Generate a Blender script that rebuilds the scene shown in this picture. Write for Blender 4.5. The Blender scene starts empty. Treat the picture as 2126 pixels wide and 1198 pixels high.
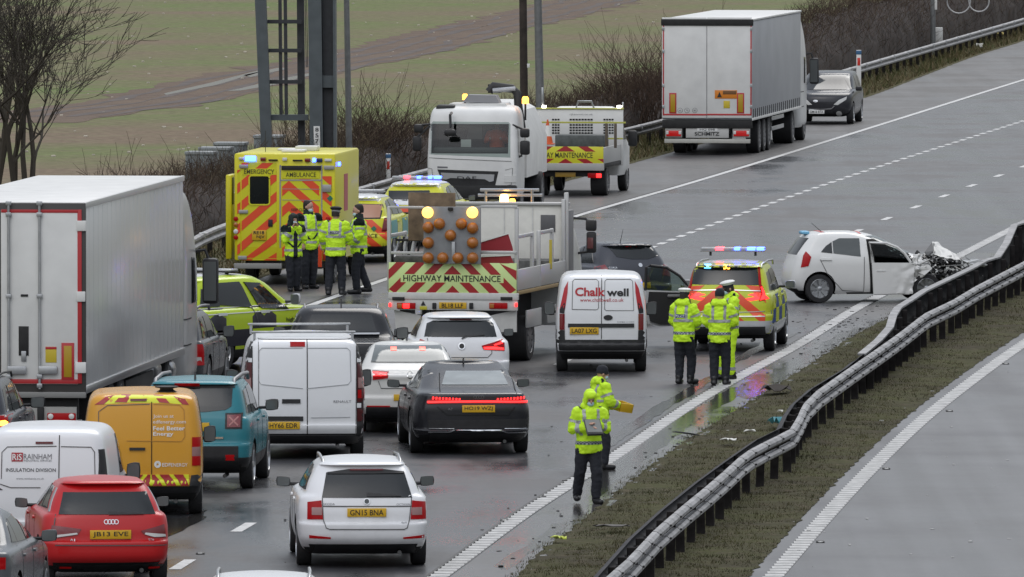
import bpy, bmesh, math, random
from mathutils import Vector, Matrix, noise
from mathutils.bvhtree import BVHTree
from mathutils.geometry import tessellate_polygon

random.seed(7)
SC = bpy.context.scene
COL = SC.collection
PI = math.pi
R = math.radians

# ------------------------------------------------------------------ camera, sky, sun, exposure
CAM_H = 10.6
PITCH = math.atan(1029.0 / 23622.0)
FPX = 23622.0            # focal length in photo pixels (400 mm lens on 36 mm film, 2126 px wide)
cam_data = bpy.data.cameras.new('camera')
cam_data.lens = 400.0
cam_data.sensor_width = 36.0
cam_data.clip_start = 1.0
cam_data.clip_end = 6000.0
cam = bpy.data.objects.new('camera', cam_data)
cam.location = (0, 0, CAM_H)
cam.rotation_euler = (PI / 2 - PITCH, 0, 0)
COL.objects.link(cam)
SC.camera = cam

SUN_EL, SUN_AZ = R(48), R(200)
world = bpy.data.worlds.new('World')
SC.world = world
world.use_nodes = True
wn, wl = world.node_tree.nodes, world.node_tree.links
wn.clear()
sky = wn.new('ShaderNodeTexSky')
sky.sky_type = 'NISHITA'
sky.sun_disc = False
sky.sun_elevation = SUN_EL
sky.sun_rotation = SUN_AZ
sky.altitude = 50
sky.air_density = 1.0
sky.dust_density = 1.0
sky.ozone_density = 1.0
hsv = wn.new('ShaderNodeHueSaturation')
hsv.inputs['Saturation'].default_value = 0.30
wb = wn.new('ShaderNodeBackground')
wb.inputs['Strength'].default_value = 0.11
wo = wn.new('ShaderNodeOutputWorld')
wl.new(sky.outputs['Color'], hsv.inputs['Color'])
# overcast: evenly grey round the compass, the zenith about three times as bright as the horizon
wtc = wn.new('ShaderNodeTexCoord')
wsx = wn.new('ShaderNodeSeparateXYZ')
wmr = wn.new('ShaderNodeMapRange')
wmr.inputs['From Min'].default_value = 0.0
wmr.inputs['From Max'].default_value = 1.0
wmr.inputs['To Min'].default_value = 0.27
wmr.inputs['To Max'].default_value = 2.2
wmul = wn.new('ShaderNodeVectorMath')
wmul.operation = 'SCALE'
wl.new(wtc.outputs['Generated'], wsx.inputs['Vector'])
wl.new(wsx.outputs['Z'], wmr.inputs['Value'])
wl.new(hsv.outputs['Color'], wmul.inputs[0])
wl.new(wmr.outputs['Result'], wmul.inputs['Scale'])
wl.new(wmul.outputs['Vector'], wb.inputs['Color'])
wl.new(wb.outputs['Background'], wo.inputs['Surface'])

sun_data = bpy.data.lights.new('sun', 'SUN')
sun_data.energy = 1.0
sun_data.angle = R(40)
sun_data.color = (1.0, 0.97, 0.93)
sun = bpy.data.objects.new('sun', sun_data)
sun.rotation_euler = (PI / 2 - SUN_EL, 0, PI - SUN_AZ + PI)
sun.location = (0, 100, 80)
COL.objects.link(sun)

SC.view_settings.view_transform = 'Standard'
SC.view_settings.look = 'None'
SC.view_settings.gamma = 1.0
SC.view_settings.use_curve_mapping = False
SC.view_settings.exposure = 0.55

# ------------------------------------------------------------------ photo pixel -> place
FWD = Vector((0, math.cos(PITCH), -math.sin(PITCH)))
UPV = Vector((0, math.sin(PITCH), math.cos(PITCH)))
EYE = Vector((0, 0, CAM_H))

def ray(px, py):
    return FWD + Vector((1, 0, 0)) * ((px - 1063.0) / FPX) + UPV * (-(py - 599.0) / FPX)

def G(px, py, z=0.0):
    """ground point (at height z) seen at a photo pixel"""
    d = ray(px, py)
    t = (z - CAM_H) / d.z
    return EYE + d * t

def scale_at(p):
    return FPX / (p - EYE).dot(FWD)

# ------------------------------------------------------------------ materials
MATS = {}

def nd(nt, kind, **kw):
    n = nt.nodes.new(kind)
    for k, v in kw.items():
        setattr(n, k, v)
    return n

def mat(name, col=(.5, .5, .5), rough=.5, metal=0., coat=0., emit=None, es=0., dirt=0., var=0., vscale=8., bump=0., bscale=60., spec=.5):
    if name in MATS:
        return MATS[name]
    m = bpy.data.materials.new(name)
    m.use_nodes = True
    nt = m.node_tree
    b = nt.nodes['Principled BSDF']
    L = nt.links.new
    b.inputs['Base Color'].default_value = (*col, 1)
    b.inputs['Roughness'].default_value = rough
    b.inputs['Metallic'].default_value = metal
    b.inputs['Coat Weight'].default_value = coat
    b.inputs['Coat Roughness'].default_value = .06
    b.inputs['Specular IOR Level'].default_value = spec
    if emit:
        b.inputs['Emission Color'].default_value = (*emit, 1)
        b.inputs['Emission Strength'].default_value = es
    tc = nd(nt, 'ShaderNodeTexCoord')
    last = None
    if var > 0:
        n = nd(nt, 'ShaderNodeTexNoise')
        n.inputs['Scale'].default_value = vscale
        n.inputs['Detail'].default_value = 6
        L(tc.outputs['Object'], n.inputs['Vector'])
        mr = nd(nt, 'ShaderNodeMapRange')
        mr.inputs['From Min'].default_value = .3
        mr.inputs['From Max'].default_value = .7
        mr.inputs['To Min'].default_value = 1 - var
        mr.inputs['To Max'].default_value = 1 + var
        L(n.outputs['Fac'], mr.inputs['Value'])
        mx = nd(nt, 'ShaderNodeVectorMath', operation='SCALE')
        mx.inputs[0].default_value = col
        L(mr.outputs['Result'], mx.inputs['Scale'])
        last = mx.outputs['Vector']
        L(last, b.inputs['Base Color'])
    if dirt > 0:
        n = nd(nt, 'ShaderNodeTexNoise')
        n.inputs['Scale'].default_value = 3.5
        n.inputs['Detail'].default_value = 8
        n.inputs['Roughness'].default_value = .65
        L(tc.outputs['Object'], n.inputs['Vector'])
        sx = nd(nt, 'ShaderNodeSeparateXYZ')
        L(tc.outputs['Object'], sx.inputs['Vector'])
        mr = nd(nt, 'ShaderNodeMapRange')
        mr.inputs['From Min'].default_value = 1.15
        mr.inputs['From Max'].default_value = .15
        mr.inputs['To Min'].default_value = .12
        mr.inputs['To Max'].default_value = 1.1
        L(sx.outputs['Z'], mr.inputs['Value'])
        ml = nd(nt, 'ShaderNodeMath', operation='MULTIPLY')
        L(n.outputs['Fac'], ml.inputs[0])
        L(mr.outputs['Result'], ml.inputs[1])
        m2 = nd(nt, 'ShaderNodeMath', operation='MULTIPLY', use_clamp=True)
        L(ml.outputs['Value'], m2.inputs[0])
        m2.inputs[1].default_value = dirt
        mix = nd(nt, 'ShaderNodeMixRGB')
        mix.inputs['Color1'].default_value = (*col, 1)
        mix.inputs['Color2'].default_value = (.13, .115, .10, 1)
        if last:
            L(last, mix.inputs['Color1'])
        L(m2.outputs['Value'], mix.inputs['Fac'])
        L(mix.outputs['Color'], b.inputs['Base Color'])
        rr = nd(nt, 'ShaderNodeMapRange')
        rr.inputs['To Min'].default_value = rough
        rr.inputs['To Max'].default_value = min(1, rough + .45)
        L(m2.outputs['Value'], rr.inputs['Value'])
        L(rr.outputs['Result'], b.inputs['Roughness'])
    if bump > 0:
        n = nd(nt, 'ShaderNodeTexNoise')
        n.inputs['Scale'].default_value = bscale
        n.inputs['Detail'].default_value = 4
        L(tc.outputs['Object'], n.inputs['Vector'])
        bp = nd(nt, 'ShaderNodeBump')
        bp.inputs['Strength'].default_value = bump
        bp.inputs['Distance'].default_value = .02
        L(n.outputs['Fac'], bp.inputs['Height'])
        L(bp.outputs['Normal'], b.inputs['Normal'])
    MATS[name] = m
    return m

def glow(name, col, es):
    return mat(name, (col[0] * .6, col[1] * .6, col[2] * .6), .25, emit=col, es=es)

def paint(name, col, dirt=.45, rough=.22, metal=0.):
    return mat(name, col, rough, metal, coat=.12, dirt=dirt, spec=.4)

def clear_glass(name='clear_glass', tint=(.55, .62, .6)):
    if name in MATS:
        return MATS[name]
    m = bpy.data.materials.new(name)
    m.use_nodes = True
    nt = m.node_tree
    nt.nodes.clear()
    o = nd(nt, 'ShaderNodeOutputMaterial')
    t = nd(nt, 'ShaderNodeBsdfTransparent')
    t.inputs['Color'].default_value = (*tint, 1)
    g = nd(nt, 'ShaderNodeBsdfGlossy')
    g.inputs['Roughness'].default_value = .03
    f = nd(nt, 'ShaderNodeFresnel')
    f.inputs['IOR'].default_value = 1.55
    mx = nd(nt, 'ShaderNodeMixShader')
    nt.links.new(f.outputs[0], mx.inputs[0])
    nt.links.new(t.outputs[0], mx.inputs[1])
    nt.links.new(g.outputs[0], mx.inputs[2])
    nt.links.new(mx.outputs[0], o.inputs['Surface'])
    MATS[name] = m
    return m

GLASS = mat('car_glass', (.012, .015, .016), .05, spec=.5, var=.25, vscale=1.5)
GLASSL = mat('car_glass_sky_sheen', (.27, .295, .295), .12, spec=.5, var=.2, vscale=1.8)  # pale base: sky reflected in the glass is put into its colour
BLACK = mat('black_plastic', (.014, .014, .015), .55, var=.3)
RUBBER = mat('tyre_rubber', (.016, .016, .017), .75, bump=.3, bscale=40)
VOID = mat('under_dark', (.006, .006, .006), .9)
CHROME = mat('chrome', (.62, .63, .64), .16, metal=1.)
STEEL = mat('galvanised_steel', (.40, .41, .42), .42, metal=.75, var=.18, vscale=5)
ALLOY = mat('alloy', (.42, .43, .44), .3, metal=.85)
WHITE = paint('white_paint', (.76, .77, .78))
RED_L = mat('red_lens', (.27, .003, .005), .3, spec=.2, emit=(.5, .005, .005), es=.08)
RED_ON = glow('red_lamp_lit', (1., .018, .018), 2.8)
RED_HOT = glow('red_lamp_bright', (1., .010, .014), 22.)
AMBER_ON = glow('amber_lamp_lit', (1., .40, .05), 3.6)
AMBER_HOT = glow('amber_lamp_bright', (1., .52, .13), 7.)
BLUE_ON = glow('blue_lamp_lit', (.012, .03, 1.), 26.)
WLENS = mat('clear_lens', (.62, .62, .6), .15, coat=.5)
AMBERL = mat('amber_lens', (.36, .115, .012), .3, coat=.3, var=.12)
PLATE_Y = mat('plate_yellow', (.62, .37, .015), .4)
PLATE_W = mat('plate_white', (.7, .7, .68), .4)
INK = mat('ink_black', (.012, .012, .014), .5)
REDP = mat('reflective_red', (.62, .035, .022), .4)
REDD = mat('reflective_dark_red', (.34, .018, .02), .4)
YELP = mat('reflective_yellow', (.66, .70, .02), .4)
ORAP = mat('reflective_orange_red', (.80, .085, .015), .4)
GREY_T = mat('grey_trim', (.10, .10, .105), .5)

# ------------------------------------------------------------------ objects
def link(name, me, parent=None, m=None, smooth=None):
    if m is not None:
        if isinstance(m, (list, tuple)):
            for q in m:
                me.materials.append(q)
        else:
            me.materials.append(m)
    if smooth is not None:
        me.shade_smooth()
        if smooth < 179:
            me.set_sharp_from_angle(angle=R(smooth))
    o = bpy.data.objects.new(name, me)
    COL.objects.link(o)
    if parent is not None:
        o.parent = parent
    return o

def tag(o, label=None, cat=None, group=None, kind=None):
    if label: o['label'] = label
    if cat: o['category'] = cat
    if group: o['group'] = group
    if kind: o['kind'] = kind
    return o

def empty(name, loc, yaw=0., label=None, cat=None, group=None):
    o = bpy.data.objects.new(name, None)
    o.location = loc
    o.rotation_euler = (0, 0, -R(yaw))
    o.empty_display_size = .2
    COL.objects.link(o)
    return tag(o, label, cat, group)

def pymesh(verts, faces, name='m'):
    me = bpy.data.meshes.new(name)
    me.from_pydata([tuple(v) for v in verts], [], faces)
    me.update()
    return me

def bm_mesh(bm, name='m', recalc=True):
    if recalc:
        bmesh.ops.recalc_face_normals(bm, faces=bm.faces)
    me = bpy.data.meshes.new(name)
    bm.to_mesh(me)
    bm.free()
    return me

class MB:
    """collects boxes, tubes, prisms into one mesh"""
    def __init__(s):
        s.v, s.f = [], []
    def add(s, vs, fs):
        n = len(s.v)
        s.v += [tuple(v) for v in vs]
        s.f += [tuple(i + n for i in f) for f in fs]
        return s
    def box(s, x0, x1, y0, y1, z0, z1, ch=0.):
        """axis-aligned box, optionally with chamfered vertical+horizontal edges"""
        if ch <= 0:
            vs = [(x, y, z) for z in (z0, z1) for y in (y0, y1) for x in (x0, x1)]
            fs = [(0, 2, 3, 1), (4, 5, 7, 6), (0, 1, 5, 4), (2, 6, 7, 3), (0, 4, 6, 2), (1, 3, 7, 5)]
            return s.add(vs, fs)
        bm = bmesh.new()
        r = bmesh.ops.create_cube(bm, size=1)
        bmesh.ops.scale(bm, vec=(x1 - x0, y1 - y0, z1 - z0), verts=bm.verts)
        bmesh.ops.translate(bm, vec=((x0 + x1) / 2, (y0 + y1) / 2, (z0 + z1) / 2), verts=bm.verts)
        bmesh.ops.bevel(bm, geom=bm.edges[:], offset=ch, segments=2, affect='EDGES', profile=.5)
        bm.verts.index_update()
        vs = [v.co[:] for v in bm.verts]
        fs = [tuple(v.index for v in f.verts) for f in bm.faces]
        bm.free()
        return s.add(vs, fs)
    def tube(s, pts, r, n=8, r2=None, cap=True):
        pts = [Vector(p) for p in pts]
        k = len(pts)
        rings = []
        up = Vector((.13, .27, .95)).normalized()
        for i, p in enumerate(pts):
            t = (pts[min(i + 1, k - 1)] - pts[max(i - 1, 0)])
            if t.length < 1e-9: t = Vector((0, 0, 1))
            t.normalize()
            a = t.cross(up)
            if a.length < .1: a = t.cross(Vector((1, 0, 0)))
            a.normalize()
            b = t.cross(a)
            rad = r if r2 is None else r + (r2 - r) * i / (k - 1)
            rings.append([p + (a * math.cos(2 * PI * j / n) + b * math.sin(2 * PI * j / n)) * rad for j in range(n)])
        vs = [v for q in rings for v in q]
        fs = []
        for i in range(k - 1):
            for j in range(n):
                fs.append((i * n + j, i * n + (j + 1) % n, (i + 1) * n + (j + 1) % n, (i + 1) * n + j))
        if cap:
            fs.append(tuple(range(n - 1, -1, -1)))
            fs.append(tuple((k - 1) * n + j for j in range(n)))
        return s.add(vs, fs)
    def lathe(s, prof, c, axis, n=24, closed=False):
        """prof: (radius, along) pairs around an axis through c"""
        c = Vector(c); ax = Vector(axis).normalized()
        a = ax.orthogonal().normalized(); b = ax.cross(a)
        vs, fs = [], []
        for (r, h) in prof:
            for j in range(n):
                t = 2 * PI * j / n
                vs.append(c + ax * h + (a * math.cos(t) + b * math.sin(t)) * r)
        for i in range(len(prof) - 1):
            for j in range(n):
                fs.append((i * n + j, i * n + (j + 1) % n, (i + 1) * n + (j + 1) % n, (i + 1) * n + j))
        if closed:
            fs.append(tuple(range(n - 1, -1, -1)))
            fs.append(tuple((len(prof) - 1) * n + j for j in range(n)))
        return s.add(vs, fs)
    def prism(s, poly, axis, a0, a1):
        """poly of 2D points extruded along 'x','y' or 'z'"""
        def P(p, a):
            return {'x': (a, p[0], p[1]), 'y': (p[0], a, p[1]), 'z': (p[0], p[1], a)}[axis]
        n = len(poly)
        vs = [P(p, a0) for p in poly] + [P(p, a1) for p in poly]
        fs = [tuple(range(n)), tuple(range(2 * n - 1, n - 1, -1))]
        fs += [(i, (i + 1) % n, n + (i + 1) % n, n + i) for i in range(n)]
        return s.add(vs, fs)
    def build(s, name, m, parent=None, smooth=30):
        me = pymesh(s.v, s.f)
        bm = bmesh.new(); bm.from_mesh(me)
        bmesh.ops.recalc_face_normals(bm, faces=bm.faces)
        bm.to_mesh(me); bm.free()
        return link(name, me, parent, m, smooth)

def box(name, b, m, parent=None, ch=.012):
    x0, x1, y0, y1, z0, z1 = b
    ch = min(ch, .45 * min(abs(x1 - x0), abs(y1 - y0), abs(z1 - z0)))
    return MB().box(min(x0, x1), max(x0, x1), min(y0, y1), max(y0, y1), min(z0, z1), max(z0, z1), ch).build(name, m, parent)

def copy_tree(o, parent=None):
    c = o.copy()
    COL.objects.link(c)
    if parent is not None:
        c.parent = parent
    for ch in list(o.children):
        copy_tree(ch, c)
    return c

WORK = bpy.data.scenes.new('work')      # scratch scene, removed at the end: keeps modifier evaluation quick
def evaluated_mesh(o, others=()):
    for q in (o, *others):
        WORK.collection.objects.link(q)
        if q.name in COL.objects: COL.objects.unlink(q)
    with bpy.context.temp_override(scene=WORK, view_layer=WORK.view_layers[0]):
        dg = bpy.context.evaluated_depsgraph_get()
        dg.update()
        me = bpy.data.meshes.new_from_object(o.evaluated_get(dg))
    for q in (o, *others):
        COL.objects.link(q)
        WORK.collection.objects.unlink(q)
    return me

def kill(o):
    d = o.data
    bpy.data.objects.remove(o)
    if d and d.users == 0:
        (bpy.data.meshes if isinstance(d, bpy.types.Mesh) else bpy.data.curves).remove(d)

# ------------------------------------------------------------------ text
TXT = {}
def text_geo(s, bold=0.):
    key = (s, bold)
    if key in TXT: return TXT[key]
    cu = bpy.data.curves.new('t', 'FONT')
    cu.body = s
    cu.size = 1
    cu.offset = bold
    cu.resolution_u = 3
    cu.align_x = 'CENTER'
    o = bpy.data.objects.new('t', cu)
    COL.objects.link(o)
    me = evaluated_mesh(o)
    vs = [v.co.to_2d() for v in me.vertices]
    fs = [tuple(p.vertices) for p in me.polygons]
    kill(o)
    bpy.data.meshes.remove(me)
    x0 = min(v.x for v in vs); x1 = max(v.x for v in vs)
    y0 = min(v.y for v in vs); y1 = max(v.y for v in vs)
    TXT[key] = ([((v.x - (x0 + x1) / 2) / (x1 - x0), (v.y - (y0 + y1) / 2) / (y1 - y0)) for v in vs], fs)
    return TXT[key]

# ------------------------------------------------------------------ vehicle frame with surface projection
def pchip(xs, ys, x):
    n = len(xs)
    h = [xs[i + 1] - xs[i] for i in range(n - 1)]
    d = [(ys[i + 1] - ys[i]) / h[i] for i in range(n - 1)]
    m = [d[0]] + [0 if d[i - 1] * d[i] <= 0 else 2 * d[i - 1] * d[i] / (d[i - 1] + d[i]) for i in range(1, n - 1)] + [d[-1]]
    i = 0
    while i < n - 2 and x > xs[i + 1]: i += 1
    t = (x - xs[i]) / h[i]
    return ((1 + 2 * t) * (1 - t) ** 2) * ys[i] + t * (1 - t) ** 2 * h[i] * m[i] + t * t * (3 - 2 * t) * ys[i + 1] + t * t * (t - 1) * h[i] * m[i + 1]

VIEWS = {'rear': (Vector((0, 1, 0)), lambda a, b: Vector((a, -20, b))),
         'front': (Vector((0, -1, 0)), lambda a, b: Vector((a, 40, b))),
         'right': (Vector((-1, 0, 0)), lambda a, b: Vector((20, a, b))),
         'left': (Vector((1, 0, 0)), lambda a, b: Vector((-20, a, b))),
         'top': (Vector((0, 0, -1)), lambda a, b: Vector((a, b, 30)))}

class Thing:
    def __init__(s, name, px, py, yaw, label, cat, group=None):
        """origin: ground under the rear face, seen at photo pixel (px, py)"""
        o = px if isinstance(px, Vector) else G(px, py)
        s.root = empty(name, o, yaw, label, cat, group)
        s.o = o
        s.yaw = yaw
        a = R(yaw)
        s.fy = Vector((math.sin(a), math.cos(a), 0))
        s.fx = Vector((math.cos(a), -math.sin(a), 0))
        s.S = scale_at(o)
        s.bvh = None
    def rel(s, px, py, dep=0.):
        """(x, z) on the vertical plane dep metres ahead of the rear"""
        d = ray(px, py)
        p0 = s.o + s.fy * dep
        t = (p0 - EYE).dot(s.fy) / d.dot(s.fy)
        p = EYE + d * t - s.o
        return (p.dot(s.fx), p.z)
    def R(s, pts, dep=0.1):
        return [s.rel(x, y, dep) for x, y in pts]
    def rels(s, px, py, xw):
        d = ray(px, py)
        p0 = s.o + s.fx * xw
        t = (p0 - EYE).dot(s.fx) / d.dot(s.fx)
        p = EYE + d * t - s.o
        return (p.dot(s.fy), p.z)
    def RS(s, pts, xw):
        return [s.rels(x, y, xw) for x, y in pts]
    def set_base(s, ob):
        bm = bmesh.new(); bm.from_mesh(ob.data)
        s.bvh = BVHTree.FromBMesh(bm)
        bm.free()
    def project(s, view, a, b, off, base=None):
        d, fo = VIEWS[view]
        bv = base or s.bvh
        org = fo(a, b)
        hit, nrm, idx, dist = bv.ray_cast(org, d)
        if hit is None:          # just outside the silhouette: slide in until the surface is met
            ca, cb = (0., b) if view in ('rear', 'front') else ((getattr(s, 'L', 4.) * (.5 if view != 'top' else 0), .9) if view != 'top' else (0., 2.))
            for _ in range(60):
                a += (ca - a) * .02; b += (cb - b) * .02
                hit, nrm, idx, dist = bv.ray_cast(fo(a, b), d)
                if hit is not None: break
            if hit is None:
                near = bv.find_nearest(org + d * 20.)
                hit, nrm = near[0], near[1]
                if hit is None: return org + d * 20
        if nrm.dot(d) > 0: nrm = -nrm
        k = max(.25, -nrm.dot(d))
        return hit + (nrm * .6 - d * .4) * off
    def patch(s, view, poly, m, name, off=.008, parent=None, maxe=.085, base=None, thick=.03):
        P = [Vector((a, b, 0)) for a, b in poly]
        tris = tessellate_polygon([P])
        bm = bmesh.new()
        vs = [bm.verts.new(p) for p in P]
        for t in tris:
            try: bm.faces.new([vs[i] for i in t])
            except ValueError: pass
        for _ in range(5):
            es = [e for e in bm.edges if e.calc_length() > maxe]
            if not es: break
            bmesh.ops.subdivide_edges(bm, edges=es, cuts=1)
            bmesh.ops.triangulate(bm, faces=[f for f in bm.faces if len(f.verts) > 3])
        d = VIEWS[view][0]
        bound = [e for e in bm.edges if e.is_boundary]
        for v in bm.verts:
            v.co = s.project(view, v.co.x, v.co.y, off, base)
        if thick > 0:
            r = bmesh.ops.extrude_edge_only(bm, edges=bound)
            for v in [g for g in r['geom'] if isinstance(g, bmesh.types.BMVert)]:
                v.co += d * (thick + off)
        me = bm_mesh(bm)
        return link(name, me, parent or s.root, m, 40)
    def both(s, poly, m, name, **kw):
        return [s.patch('right', poly, m, name, **kw), s.patch('left', poly, m, name, **kw)]
    def mirror(s, poly, m, name, view='rear', **kw):
        """polygon on the right half of the rear, and its mirror image"""
        return [s.patch(view, poly, m, name, **kw), s.patch(view, [(-a, b) for a, b in reversed(poly)], m, name, **kw)]
    def line(s, view, pts, w, m, name='panel_gap', **kw):
        """thin strip along a polyline"""
        L, Rr = [], []
        k = len(pts)
        for i in range(k):
            p = Vector(pts[i])
            t = (Vector(pts[min(i + 1, k - 1)]) - Vector(pts[max(i - 1, 0)])).normalized()
            nrm = Vector((-t.y, t.x)) * (w / 2)
            L.append(tuple(p + nrm)); Rr.append(tuple(p - nrm))
        kw.setdefault('thick', .004)
        return s.patch(view, L + Rr[::-1], m, name, **kw)
    def text(s, view, txt, cx, cz, w, h, m, parent=None, off=.009, bold=.0, base=None, name='lettering', tilt=0.):
        vs, fs = text_geo(txt, bold)
        sg = -1 if view in ('front', 'left') else 1
        out = []
        for a, b in vs:
            out.append(s.project(view, cx + sg * a * w, cz + b * h + tilt * a * w, off, base))
        return link(name, pymesh(out, fs), parent or s.root, m)
    def plate(s, view, txt, cx, cz, w=.52, h=.115, m=None, base=None, off=.02, parent=None, col='y'):
        """flat plate standing just clear of the surface behind it"""
        m = m or (PLATE_Y if col == 'y' else PLATE_W)
        ys = [s.project(view, cx + a * w / 2, cz + b * h / 2, .004, base).y for a in (-1, 0, 1) for b in (-1, 1)]
        y0 = min(ys) if view == 'rear' else max(ys)
        sg = -1 if view == 'rear' else 1
        p = box('number_plate', (cx - w / 2, cx + w / 2, y0 + sg * .012, y0 - sg * .03, cz - h / 2, cz + h / 2), m, parent or s.root, .003)
        if txt:
            yy = y0 + sg * .010
            pl = BVHTree.FromPolygons([(cx - 1, yy, cz - 1), (cx + 1, yy, cz - 1), (cx + 1, yy, cz + 1), (cx - 1, yy, cz + 1)], [(0, 1, 2, 3)])
            s.text(view, txt, cx, cz, w * .86, h * .66, INK, parent=p if parent is None else parent, off=.006, bold=.008, base=pl, name='plate_lettering')
        return p

def rrect(x0, x1, z0, z1, r, n=4):
    out = []
    for cx, cz, a0 in ((x1 - r, z1 - r, 0), (x0 + r, z1 - r, 90), (x0 + r, z0 + r, 180), (x1 - r, z0 + r, 270)):
        for i in range(n + 1):
            t = R(a0 + 90 * i / n)
            out.append((cx + r * math.cos(t), cz + r * math.sin(t)))
    return out

def rect(x0, x1, z0, z1):
    return [(x0, z0), (x1, z0), (x1, z1), (x0, z1)]

def disc(cx, cz, r, n=16, rz=None):
    rz = rz or r
    return [(cx + r * math.cos(2 * PI * i / n), cz + rz * math.sin(2 * PI * i / n)) for i in range(n)]

def clip_convex(poly, clip):
    """Sutherland-Hodgman; clip is counter-clockwise convex"""
    out = list(poly)
    n = len(clip)
    for i in range(n):
        a, b = clip[i], clip[(i + 1) % n]
        inp, out = out, []
        if not inp: break
        def side(p): return (b[0] - a[0]) * (p[1] - a[1]) - (b[1] - a[1]) * (p[0] - a[0])
        for j in range(len(inp)):
            p, q = inp[j], inp[(j + 1) % len(inp)]
            sp, sq = side(p), side(q)
            if sp >= 0: out.append(p)
            if sp * sq < 0:
                t = sp / (sp - sq)
                out.append((p[0] + (q[0] - p[0]) * t, p[1] + (q[1] - p[1]) * t))
    return out

def chevrons(area, cx, apex0, pitch, width, slope, n, both=True, side=0):
    """stripes falling away from a centre line (inverted V), clipped to a convex ccw area; list of polygons"""
    polys = []
    xs = [p[0] for p in area]
    W = max(max(xs) - cx, cx - min(xs)) + .1
    for k in range(n):
        z = apex0 + k * pitch
        for sg in ((-1, 1) if side == 0 else (side,)):
            p = [(cx, z), (cx, z + width), (cx + sg * W, z + width - slope * W), (cx + sg * W, z - slope * W)]
            if sg > 0: p = p[::-1]
            # make ccw
            ar = sum(p[i][0] * p[(i + 1) % 4][1] - p[(i + 1) % 4][0] * p[i][1] for i in range(4))
            if ar < 0: p = p[::-1]
            c = clip_convex(p, area)
            if len(c) >= 3:
                A = abs(sum(c[i][0] * c[(i + 1) % len(c)][1] - c[(i + 1) % len(c)][0] * c[i][1] for i in range(len(c)))) / 2
                if A > 2e-4: polys.append(c)
    return polys
# ================================================================== ground, road, markings
class Path:
    """a line along the road, traced in the photo, kept as X over Y on the ground"""
    def __init__(s, pix, z=0.):
        pts = sorted([(p.y, p.x) for p in (G(a, b, z) for a, b in pix)])
        s.ys = [p[0] for p in pts]; s.xs = [p[1] for p in pts]
    def X(s, y):
        ys, xs = s.ys, s.xs
        if y <= ys[0]:
            return xs[0] + (y - ys[0]) * (xs[1] - xs[0]) / (ys[1] - ys[0])
        if y >= ys[-1]:
            return xs[-1] + (y - ys[-1]) * (xs[-1] - xs[-2]) / (ys[-1] - ys[-2])
        return pchip(ys, xs, y)

LINE_A = Path([(560, 665), (711, 611), (1000, 514), (1197, 449), (1438, 379), (1700, 299), (2074, 182), (2200, 143)])
LINE_B = Path([(800, 1280), (920, 1192), (1100, 1060), (1272, 951), (1433, 843), (1521, 791), (1653, 719), (1787, 636), (1995, 530), (2097, 478), (2200, 428)])
LINE_C = Path([(1480, 1345), (1607, 1198), (1733, 1054), (1826, 957), (1919, 870), (2003, 803), (2126, 714), (2270, 622)])
LINE_E = Path([(360, 1184), (475, 1113), (592, 1046), (841, 915), (1148, 762), (1351, 667), (1817, 464), (1963, 406), (2106, 353), (2250, 300)])
LINE_D = Path([(1160, 590), (1373, 506), (1711, 384), (2125, 251), (2300, 196)])
EDGE_L = Path([(-100, 830), (200, 705), (450, 612), (700, 521), (1000, 427), (1318, 338), (1500, 287), (1797, 203), (1917, 158), (2025, 117), (2126, 85), (2250, 36)])
EDGE_M = Path([(1060, 1215), (1100, 1166), (1215, 1077), (1283, 1020), (1391, 938), (1436, 908), (1521, 857), (1600, 808), (1675, 761), (1774, 697), (1851, 657), (1930, 611), (2126, 503)])

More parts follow.
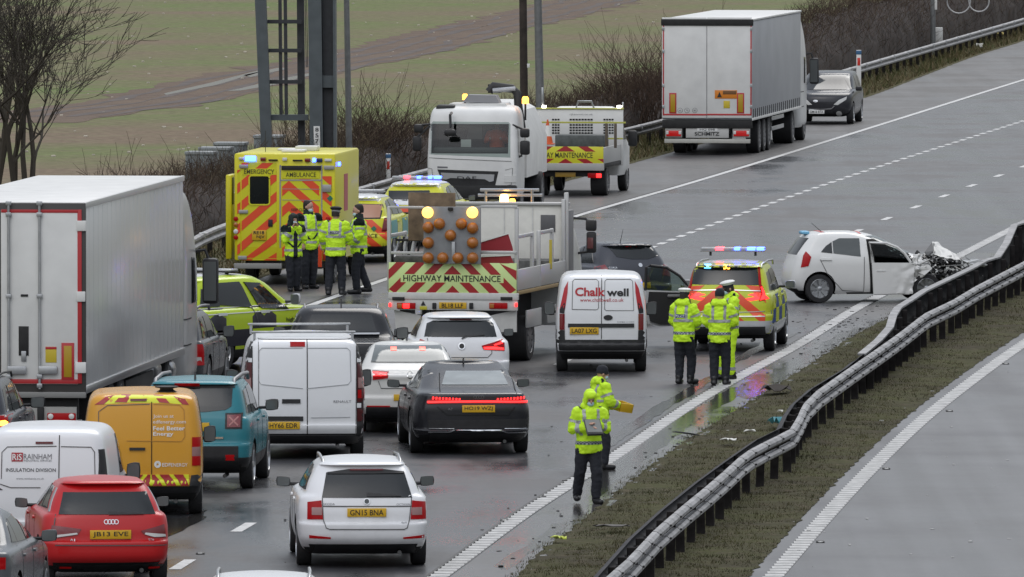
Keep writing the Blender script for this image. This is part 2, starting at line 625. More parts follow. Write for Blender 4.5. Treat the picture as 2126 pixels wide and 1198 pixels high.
def grass_mat(name, c1, c2, c3, sc=.6):
    m = bpy.data.materials.new(name); m.use_nodes = True
    nt = m.node_tree; b = nt.nodes['Principled BSDF']; L = nt.links.new
    tc = nd(nt, 'ShaderNodeNewGeometry')
    n1 = nd(nt, 'ShaderNodeTexNoise'); n1.inputs['Scale'].default_value = sc; n1.inputs['Detail'].default_value = 8; n1.inputs['Roughness'].default_value = .62
    n2 = nd(nt, 'ShaderNodeTexNoise'); n2.inputs['Scale'].default_value = sc * 9; n2.inputs['Detail'].default_value = 6
    L(tc.outputs['Position'], n1.inputs['Vector']); L(tc.outputs['Position'], n2.inputs['Vector'])
    r1 = nd(nt, 'ShaderNodeValToRGB')
    e = r1.color_ramp.elements
    e[0].position = .36; e[0].color = (*c1, 1); e[1].position = .64; e[1].color = (*c2, 1)
    L(n1.outputs['Fac'], r1.inputs['Fac'])
    r2 = nd(nt, 'ShaderNodeValToRGB')
    e = r2.color_ramp.elements
    e[0].position = .5; e[0].color = (0, 0, 0, 1); e[1].position = .72; e[1].color = (1, 1, 1, 1)
    L(n2.outputs['Fac'], r2.inputs['Fac'])
    mx = nd(nt, 'ShaderNodeMixRGB'); mx.inputs['Color2'].default_value = (*c3, 1)
    L(r2.outputs['Color'], mx.inputs['Fac']); L(r1.outputs['Color'], mx.inputs['Color1'])
    n3 = nd(nt, 'ShaderNodeTexNoise'); n3.inputs['Scale'].default_value = sc * 55; n3.inputs['Detail'].default_value = 5; n3.inputs['Roughness'].default_value = .7
    L(tc.outputs['Position'], n3.inputs['Vector'])
    m3 = nd(nt, 'ShaderNodeMapRange'); m3.inputs['From Min'].default_value = .3; m3.inputs['From Max'].default_value = .7; m3.inputs['To Min'].default_value = .62; m3.inputs['To Max'].default_value = 1.35
    L(n3.outputs['Fac'], m3.inputs['Value'])
    sc3 = nd(nt, 'ShaderNodeVectorMath', operation='SCALE'); L(mx.outputs['Color'], sc3.inputs[0]); L(m3.outputs['Result'], sc3.inputs['Scale'])
    L(sc3.outputs['Vector'], b.inputs['Base Color'])
    b.inputs['Roughness'].default_value = .95
    b.inputs['Specular IOR Level'].default_value = .15
    bp = nd(nt, 'ShaderNodeBump'); bp.inputs['Strength'].default_value = .6; bp.inputs['Distance'].default_value = .05
    L(n2.outputs['Fac'], bp.inputs['Height']); L(bp.outputs['Normal'], b.inputs['Normal'])
    return m

FIELD = grass_mat('winter_field', (.168, .128, .088), (.124, .160, .056), (.165, .142, .088), .055)
VERGE = grass_mat('verge_grass', (.075, .062, .034), (.078, .080, .032), (.120, .096, .055), .7)
MEDG = grass_mat('median_grass', (.046, .040, .024), (.062, .064, .024), (.085, .070, .044), .55)
MUD = grass_mat('track_mud', (.115, .085, .070), (.150, .112, .085), (.165, .130, .092), .25)

def road_mat(name, base, r0, r1, tint):
    m = bpy.data.materials.new(name); m.use_nodes = True
    nt = m.node_tree; b = nt.nodes['Principled BSDF']; L = nt.links.new
    g = nd(nt, 'ShaderNodeNewGeometry')
    # wet film: large soft patches drawn out along the lanes
    mp = nd(nt, 'ShaderNodeMapping'); mp.inputs['Rotation'].default_value = (0, 0, R(6.5)); mp.inputs['Scale'].default_value = (.55, .10, 1)
    L(g.outputs['Position'], mp.inputs['Vector'])
    n1 = nd(nt, 'ShaderNodeTexNoise'); n1.inputs['Scale'].default_value = 1.; n1.inputs['Detail'].default_value = 7; n1.inputs['Roughness'].default_value = .6
    L(mp.outputs['Vector'], n1.inputs['Vector'])
    n2 = nd(nt, 'ShaderNodeTexNoise'); n2.inputs['Scale'].default_value = .22; n2.inputs['Detail'].default_value = 5
    L(g.outputs['Position'], n2.inputs['Vector'])
    n3 = nd(nt, 'ShaderNodeTexNoise'); n3.inputs['Scale'].default_value = 45; n3.inputs['Detail'].default_value = 3
    L(g.outputs['Position'], n3.inputs['Vector'])
    ad = nd(nt, 'ShaderNodeMath', operation='ADD'); L(n1.outputs['Fac'], ad.inputs[0]); L(n2.outputs['Fac'], ad.inputs[1])
    mr = nd(nt, 'ShaderNodeMapRange'); mr.inputs['From Min'].default_value = .84; mr.inputs['From Max'].default_value = 1.16
    mr.inputs['To Min'].default_value = r0; mr.inputs['To Max'].default_value = r1
    L(ad.outputs['Value'], mr.inputs['Value']); L(mr.outputs['Result'], b.inputs['Roughness'])
    cr = nd(nt, 'ShaderNodeValToRGB'); e = cr.color_ramp.elements
    e[0].position = .3; e[0].color = (*[c * .55 for c in base], 1); e[1].position = .66; e[1].color = (*[c * 1.5 for c in base], 1)
    # wheel tracks and longitudinal streaks
    mp4 = nd(nt, 'ShaderNodeMapping'); mp4.inputs['Rotation'].default_value = (0, 0, R(6.5)); mp4.inputs['Scale'].default_value = (1.5, .02, 1)
    L(g.outputs['Position'], mp4.inputs['Vector'])
    n4 = nd(nt, 'ShaderNodeTexNoise'); n4.inputs['Scale'].default_value = 1.; n4.inputs['Detail'].default_value = 4
    L(mp4.outputs['Vector'], n4.inputs['Vector'])
    av = nd(nt, 'ShaderNodeMath', operation='ADD'); L(n1.outputs['Fac'], av.inputs[0]); L(n4.outputs['Fac'], av.inputs[1])
    hv_ = nd(nt, 'ShaderNodeMath', operation='MULTIPLY'); hv_.inputs[1].default_value = .5; L(av.outputs['Value'], hv_.inputs[0])
    L(hv_.outputs['Value'], cr.inputs['Fac'])
    mx = nd(nt, 'ShaderNodeMixRGB'); mx.inputs['Color2'].default_value = (*tint, 1)
    m2 = nd(nt, 'ShaderNodeMapRange'); m2.inputs['From Min'].default_value = .5; m2.inputs['From Max'].default_value = .75; m2.inputs['To Max'].default_value = .6
    L(n2.outputs['Fac'], m2.inputs['Value']); L(m2.outputs['Result'], mx.inputs['Fac']); L(cr.outputs['Color'], mx.inputs['Color1'])
    L(mx.outputs['Color'], b.inputs['Base Color'])
    bp = nd(nt, 'ShaderNodeBump'); bp.inputs['Strength'].default_value = .18; bp.inputs['Distance'].default_value = .006
    L(n3.outputs['Fac'], bp.inputs['Height']); L(bp.outputs['Normal'], b.inputs['Normal'])
    b.inputs['Specular IOR Level'].default_value = .5
    return m

ROAD = road_mat('wet_asphalt', (.040, .041, .045), .17, .52, (.058, .050, .049))
ROAD2 = road_mat('damp_asphalt', (.085, .088, .094), .42, .62, (.082, .083, .09))
SHOULDER = road_mat('shoulder_asphalt', (.060, .058, .058), .38, .6, (.07, .066, .062))
GUTTER = road_mat('gutter_asphalt', (.075, .072, .072), .10, .40, (.09, .085, .08))
LINEP = mat('road_paint', (.50, .50, .49), .5, var=.25, vscale=6)
RIBP = mat('rib_paint', (.40, .40, .39), .5, var=.3, vscale=5)
WATER = mat('standing_water', (.035, .034, .033), .11, spec=.6, bump=.3, bscale=11)

def strip(name, fl, fr, y0, y1, step, nx, m, z=0., zf=None, parent=None, kind='structure'):
    vs, fs = [], []
    ny = int((y1 - y0) / step) + 1
    for i in range(ny + 1):
        y = y0 + (y1 - y0) * i / ny
        a, b = fl(y), fr(y)
        for j in range(nx + 1):
            x = a + (b - a) * j / nx
            vs.append((x, y, z + (zf(x, y, j / nx) if zf else 0)))
    for i in range(ny):
        for j in range(nx):
            k = i * (nx + 1) + j
            fs.append((k, k + 1, k + nx + 2, k + nx + 1))
    o = link(name, pymesh(vs, fs), parent, m, 180)
    if kind: tag(o, kind=kind)
    return o

Y0, Y1 = 118., 640.
# one sheet out to the horizon: the field beyond the verge rises gently
gv, gf = [], []
gx = [-1800, -700, -300, -150, -80, -40, -20, 0, 20, 40, 80, 150, 300, 700, 1800]
gy = [-400, 0, 100, 200, 300, 400, 500, 600, 800, 1200, 2500]
for y in gy:
    for x in gx:
        gv.append((x, y, -.07))
for i in range(len(gy) - 1):
    for j in range(len(gx) - 1):
        k = i * len(gx) + j
        gf.append((k, k + 1, k + len(gx) + 1, k + len(gx)))
tag(link('field', pymesh(gv, gf), None, FIELD), kind='structure')

road = strip('road', lambda y: EDGE_L.X(y), lambda y: EDGE_M.X(y) + .15, Y0, Y1, 4, 8, ROAD)
strip('hard_shoulder', lambda y: EDGE_L.X(y) - .02, lambda y: LINE_A.X(y) - .12, Y0, Y1, 4, 3, SHOULDER, z=.004)
strip('gutter_strip', lambda y: LINE_B.X(y) + .16, lambda y: EDGE_M.X(y) + .12, Y0, 262, 3, 3, GUTTER, z=.004)
road2 = strip('far_carriageway', lambda y: LINE_C.X(y) - .38, lambda y: LINE_C.X(y) + 16, Y0, 420, 4, 8, ROAD2)

def lump(x, y, a=.05, f=1.3):
    return a * noise.noise(Vector((x * f, y * f, 3.3))) + .5 * a * noise.noise(Vector((x * f * 3.1, y * f * 3.1, 8.)))
med = strip('median_verge', lambda y: EDGE_M.X(y) + .10 * noise.noise(Vector((y * 1.7, 0, 0))) + .05 * noise.noise(Vector((y * 6, 2, 0))),
            lambda y: LINE_C.X(y) - .34 + .08 * noise.noise(Vector((y * 1.9, 5, 0))), Y0, 420, .28, 16, MEDG, z=-.01,
            zf=lambda x, y, t: .03 * math.sin(PI * t) + (lump(x, y, .05, 1.2) if .01 < t < .99 else 0) + .02)
verge = strip('left_verge', lambda y: EDGE_L.X(y) - 9, lambda y: EDGE_L.X(y) + .06 * noise.noise(Vector((y * 1.5, 7, 0))), 190, Y1, .8, 14, VERGE, z=-.03,
              zf=lambda x, y, t: (.16 * (1 - t) + lump(x, y, .10, .9) * (1 if t < .97 else .15)) + .04)

# painted lines: children of the road they lie on
def quad_along(path, ya, yb, w, z, dx=0.):
    n = max(1, int((yb - ya) / 3))
    vs, fs = [], []
    for i in range(n + 1):
        y = ya + (yb - ya) * i / n
        x = path.X(y) + dx
        vs += [(x - w / 2, y, z), (x + w / 2, y, z)]
    for i in range(n):
        fs.append((2 * i, 2 * i + 1, 2 * i + 3, 2 * i + 2))
    return vs, fs

mb = MB(); mb.add(*quad_along(LINE_A, 190, 600, .19, .009)); mb.build('edge_line', LINEP, road, None)
TAR = mat('tar_seam', (.012, .012, .012), .5)
mb = MB(); mb.add(*quad_along(LINE_A, 190, 330, .07, .011, -.15)); mb.build('tar_seam', TAR, road, None)
mb = MB(); mb.add(*quad_along(LINE_B, 125, 240, .05, .011, -.17)); mb.build('tar_seam', TAR, road, None)
y = 236.0
while y < 470:
    mb = MB(); mb.add(*quad_along(LINE_D, y, y + 1.15, .19, .005)); mb.build('lane_dash', LINEP, road, None)
    y += 2.22
y = 131.4 - 8.1
while y < 520:
    if abs(y - 226) > 5:
        mb = MB(); mb.add(*quad_along(LINE_E, y, y + 2.0, .17, .005)); mb.build('lane_dash', LINEP, road, None)
    y += 7.95
# rib-line markings: flat base strip with raised ribs across it
def rib_line(path, ya, yb, parent, skip=None):
    base = MB(); base.add(*quad_along(path, ya, yb, .26, .006)); base.build('edge_line', mat('rib_base', (.13, .13, .13), .5, var=.3, vscale=5), parent, None)
    rb = MB()
    yy = ya
    while yy < yb:
        x = path.X(yy)
        h = .013
        rb.add([(x - .13, yy, .006), (x + .13, yy, .006), (x + .13, yy + .06, h), (x - .13, yy + .06, h), (x + .13, yy + .26, h), (x - .13, yy + .26, h), (x + .13, yy + .30, .006), (x - .13, yy + .30, .006)],
               [(0, 1, 2, 3), (3, 2, 4, 5), (5, 4, 6, 7)])
        yy += .52
    o = rb.build('raised_ribs', RIBP, parent, None)
    o['kind'] = 'stuff'
rib_line(LINE_B, 120, 330, road)
rib_line(LINE_C, 120, 330, road2)

# standing water in the gutter, mirror-smooth
def blob_sheet(name, pix, z, m, amp=.09, parent=None):
    pts = [G(a, b) for a, b in pix]
    out = []
    for i in range(len(pts)):
        p, q = pts[i], pts[(i + 1) % len(pts)]
        n = max(2, int((q - p).length / .5))
        for k in range(n):
            v = p.lerp(q, k / n)
            w = noise.noise_vector(Vector((v.x * 2.2, v.y * .9, 1.)))
            out.append((v.x + amp * w.x, v.y + amp * 8 * w.y))
    tri = tessellate_polygon([[Vector((a, b, 0)) for a, b in out]])
    o = link(name, pymesh([(a, b, z) for a, b in out], [tuple(t) for t in tri]), parent, m)
    return tag(o, kind='structure') if parent is None else o
blob_sheet('puddle', [(1246, 1030), (1330, 962), (1402, 908), (1440, 878), (1500, 842), (1548, 818), (1580, 806), (1608, 790), (1560, 792), (1500, 815), (1440, 850), (1385, 880), (1330, 915), (1270, 960), (1220, 1002), (1190, 1040), (1195, 1075)], .0054, WATER)
blob_sheet('puddle', [(1560, 832), (1600, 806), (1660, 766), (1740, 712), (1800, 680), (1770, 682), (1690, 722), (1620, 762), (1560, 795), (1530, 822)], .0068, WATER)
blob_sheet('puddle', [(1060, 1185), (1130, 1130), (1190, 1085), (1170, 1078), (1105, 1122), (1030, 1175)], .0054, WATER)
blob_sheet('puddle', [(1256, 936), (1300, 905), (1352, 872), (1395, 845), (1440, 818), (1480, 790), (1496, 776), (1460, 785), (1400, 822), (1340, 856), (1290, 892), (1240, 930)], .0054, WATER, .06)
blob_sheet('puddle', [(1500, 770), (1560, 738), (1640, 702), (1656, 690), (1600, 704), (1540, 735), (1490, 765)], .0054, WATER, .06)
blob_sheet('puddle', [(1240, 1090), (1300, 1085), (1250, 1105), (1200, 1115)], .006, WATER)
blob_sheet('puddle', [(300, 1080), (380, 1076), (430, 1060), (420, 1082), (370, 1105), (320, 1130), (280, 1125)], .006, WATER, .1)
# farm track across the field, with ruts full of water
TRK = Path([(-60, 268), (120, 236), (300, 212), (480, 170), (640, 138), (800, 108), (960, 66), (1120, 30), (1290, -14)], -.07)
trk = strip('farm_track', lambda y: TRK.X(y) - 2.2 + 1.1 * noise.noise(Vector((y * .2, 1, 0))), lambda y: TRK.X(y) + 2.4 + 1.1 * noise.noise(Vector((y * .2, 4, 0))), 368, 640, 1.2, 6, MUD, z=-.062)
for off_, w_ in ((-1.5, .35), (-.3, .3), (.9, .4), (1.9, .3)):
    strip('track_rut', lambda y: TRK.X(y) + off_ + .5 * noise.noise(Vector((y * .15, off_, 0))), lambda y: TRK.X(y) + off_ + w_ + .5 * noise.noise(Vector((y * .15, off_ + .4, 0))), 375, 600, 1.5, 1, mat('rut_mud', (.062, .045, .038), .8, var=.4, vscale=.6), z=-.057)
for pix in ([(500, 183), (545, 172), (640, 152), (646, 156), (560, 178), (500, 188), (470, 189)], [(340, 194), (440, 171), (540, 145), (545, 148), (450, 176), (345, 197)],
            [(505, 156), (580, 140), (600, 142), (520, 160)]):
    pts = [G(a, b, -.055) for a, b in pix]
    tri = tessellate_polygon([[Vector((p.x, p.y, 0)) for p in pts]])
    tag(link('rut_water', pymesh([(p.x, p.y, -.055) for p in pts], [tuple(t) for t in tri]), None, mat('rut_water', (.10, .10, .10), .08, spec=.6)), kind='structure')

# ------------------------------------------------------------------ grass blades (uncountable)
def blades(name, n, place, h, w, cols, seed):
    rnd = random.Random(seed)
    vs, fs, mi = [], [], []
    for i in range(n):
        p = place(rnd)
        if p is None: continue
        x, y, z = p
        a = rnd.uniform(0, 2 * PI)
        cl = noise.noise(Vector((x * 1.6, y * .9, 4.))) + .5 * noise.noise(Vector((x * 5, y * 3, 1.)))
        hh = h * rnd.uniform(.4, 1.3) * (1 + 1.6 * max(0, cl))
        ww = w * rnd.uniform(.6, 1.4)
        lx, ly = rnd.gauss(0, .5) * hh, rnd.gauss(0, .5) * hh
        k = len(vs)
        vs += [(x - ww * math.cos(a), y - ww * math.sin(a), z), (x + ww * math.cos(a), y + ww * math.sin(a), z), (x + lx, y + ly, z + hh)]
        fs.append((k, k + 1, k + 2)); mi.append(min(len(cols) - 1, max(0, int((noise.noise(Vector((x * .8, y * .35, 7.))) * .9 + .5 + rnd.gauss(0, .22)) * len(cols)))))
    me = pymesh(vs, fs)
    o = link(name, me, None, cols)
    me.polygons.foreach_set('material_index', mi)
    return tag(o, kind='stuff')
GB = [mat('grass_blade_a', (.066, .066, .024), .8, spec=.2), mat('grass_blade_b', (.084, .072, .040), .8, spec=.2), mat('grass_blade_c', (.042, .044, .018), .8, spec=.2)]
GV = [mat('grass_blade_d', (.105, .092, .042), .8, spec=.2), mat('grass_blade_e', (.14, .11, .06), .8, spec=.2), mat('grass_blade_f', (.07, .078, .028), .8, spec=.2)]
def pm(r):
    y = 138 + 160 * r.random() ** 1.5
    a, b = EDGE_M.X(y), LINE_C.X(y) - .34
    t = r.random()
    x = a + (b - a) * t - (.16 * r.random() if t < .06 else 0)
    if noise.noise(Vector((x * 1.1, y * .8, 9))) < -.30: return None
    return (x, y, .005 + .03 * math.sin(PI * t) + lump(x, y, .05, 1.2))
o = blades('median_grass', 110000, pm, .032, .006, GB, 3)
o['label'] = 'short mossy winter grass covering the central reservation'
def pv(r):
    y = 230 + 290 * r.random()
    t = r.random() ** 1.4
    x = EDGE_L.X(y) - .05 - 5 * t
    return (x, y, .05 + .016 * 5 * t * 1.1)
o = blades('verge_grass', 30000, pv, .20, .02, GV, 4)
o['label'] = 'rough tussocky grass between the hard shoulder and the roadside barrier'
# pale flints lying on the field
rnd = random.Random(12)
mb = MB()
for i in range(230):
    px, py = rnd.uniform(-20, 1420), rnd.uniform(-10, 330)
    p = G(px, py, -.07)
    if p.x > EDGE_L.X(p.y) - 8: continue
    q = rnd.uniform(.02, .07)
    mb.box(p.x - q, p.x + q, p.y - q, p.y + q, -.08, -.07 + q * .8, q * .3)
o = mb.build('flint_scatter', mat('flint', (.42, .38, .31), .8, var=.4), None)
tag(o, 'pale flints scattered over the brown field', kind='stuff')

# ------------------------------------------------------------------ crash barriers
W_SEC = [(0., .0), (.075, .035), (.083, .085), (.055, .115), (.012, .14), (.012, .17), (.055, .195), (.083, .225), (.075, .275), (0., .31)]
C_SEC = [(.0, .0), (.05, .01), (.088, .10), (.088, .21), (.05, .30), (.0, .31)]
def beam(pa, pb, side, top, h, m, parent, name='beam', topb=None, sec=None):
    """W-section rail between two posts; side = +1 bulges to +X"""
    vs, fs = [], []
    t = (pb - pa); t.z = 0
    if t.length < 1e-6: return
    t.normalize()
    n = Vector((t.y, -t.x, 0)) * side
    sec = sec or W_SEC
    k = len(sec)
    for p, tp in ((pa, top), (pb, topb if topb is not None else top)):
        for th in (0, -.012):
            for o_, zz in sec:
                q = p + n * (o_ + th)
                vs.append((q.x, q.y, tp - h + zz * h / .31))
    for i in range(k - 1):
        fs.append((i, i + 1, 2 * k + i + 1, 2 * k + i))
        fs.append((k + i, 3 * k + i, 3 * k + i + 1, k + i + 1))
    fs.append((0, 2 * k, 3 * k, k)); fs.append((k - 1, 2 * k - 1, 4 * k - 1, 3 * k - 1))
    fs.append(tuple([i for i in range(k)] + [k + i for i in reversed(range(k))]))
    fs.append(tuple([2 * k + i for i in range(k)] + [3 * k + i for i in reversed(range(k))]))
    return link(name, pymesh(vs, fs), parent, m, 35)

GALV = mat('barrier_galvanised', (.235, .235, .24), .5, metal=.3, var=.4, vscale=3.5, bump=.08, bscale=9)
GALVD = mat('barrier_weathered_shaded', (.014, .014, .015), .9, var=.35, vscale=2.5, spec=.08)  # weathered steel, with the shade on it painted in as near-black
POSTM = mat('barrier_post', (.022, .020, .020), .9, var=.4, vscale=6, spec=.1)
BOLT = mat('bolt_dark', (.02, .02, .02), .6)

def resample(pts, step):
    out = [pts[0].copy()]
    acc = 0.
    for i in range(len(pts) - 1):
        a, b = pts[i], pts[i + 1]
        L = (b - a).length
        d = step - acc
        while d <= L:
            out.append(a.lerp(b, d / L)); d += step
        acc = L - (d - step)
    return out

near_px = [(1180, 1272), (1260, 1198), (1304, 1160), (1361, 1099), (1424, 1045), (1460, 1016), (1500, 982), (1546, 940), (1593, 915), (1640, 893), (1656, 868), (1668, 840), (1696, 812), (1761, 766), (1849, 705), (1875, 686), (1920, 651), (1979, 623), (2027, 594), (2126, 543), (2240, 480)]
near = [G(a, b, .69) for a, b in near_px]
br = empty('crash_barrier', (near[6].x, near[6].y, 0), 0, 'pale galvanised twin-ridge crash barrier nearer the empty carriageway, kinked midway', 'barrier')
def in_frame(root, p): return p - Vector(root.location)
npts = resample([Vector((p.x, p.y, 0)) for p in near], 1.9)
for i in range(len(npts) - 1):
    a, b = in_frame(br, npts[i]), in_frame(br, npts[i + 1])
    bo = beam(a, b, 1, .69, .125, GALV, br, 'upper_rail', sec=C_SEC)
    bo = beam(a, b, 1, .505, .115, GALV, br, 'lower_rail', sec=C_SEC)
    t = (b - a).normalized(); n = Vector((t.y, -t.x, 0))
    for tp, hh in ((.69, .125), (.505, .115)):      # clamp strap round each rail
        beam(a - t * .045, a + t * .0, 1, tp + .003, hh + .006, mat('strap_dark', (.06, .06, .06), .7), br, 'clamp_strap', sec=[(o_ + .003, z_) for o_, z_ in C_SEC])
    for zz, of in ((.65, .10), (.475, .10)):
        MB().box(-.014, .014, -.03, .03, -.014, .014, .004).build('bolt', BOLT, br, None).location = a + n * of + Vector((0, 0, zz))
    q = a + n * -.05
    p_ = MB().box(-.06, .06, -.07, .07, -.12, .62, .008).build('post', POSTM, br, None)
    p_.location = q; p_.rotation_euler = (rnd.uniform(-.04, .04), rnd.uniform(-.04, .04), rnd.uniform(-.1, .1))
    if i % 1 == 0:
        MB().box(-.17, 0, -.05, .05, .36, .60, .01).build('spacer', POSTM, br, None).location = q + n * -.02

far_px = [(1160, 1262, .64), (1239, 1198, .64), (1311, 1117, .64), (1377, 1057, .64), (1448, 1000, .64), (1500, 962, .64), (1570, 913, .64), (1621, 888, .64), (1633, 862, .64), (1649, 838, .64), (1686, 806, .64), (1756, 764, .64), (1826, 706, .66), (1850, 679, .7), (1857, 654, .8), (1867, 638, .84), (1897, 619, .84), (1921, 603, .82), (2017, 557, .80), (2046, 541, .82), (2073, 533, .84), (2092, 504, 1.02), (2108, 467, 1.22), (2126, 461, 1.18), (2240, 404, 1.1)]
fb = empty('damaged_barrier', (near[6].x - .4, near[6].y, 0), 0, 'dark buckled crash barrier struck by the wrecked white hatchback', 'barrier')
fp = [(G(a, b, z), z) for a, b, z in far_px]
fpos = []
for i in range(len(fp) - 1):
    (a, za), (b, zb) = fp[i], fp[i + 1]
    n = max(1, int((b - a).length / 2.2))
    for k in range(n):
        p = a.lerp(b, k / n); fpos.append((Vector((p.x, p.y, 0)), za + (zb - za) * k / n))
for i in range(len(fpos) - 1):
    (a, za), (b, zb) = fpos[i], fpos[i + 1]
    a, b = in_frame(fb, a), in_frame(fb, b)
    h = .31 if max(za, zb) < .65 else max(za, zb) - .08  # struck part deepened towards the ground to stand for the dark beneath
    beam(a, b, -1, za, h, GALVD if za >= .65 else mat('barrier_shaded_back', (.05, .05, .054), .8, var=.3, vscale=3, spec=.15), fb, topb=zb)  # shade on the back of the beam is painted into both colours
    if za >= .65:
        t = (b - a).normalized(); n = Vector((t.y, -t.x, 0))
        k = MB(); k.add([a + n * -.10 + Vector((0, 0, za + .004)), a + n * .05 + Vector((0, 0, za + .004)), b + n * .05 + Vector((0, 0, zb + .004)), b + n * -.10 + Vector((0, 0, zb + .004)),
                         a + n * -.10 + Vector((0, 0, za - .03)), a + n * .05 + Vector((0, 0, za - .03)), b + n * .05 + Vector((0, 0, zb - .03)), b + n * -.10 + Vector((0, 0, zb - .03))],
                        [(0, 1, 2, 3), (4, 7, 6, 5), (0, 4, 5, 1), (1, 5, 6, 2), (2, 6, 7, 3), (3, 7, 4, 0)])
        k.build('top_rail', GALV, fb, None)
        MB().box(-.05, .05, -.06, .06, -.1, za - .05, .006).build('post', POSTM, fb, None).location = a + n * .1

lb_px = [(380, 505), (410, 487), (470, 462), (750, 387), (880, 351), (1000, 325), (1310, 263), (1370, 248), (1560, 200), (1790, 133), (1950, 87), (2126, 37), (2240, 4)]
LB = Path(lb_px, .75)
lb0 = G(880, 351, .75)
lr = empty('roadside_barrier', (lb0.x, lb0.y, 0), 0, 'long grey crash barrier along the far left verge before the hedge', 'barrier')
y = 226.
prev = None
k = 0
while y < 560:
    p = Vector((LB.X(y), y, 0)) - Vector((lb0.x, lb0.y, 0))
    if prev is not None:
        beam(prev, p, 1, .75, .31, GALV, lr)
        MB().box(-.06, .06, -.07, .07, -.1, .7, .008).build('post', POSTM, lr, None).location = prev + Vector((-.08, 0, 0))
        if k % 2 == 0:
            MB().box(-.07, .07, -.11, .11, .62, .752, .006).build('joint_plate', STEEL, lr, None).location = prev + Vector((.03, 0, 0))
    prev = p
    y += 3.2; k += 1

# ------------------------------------------------------------------ bare twigs: tree, bushes, hedge
BARK = mat('bark', (.040, .033, .026), .9, var=.3)
TWIG = [mat('twig_a', (.058, .040, .031), .9, spec=.1), mat('twig_b', (.080, .055, .042), .9, spec=.1), mat('twig_c', (.036, .026, .021), .9, spec=.1), mat('twig_d', (.085, .066, .042), .9, spec=.1)]

def grow(vs, fs, rnd, p, d, L, r, depth, spread, minr, gravity=.06, nseg=4):
    """recursive tapered limbs; 3- or 4-sided"""
    n = 5 if r > .03 else 3
    pts = [p.copy()]
    dd = d.copy()
    for i in range(nseg):
        dd = (dd + Vector((rnd.gauss(0, .12), rnd.gauss(0, .12), rnd.gauss(0, .07) + gravity))).normalized()
        pts.append(pts[-1] + dd * (L / nseg))
    r1 = max(minr * .6, r * .55)
    k0 = len(vs)
    for i, q in enumerate(pts):
        t = (pts[min(i + 1, nseg)] - pts[max(i - 1, 0)]).normalized()
        a = t.orthogonal().normalized(); b = t.cross(a)
        rr = r + (r1 - r) * i / nseg
        for j in range(n):
            w = 2 * PI * j / n
            vs.append(q + (a * math.cos(w) + b * math.sin(w)) * rr)
    for i in range(nseg):
        for j in range(n):
            fs.append((k0 + i * n + j, k0 + i * n + (j + 1) % n, k0 + (i + 1) * n + (j + 1) % n, k0 + (i + 1) * n + j))
    if depth <= 0: return
    for c in range(rnd.choice((2, 3, 3)) + (1 if depth > 2 else 0)):
        f = rnd.uniform(.35, 1.)
        i = min(nseg - 1, int(f * nseg))
        q = pts[i].lerp(pts[i + 1], f * nseg - i)
        nd_ = (dd + Vector((rnd.gauss(0, spread), rnd.gauss(0, spread), rnd.gauss(.05, spread * .6)))).normalized()
        grow(vs, fs, rnd, q, nd_, L * rnd.uniform(.55, .82), max(minr, r1 * rnd.uniform(.6, .95)), depth - 1, spread, minr, gravity, nseg if depth > 1 else 3)

def bare_tree(name, base, stems, H, spread, depth, label, cat, seed, r0=.07, minr=.008, lean=(0, 0)):
    rnd = random.Random(seed)
    root = empty(name, base, 0, label, cat)
    tv, tf, cv, cf = [], [], [], []
    for sidx in range(stems):
        a = rnd.uniform(0, 2 * PI)
        d = Vector((lean[0] + spread * rnd.uniform(.2, 1) * math.cos(a), lean[1] + spread * rnd.uniform(.2, 1) * math.sin(a), 1)).normalized()
        p = Vector((rnd.gauss(0, .18), rnd.gauss(0, .18), 0))
        # trunk piece
        n = 7; top = p + d * H * .25
        m_ = MB(); m_.tube([p, p.lerp(top, .5) + Vector((rnd.gauss(0, .03), 0, 0)), top], r0 * 1.25, n, r0)
        k = len(tv); tv += m_.v; tf += [tuple(i + k for i in f) for f in m_.f]
        grow(cv, cf, rnd, top, d, H * .38, r0, depth, .48, minr, .05)
    link('trunk', pymesh(tv, tf), root, BARK, 60)
    link('crown', pymesh(cv, cf), root, mat('tree_twigs', (.045, .037, .027), .9), None)
    return root
tb = G(48, 600)
bare_tree('bare_tree', (tb.x, tb.y, 0), 5, 6.6, .34, 5, 'bare leafless tree rising behind the left lorry trailer', 'tree', 21, .075, .007)
tb2 = G(-30, 560)
bare_tree('bare_tree', (tb2.x, tb2.y, 0), 3, 7.2, .3, 4, 'bare leafless tree cut by the left frame edge behind the big tree', 'tree', 22, .07, .008)

def bush(name, px, base_y, H, wd, label, seed, n=70):
    rnd = random.Random(seed)
    b = G(px, base_y)
    root = empty(name, (b.x, b.y, 0), 0, label, 'bush')
    sv, sf, cv, cf = [], [], [], []
    for i in range(n):
        a = rnd.uniform(0, 2 * PI); q = rnd.random() ** .7
        d = Vector((math.cos(a) * q * .8, math.sin(a) * q * .8, 1)).normalized()
        p = Vector((rnd.gauss(0, wd * .22), rnd.gauss(0, wd * .22), 0))
        grow(cv, cf, rnd, p, d, H * rnd.uniform(.35, .55), .016, 2, .55, .006, .06, 3)
        if i < 8:
            m_ = MB().tube([p, p + d * H * .5], .03, 5, .012)
            k = len(sv); sv += m_.v; sf += [tuple(t + k for t in f) for f in m_.f]
    link('stems', pymesh(sv, sf), root, BARK)
    link('twigs', pymesh(cv, cf), root, rnd.choice(TWIG[:2] + TWIG[3:]))
    return root
bush('thorn_bush', 770, 395, 3.3, 2.2, 'rounded greenish thorn bush standing right of the gantry leg', 31, 90)
bush('thorn_bush', 640, 410, 3.0, 2.2, 'bare thorn bush seen through the gantry ladder', 35, 60)
bush('thorn_bush', 1330, 290, 3.9, 2.6, 'tall bare thorn bush beside the rear of the white curtain-sided lorry', 32, 110)
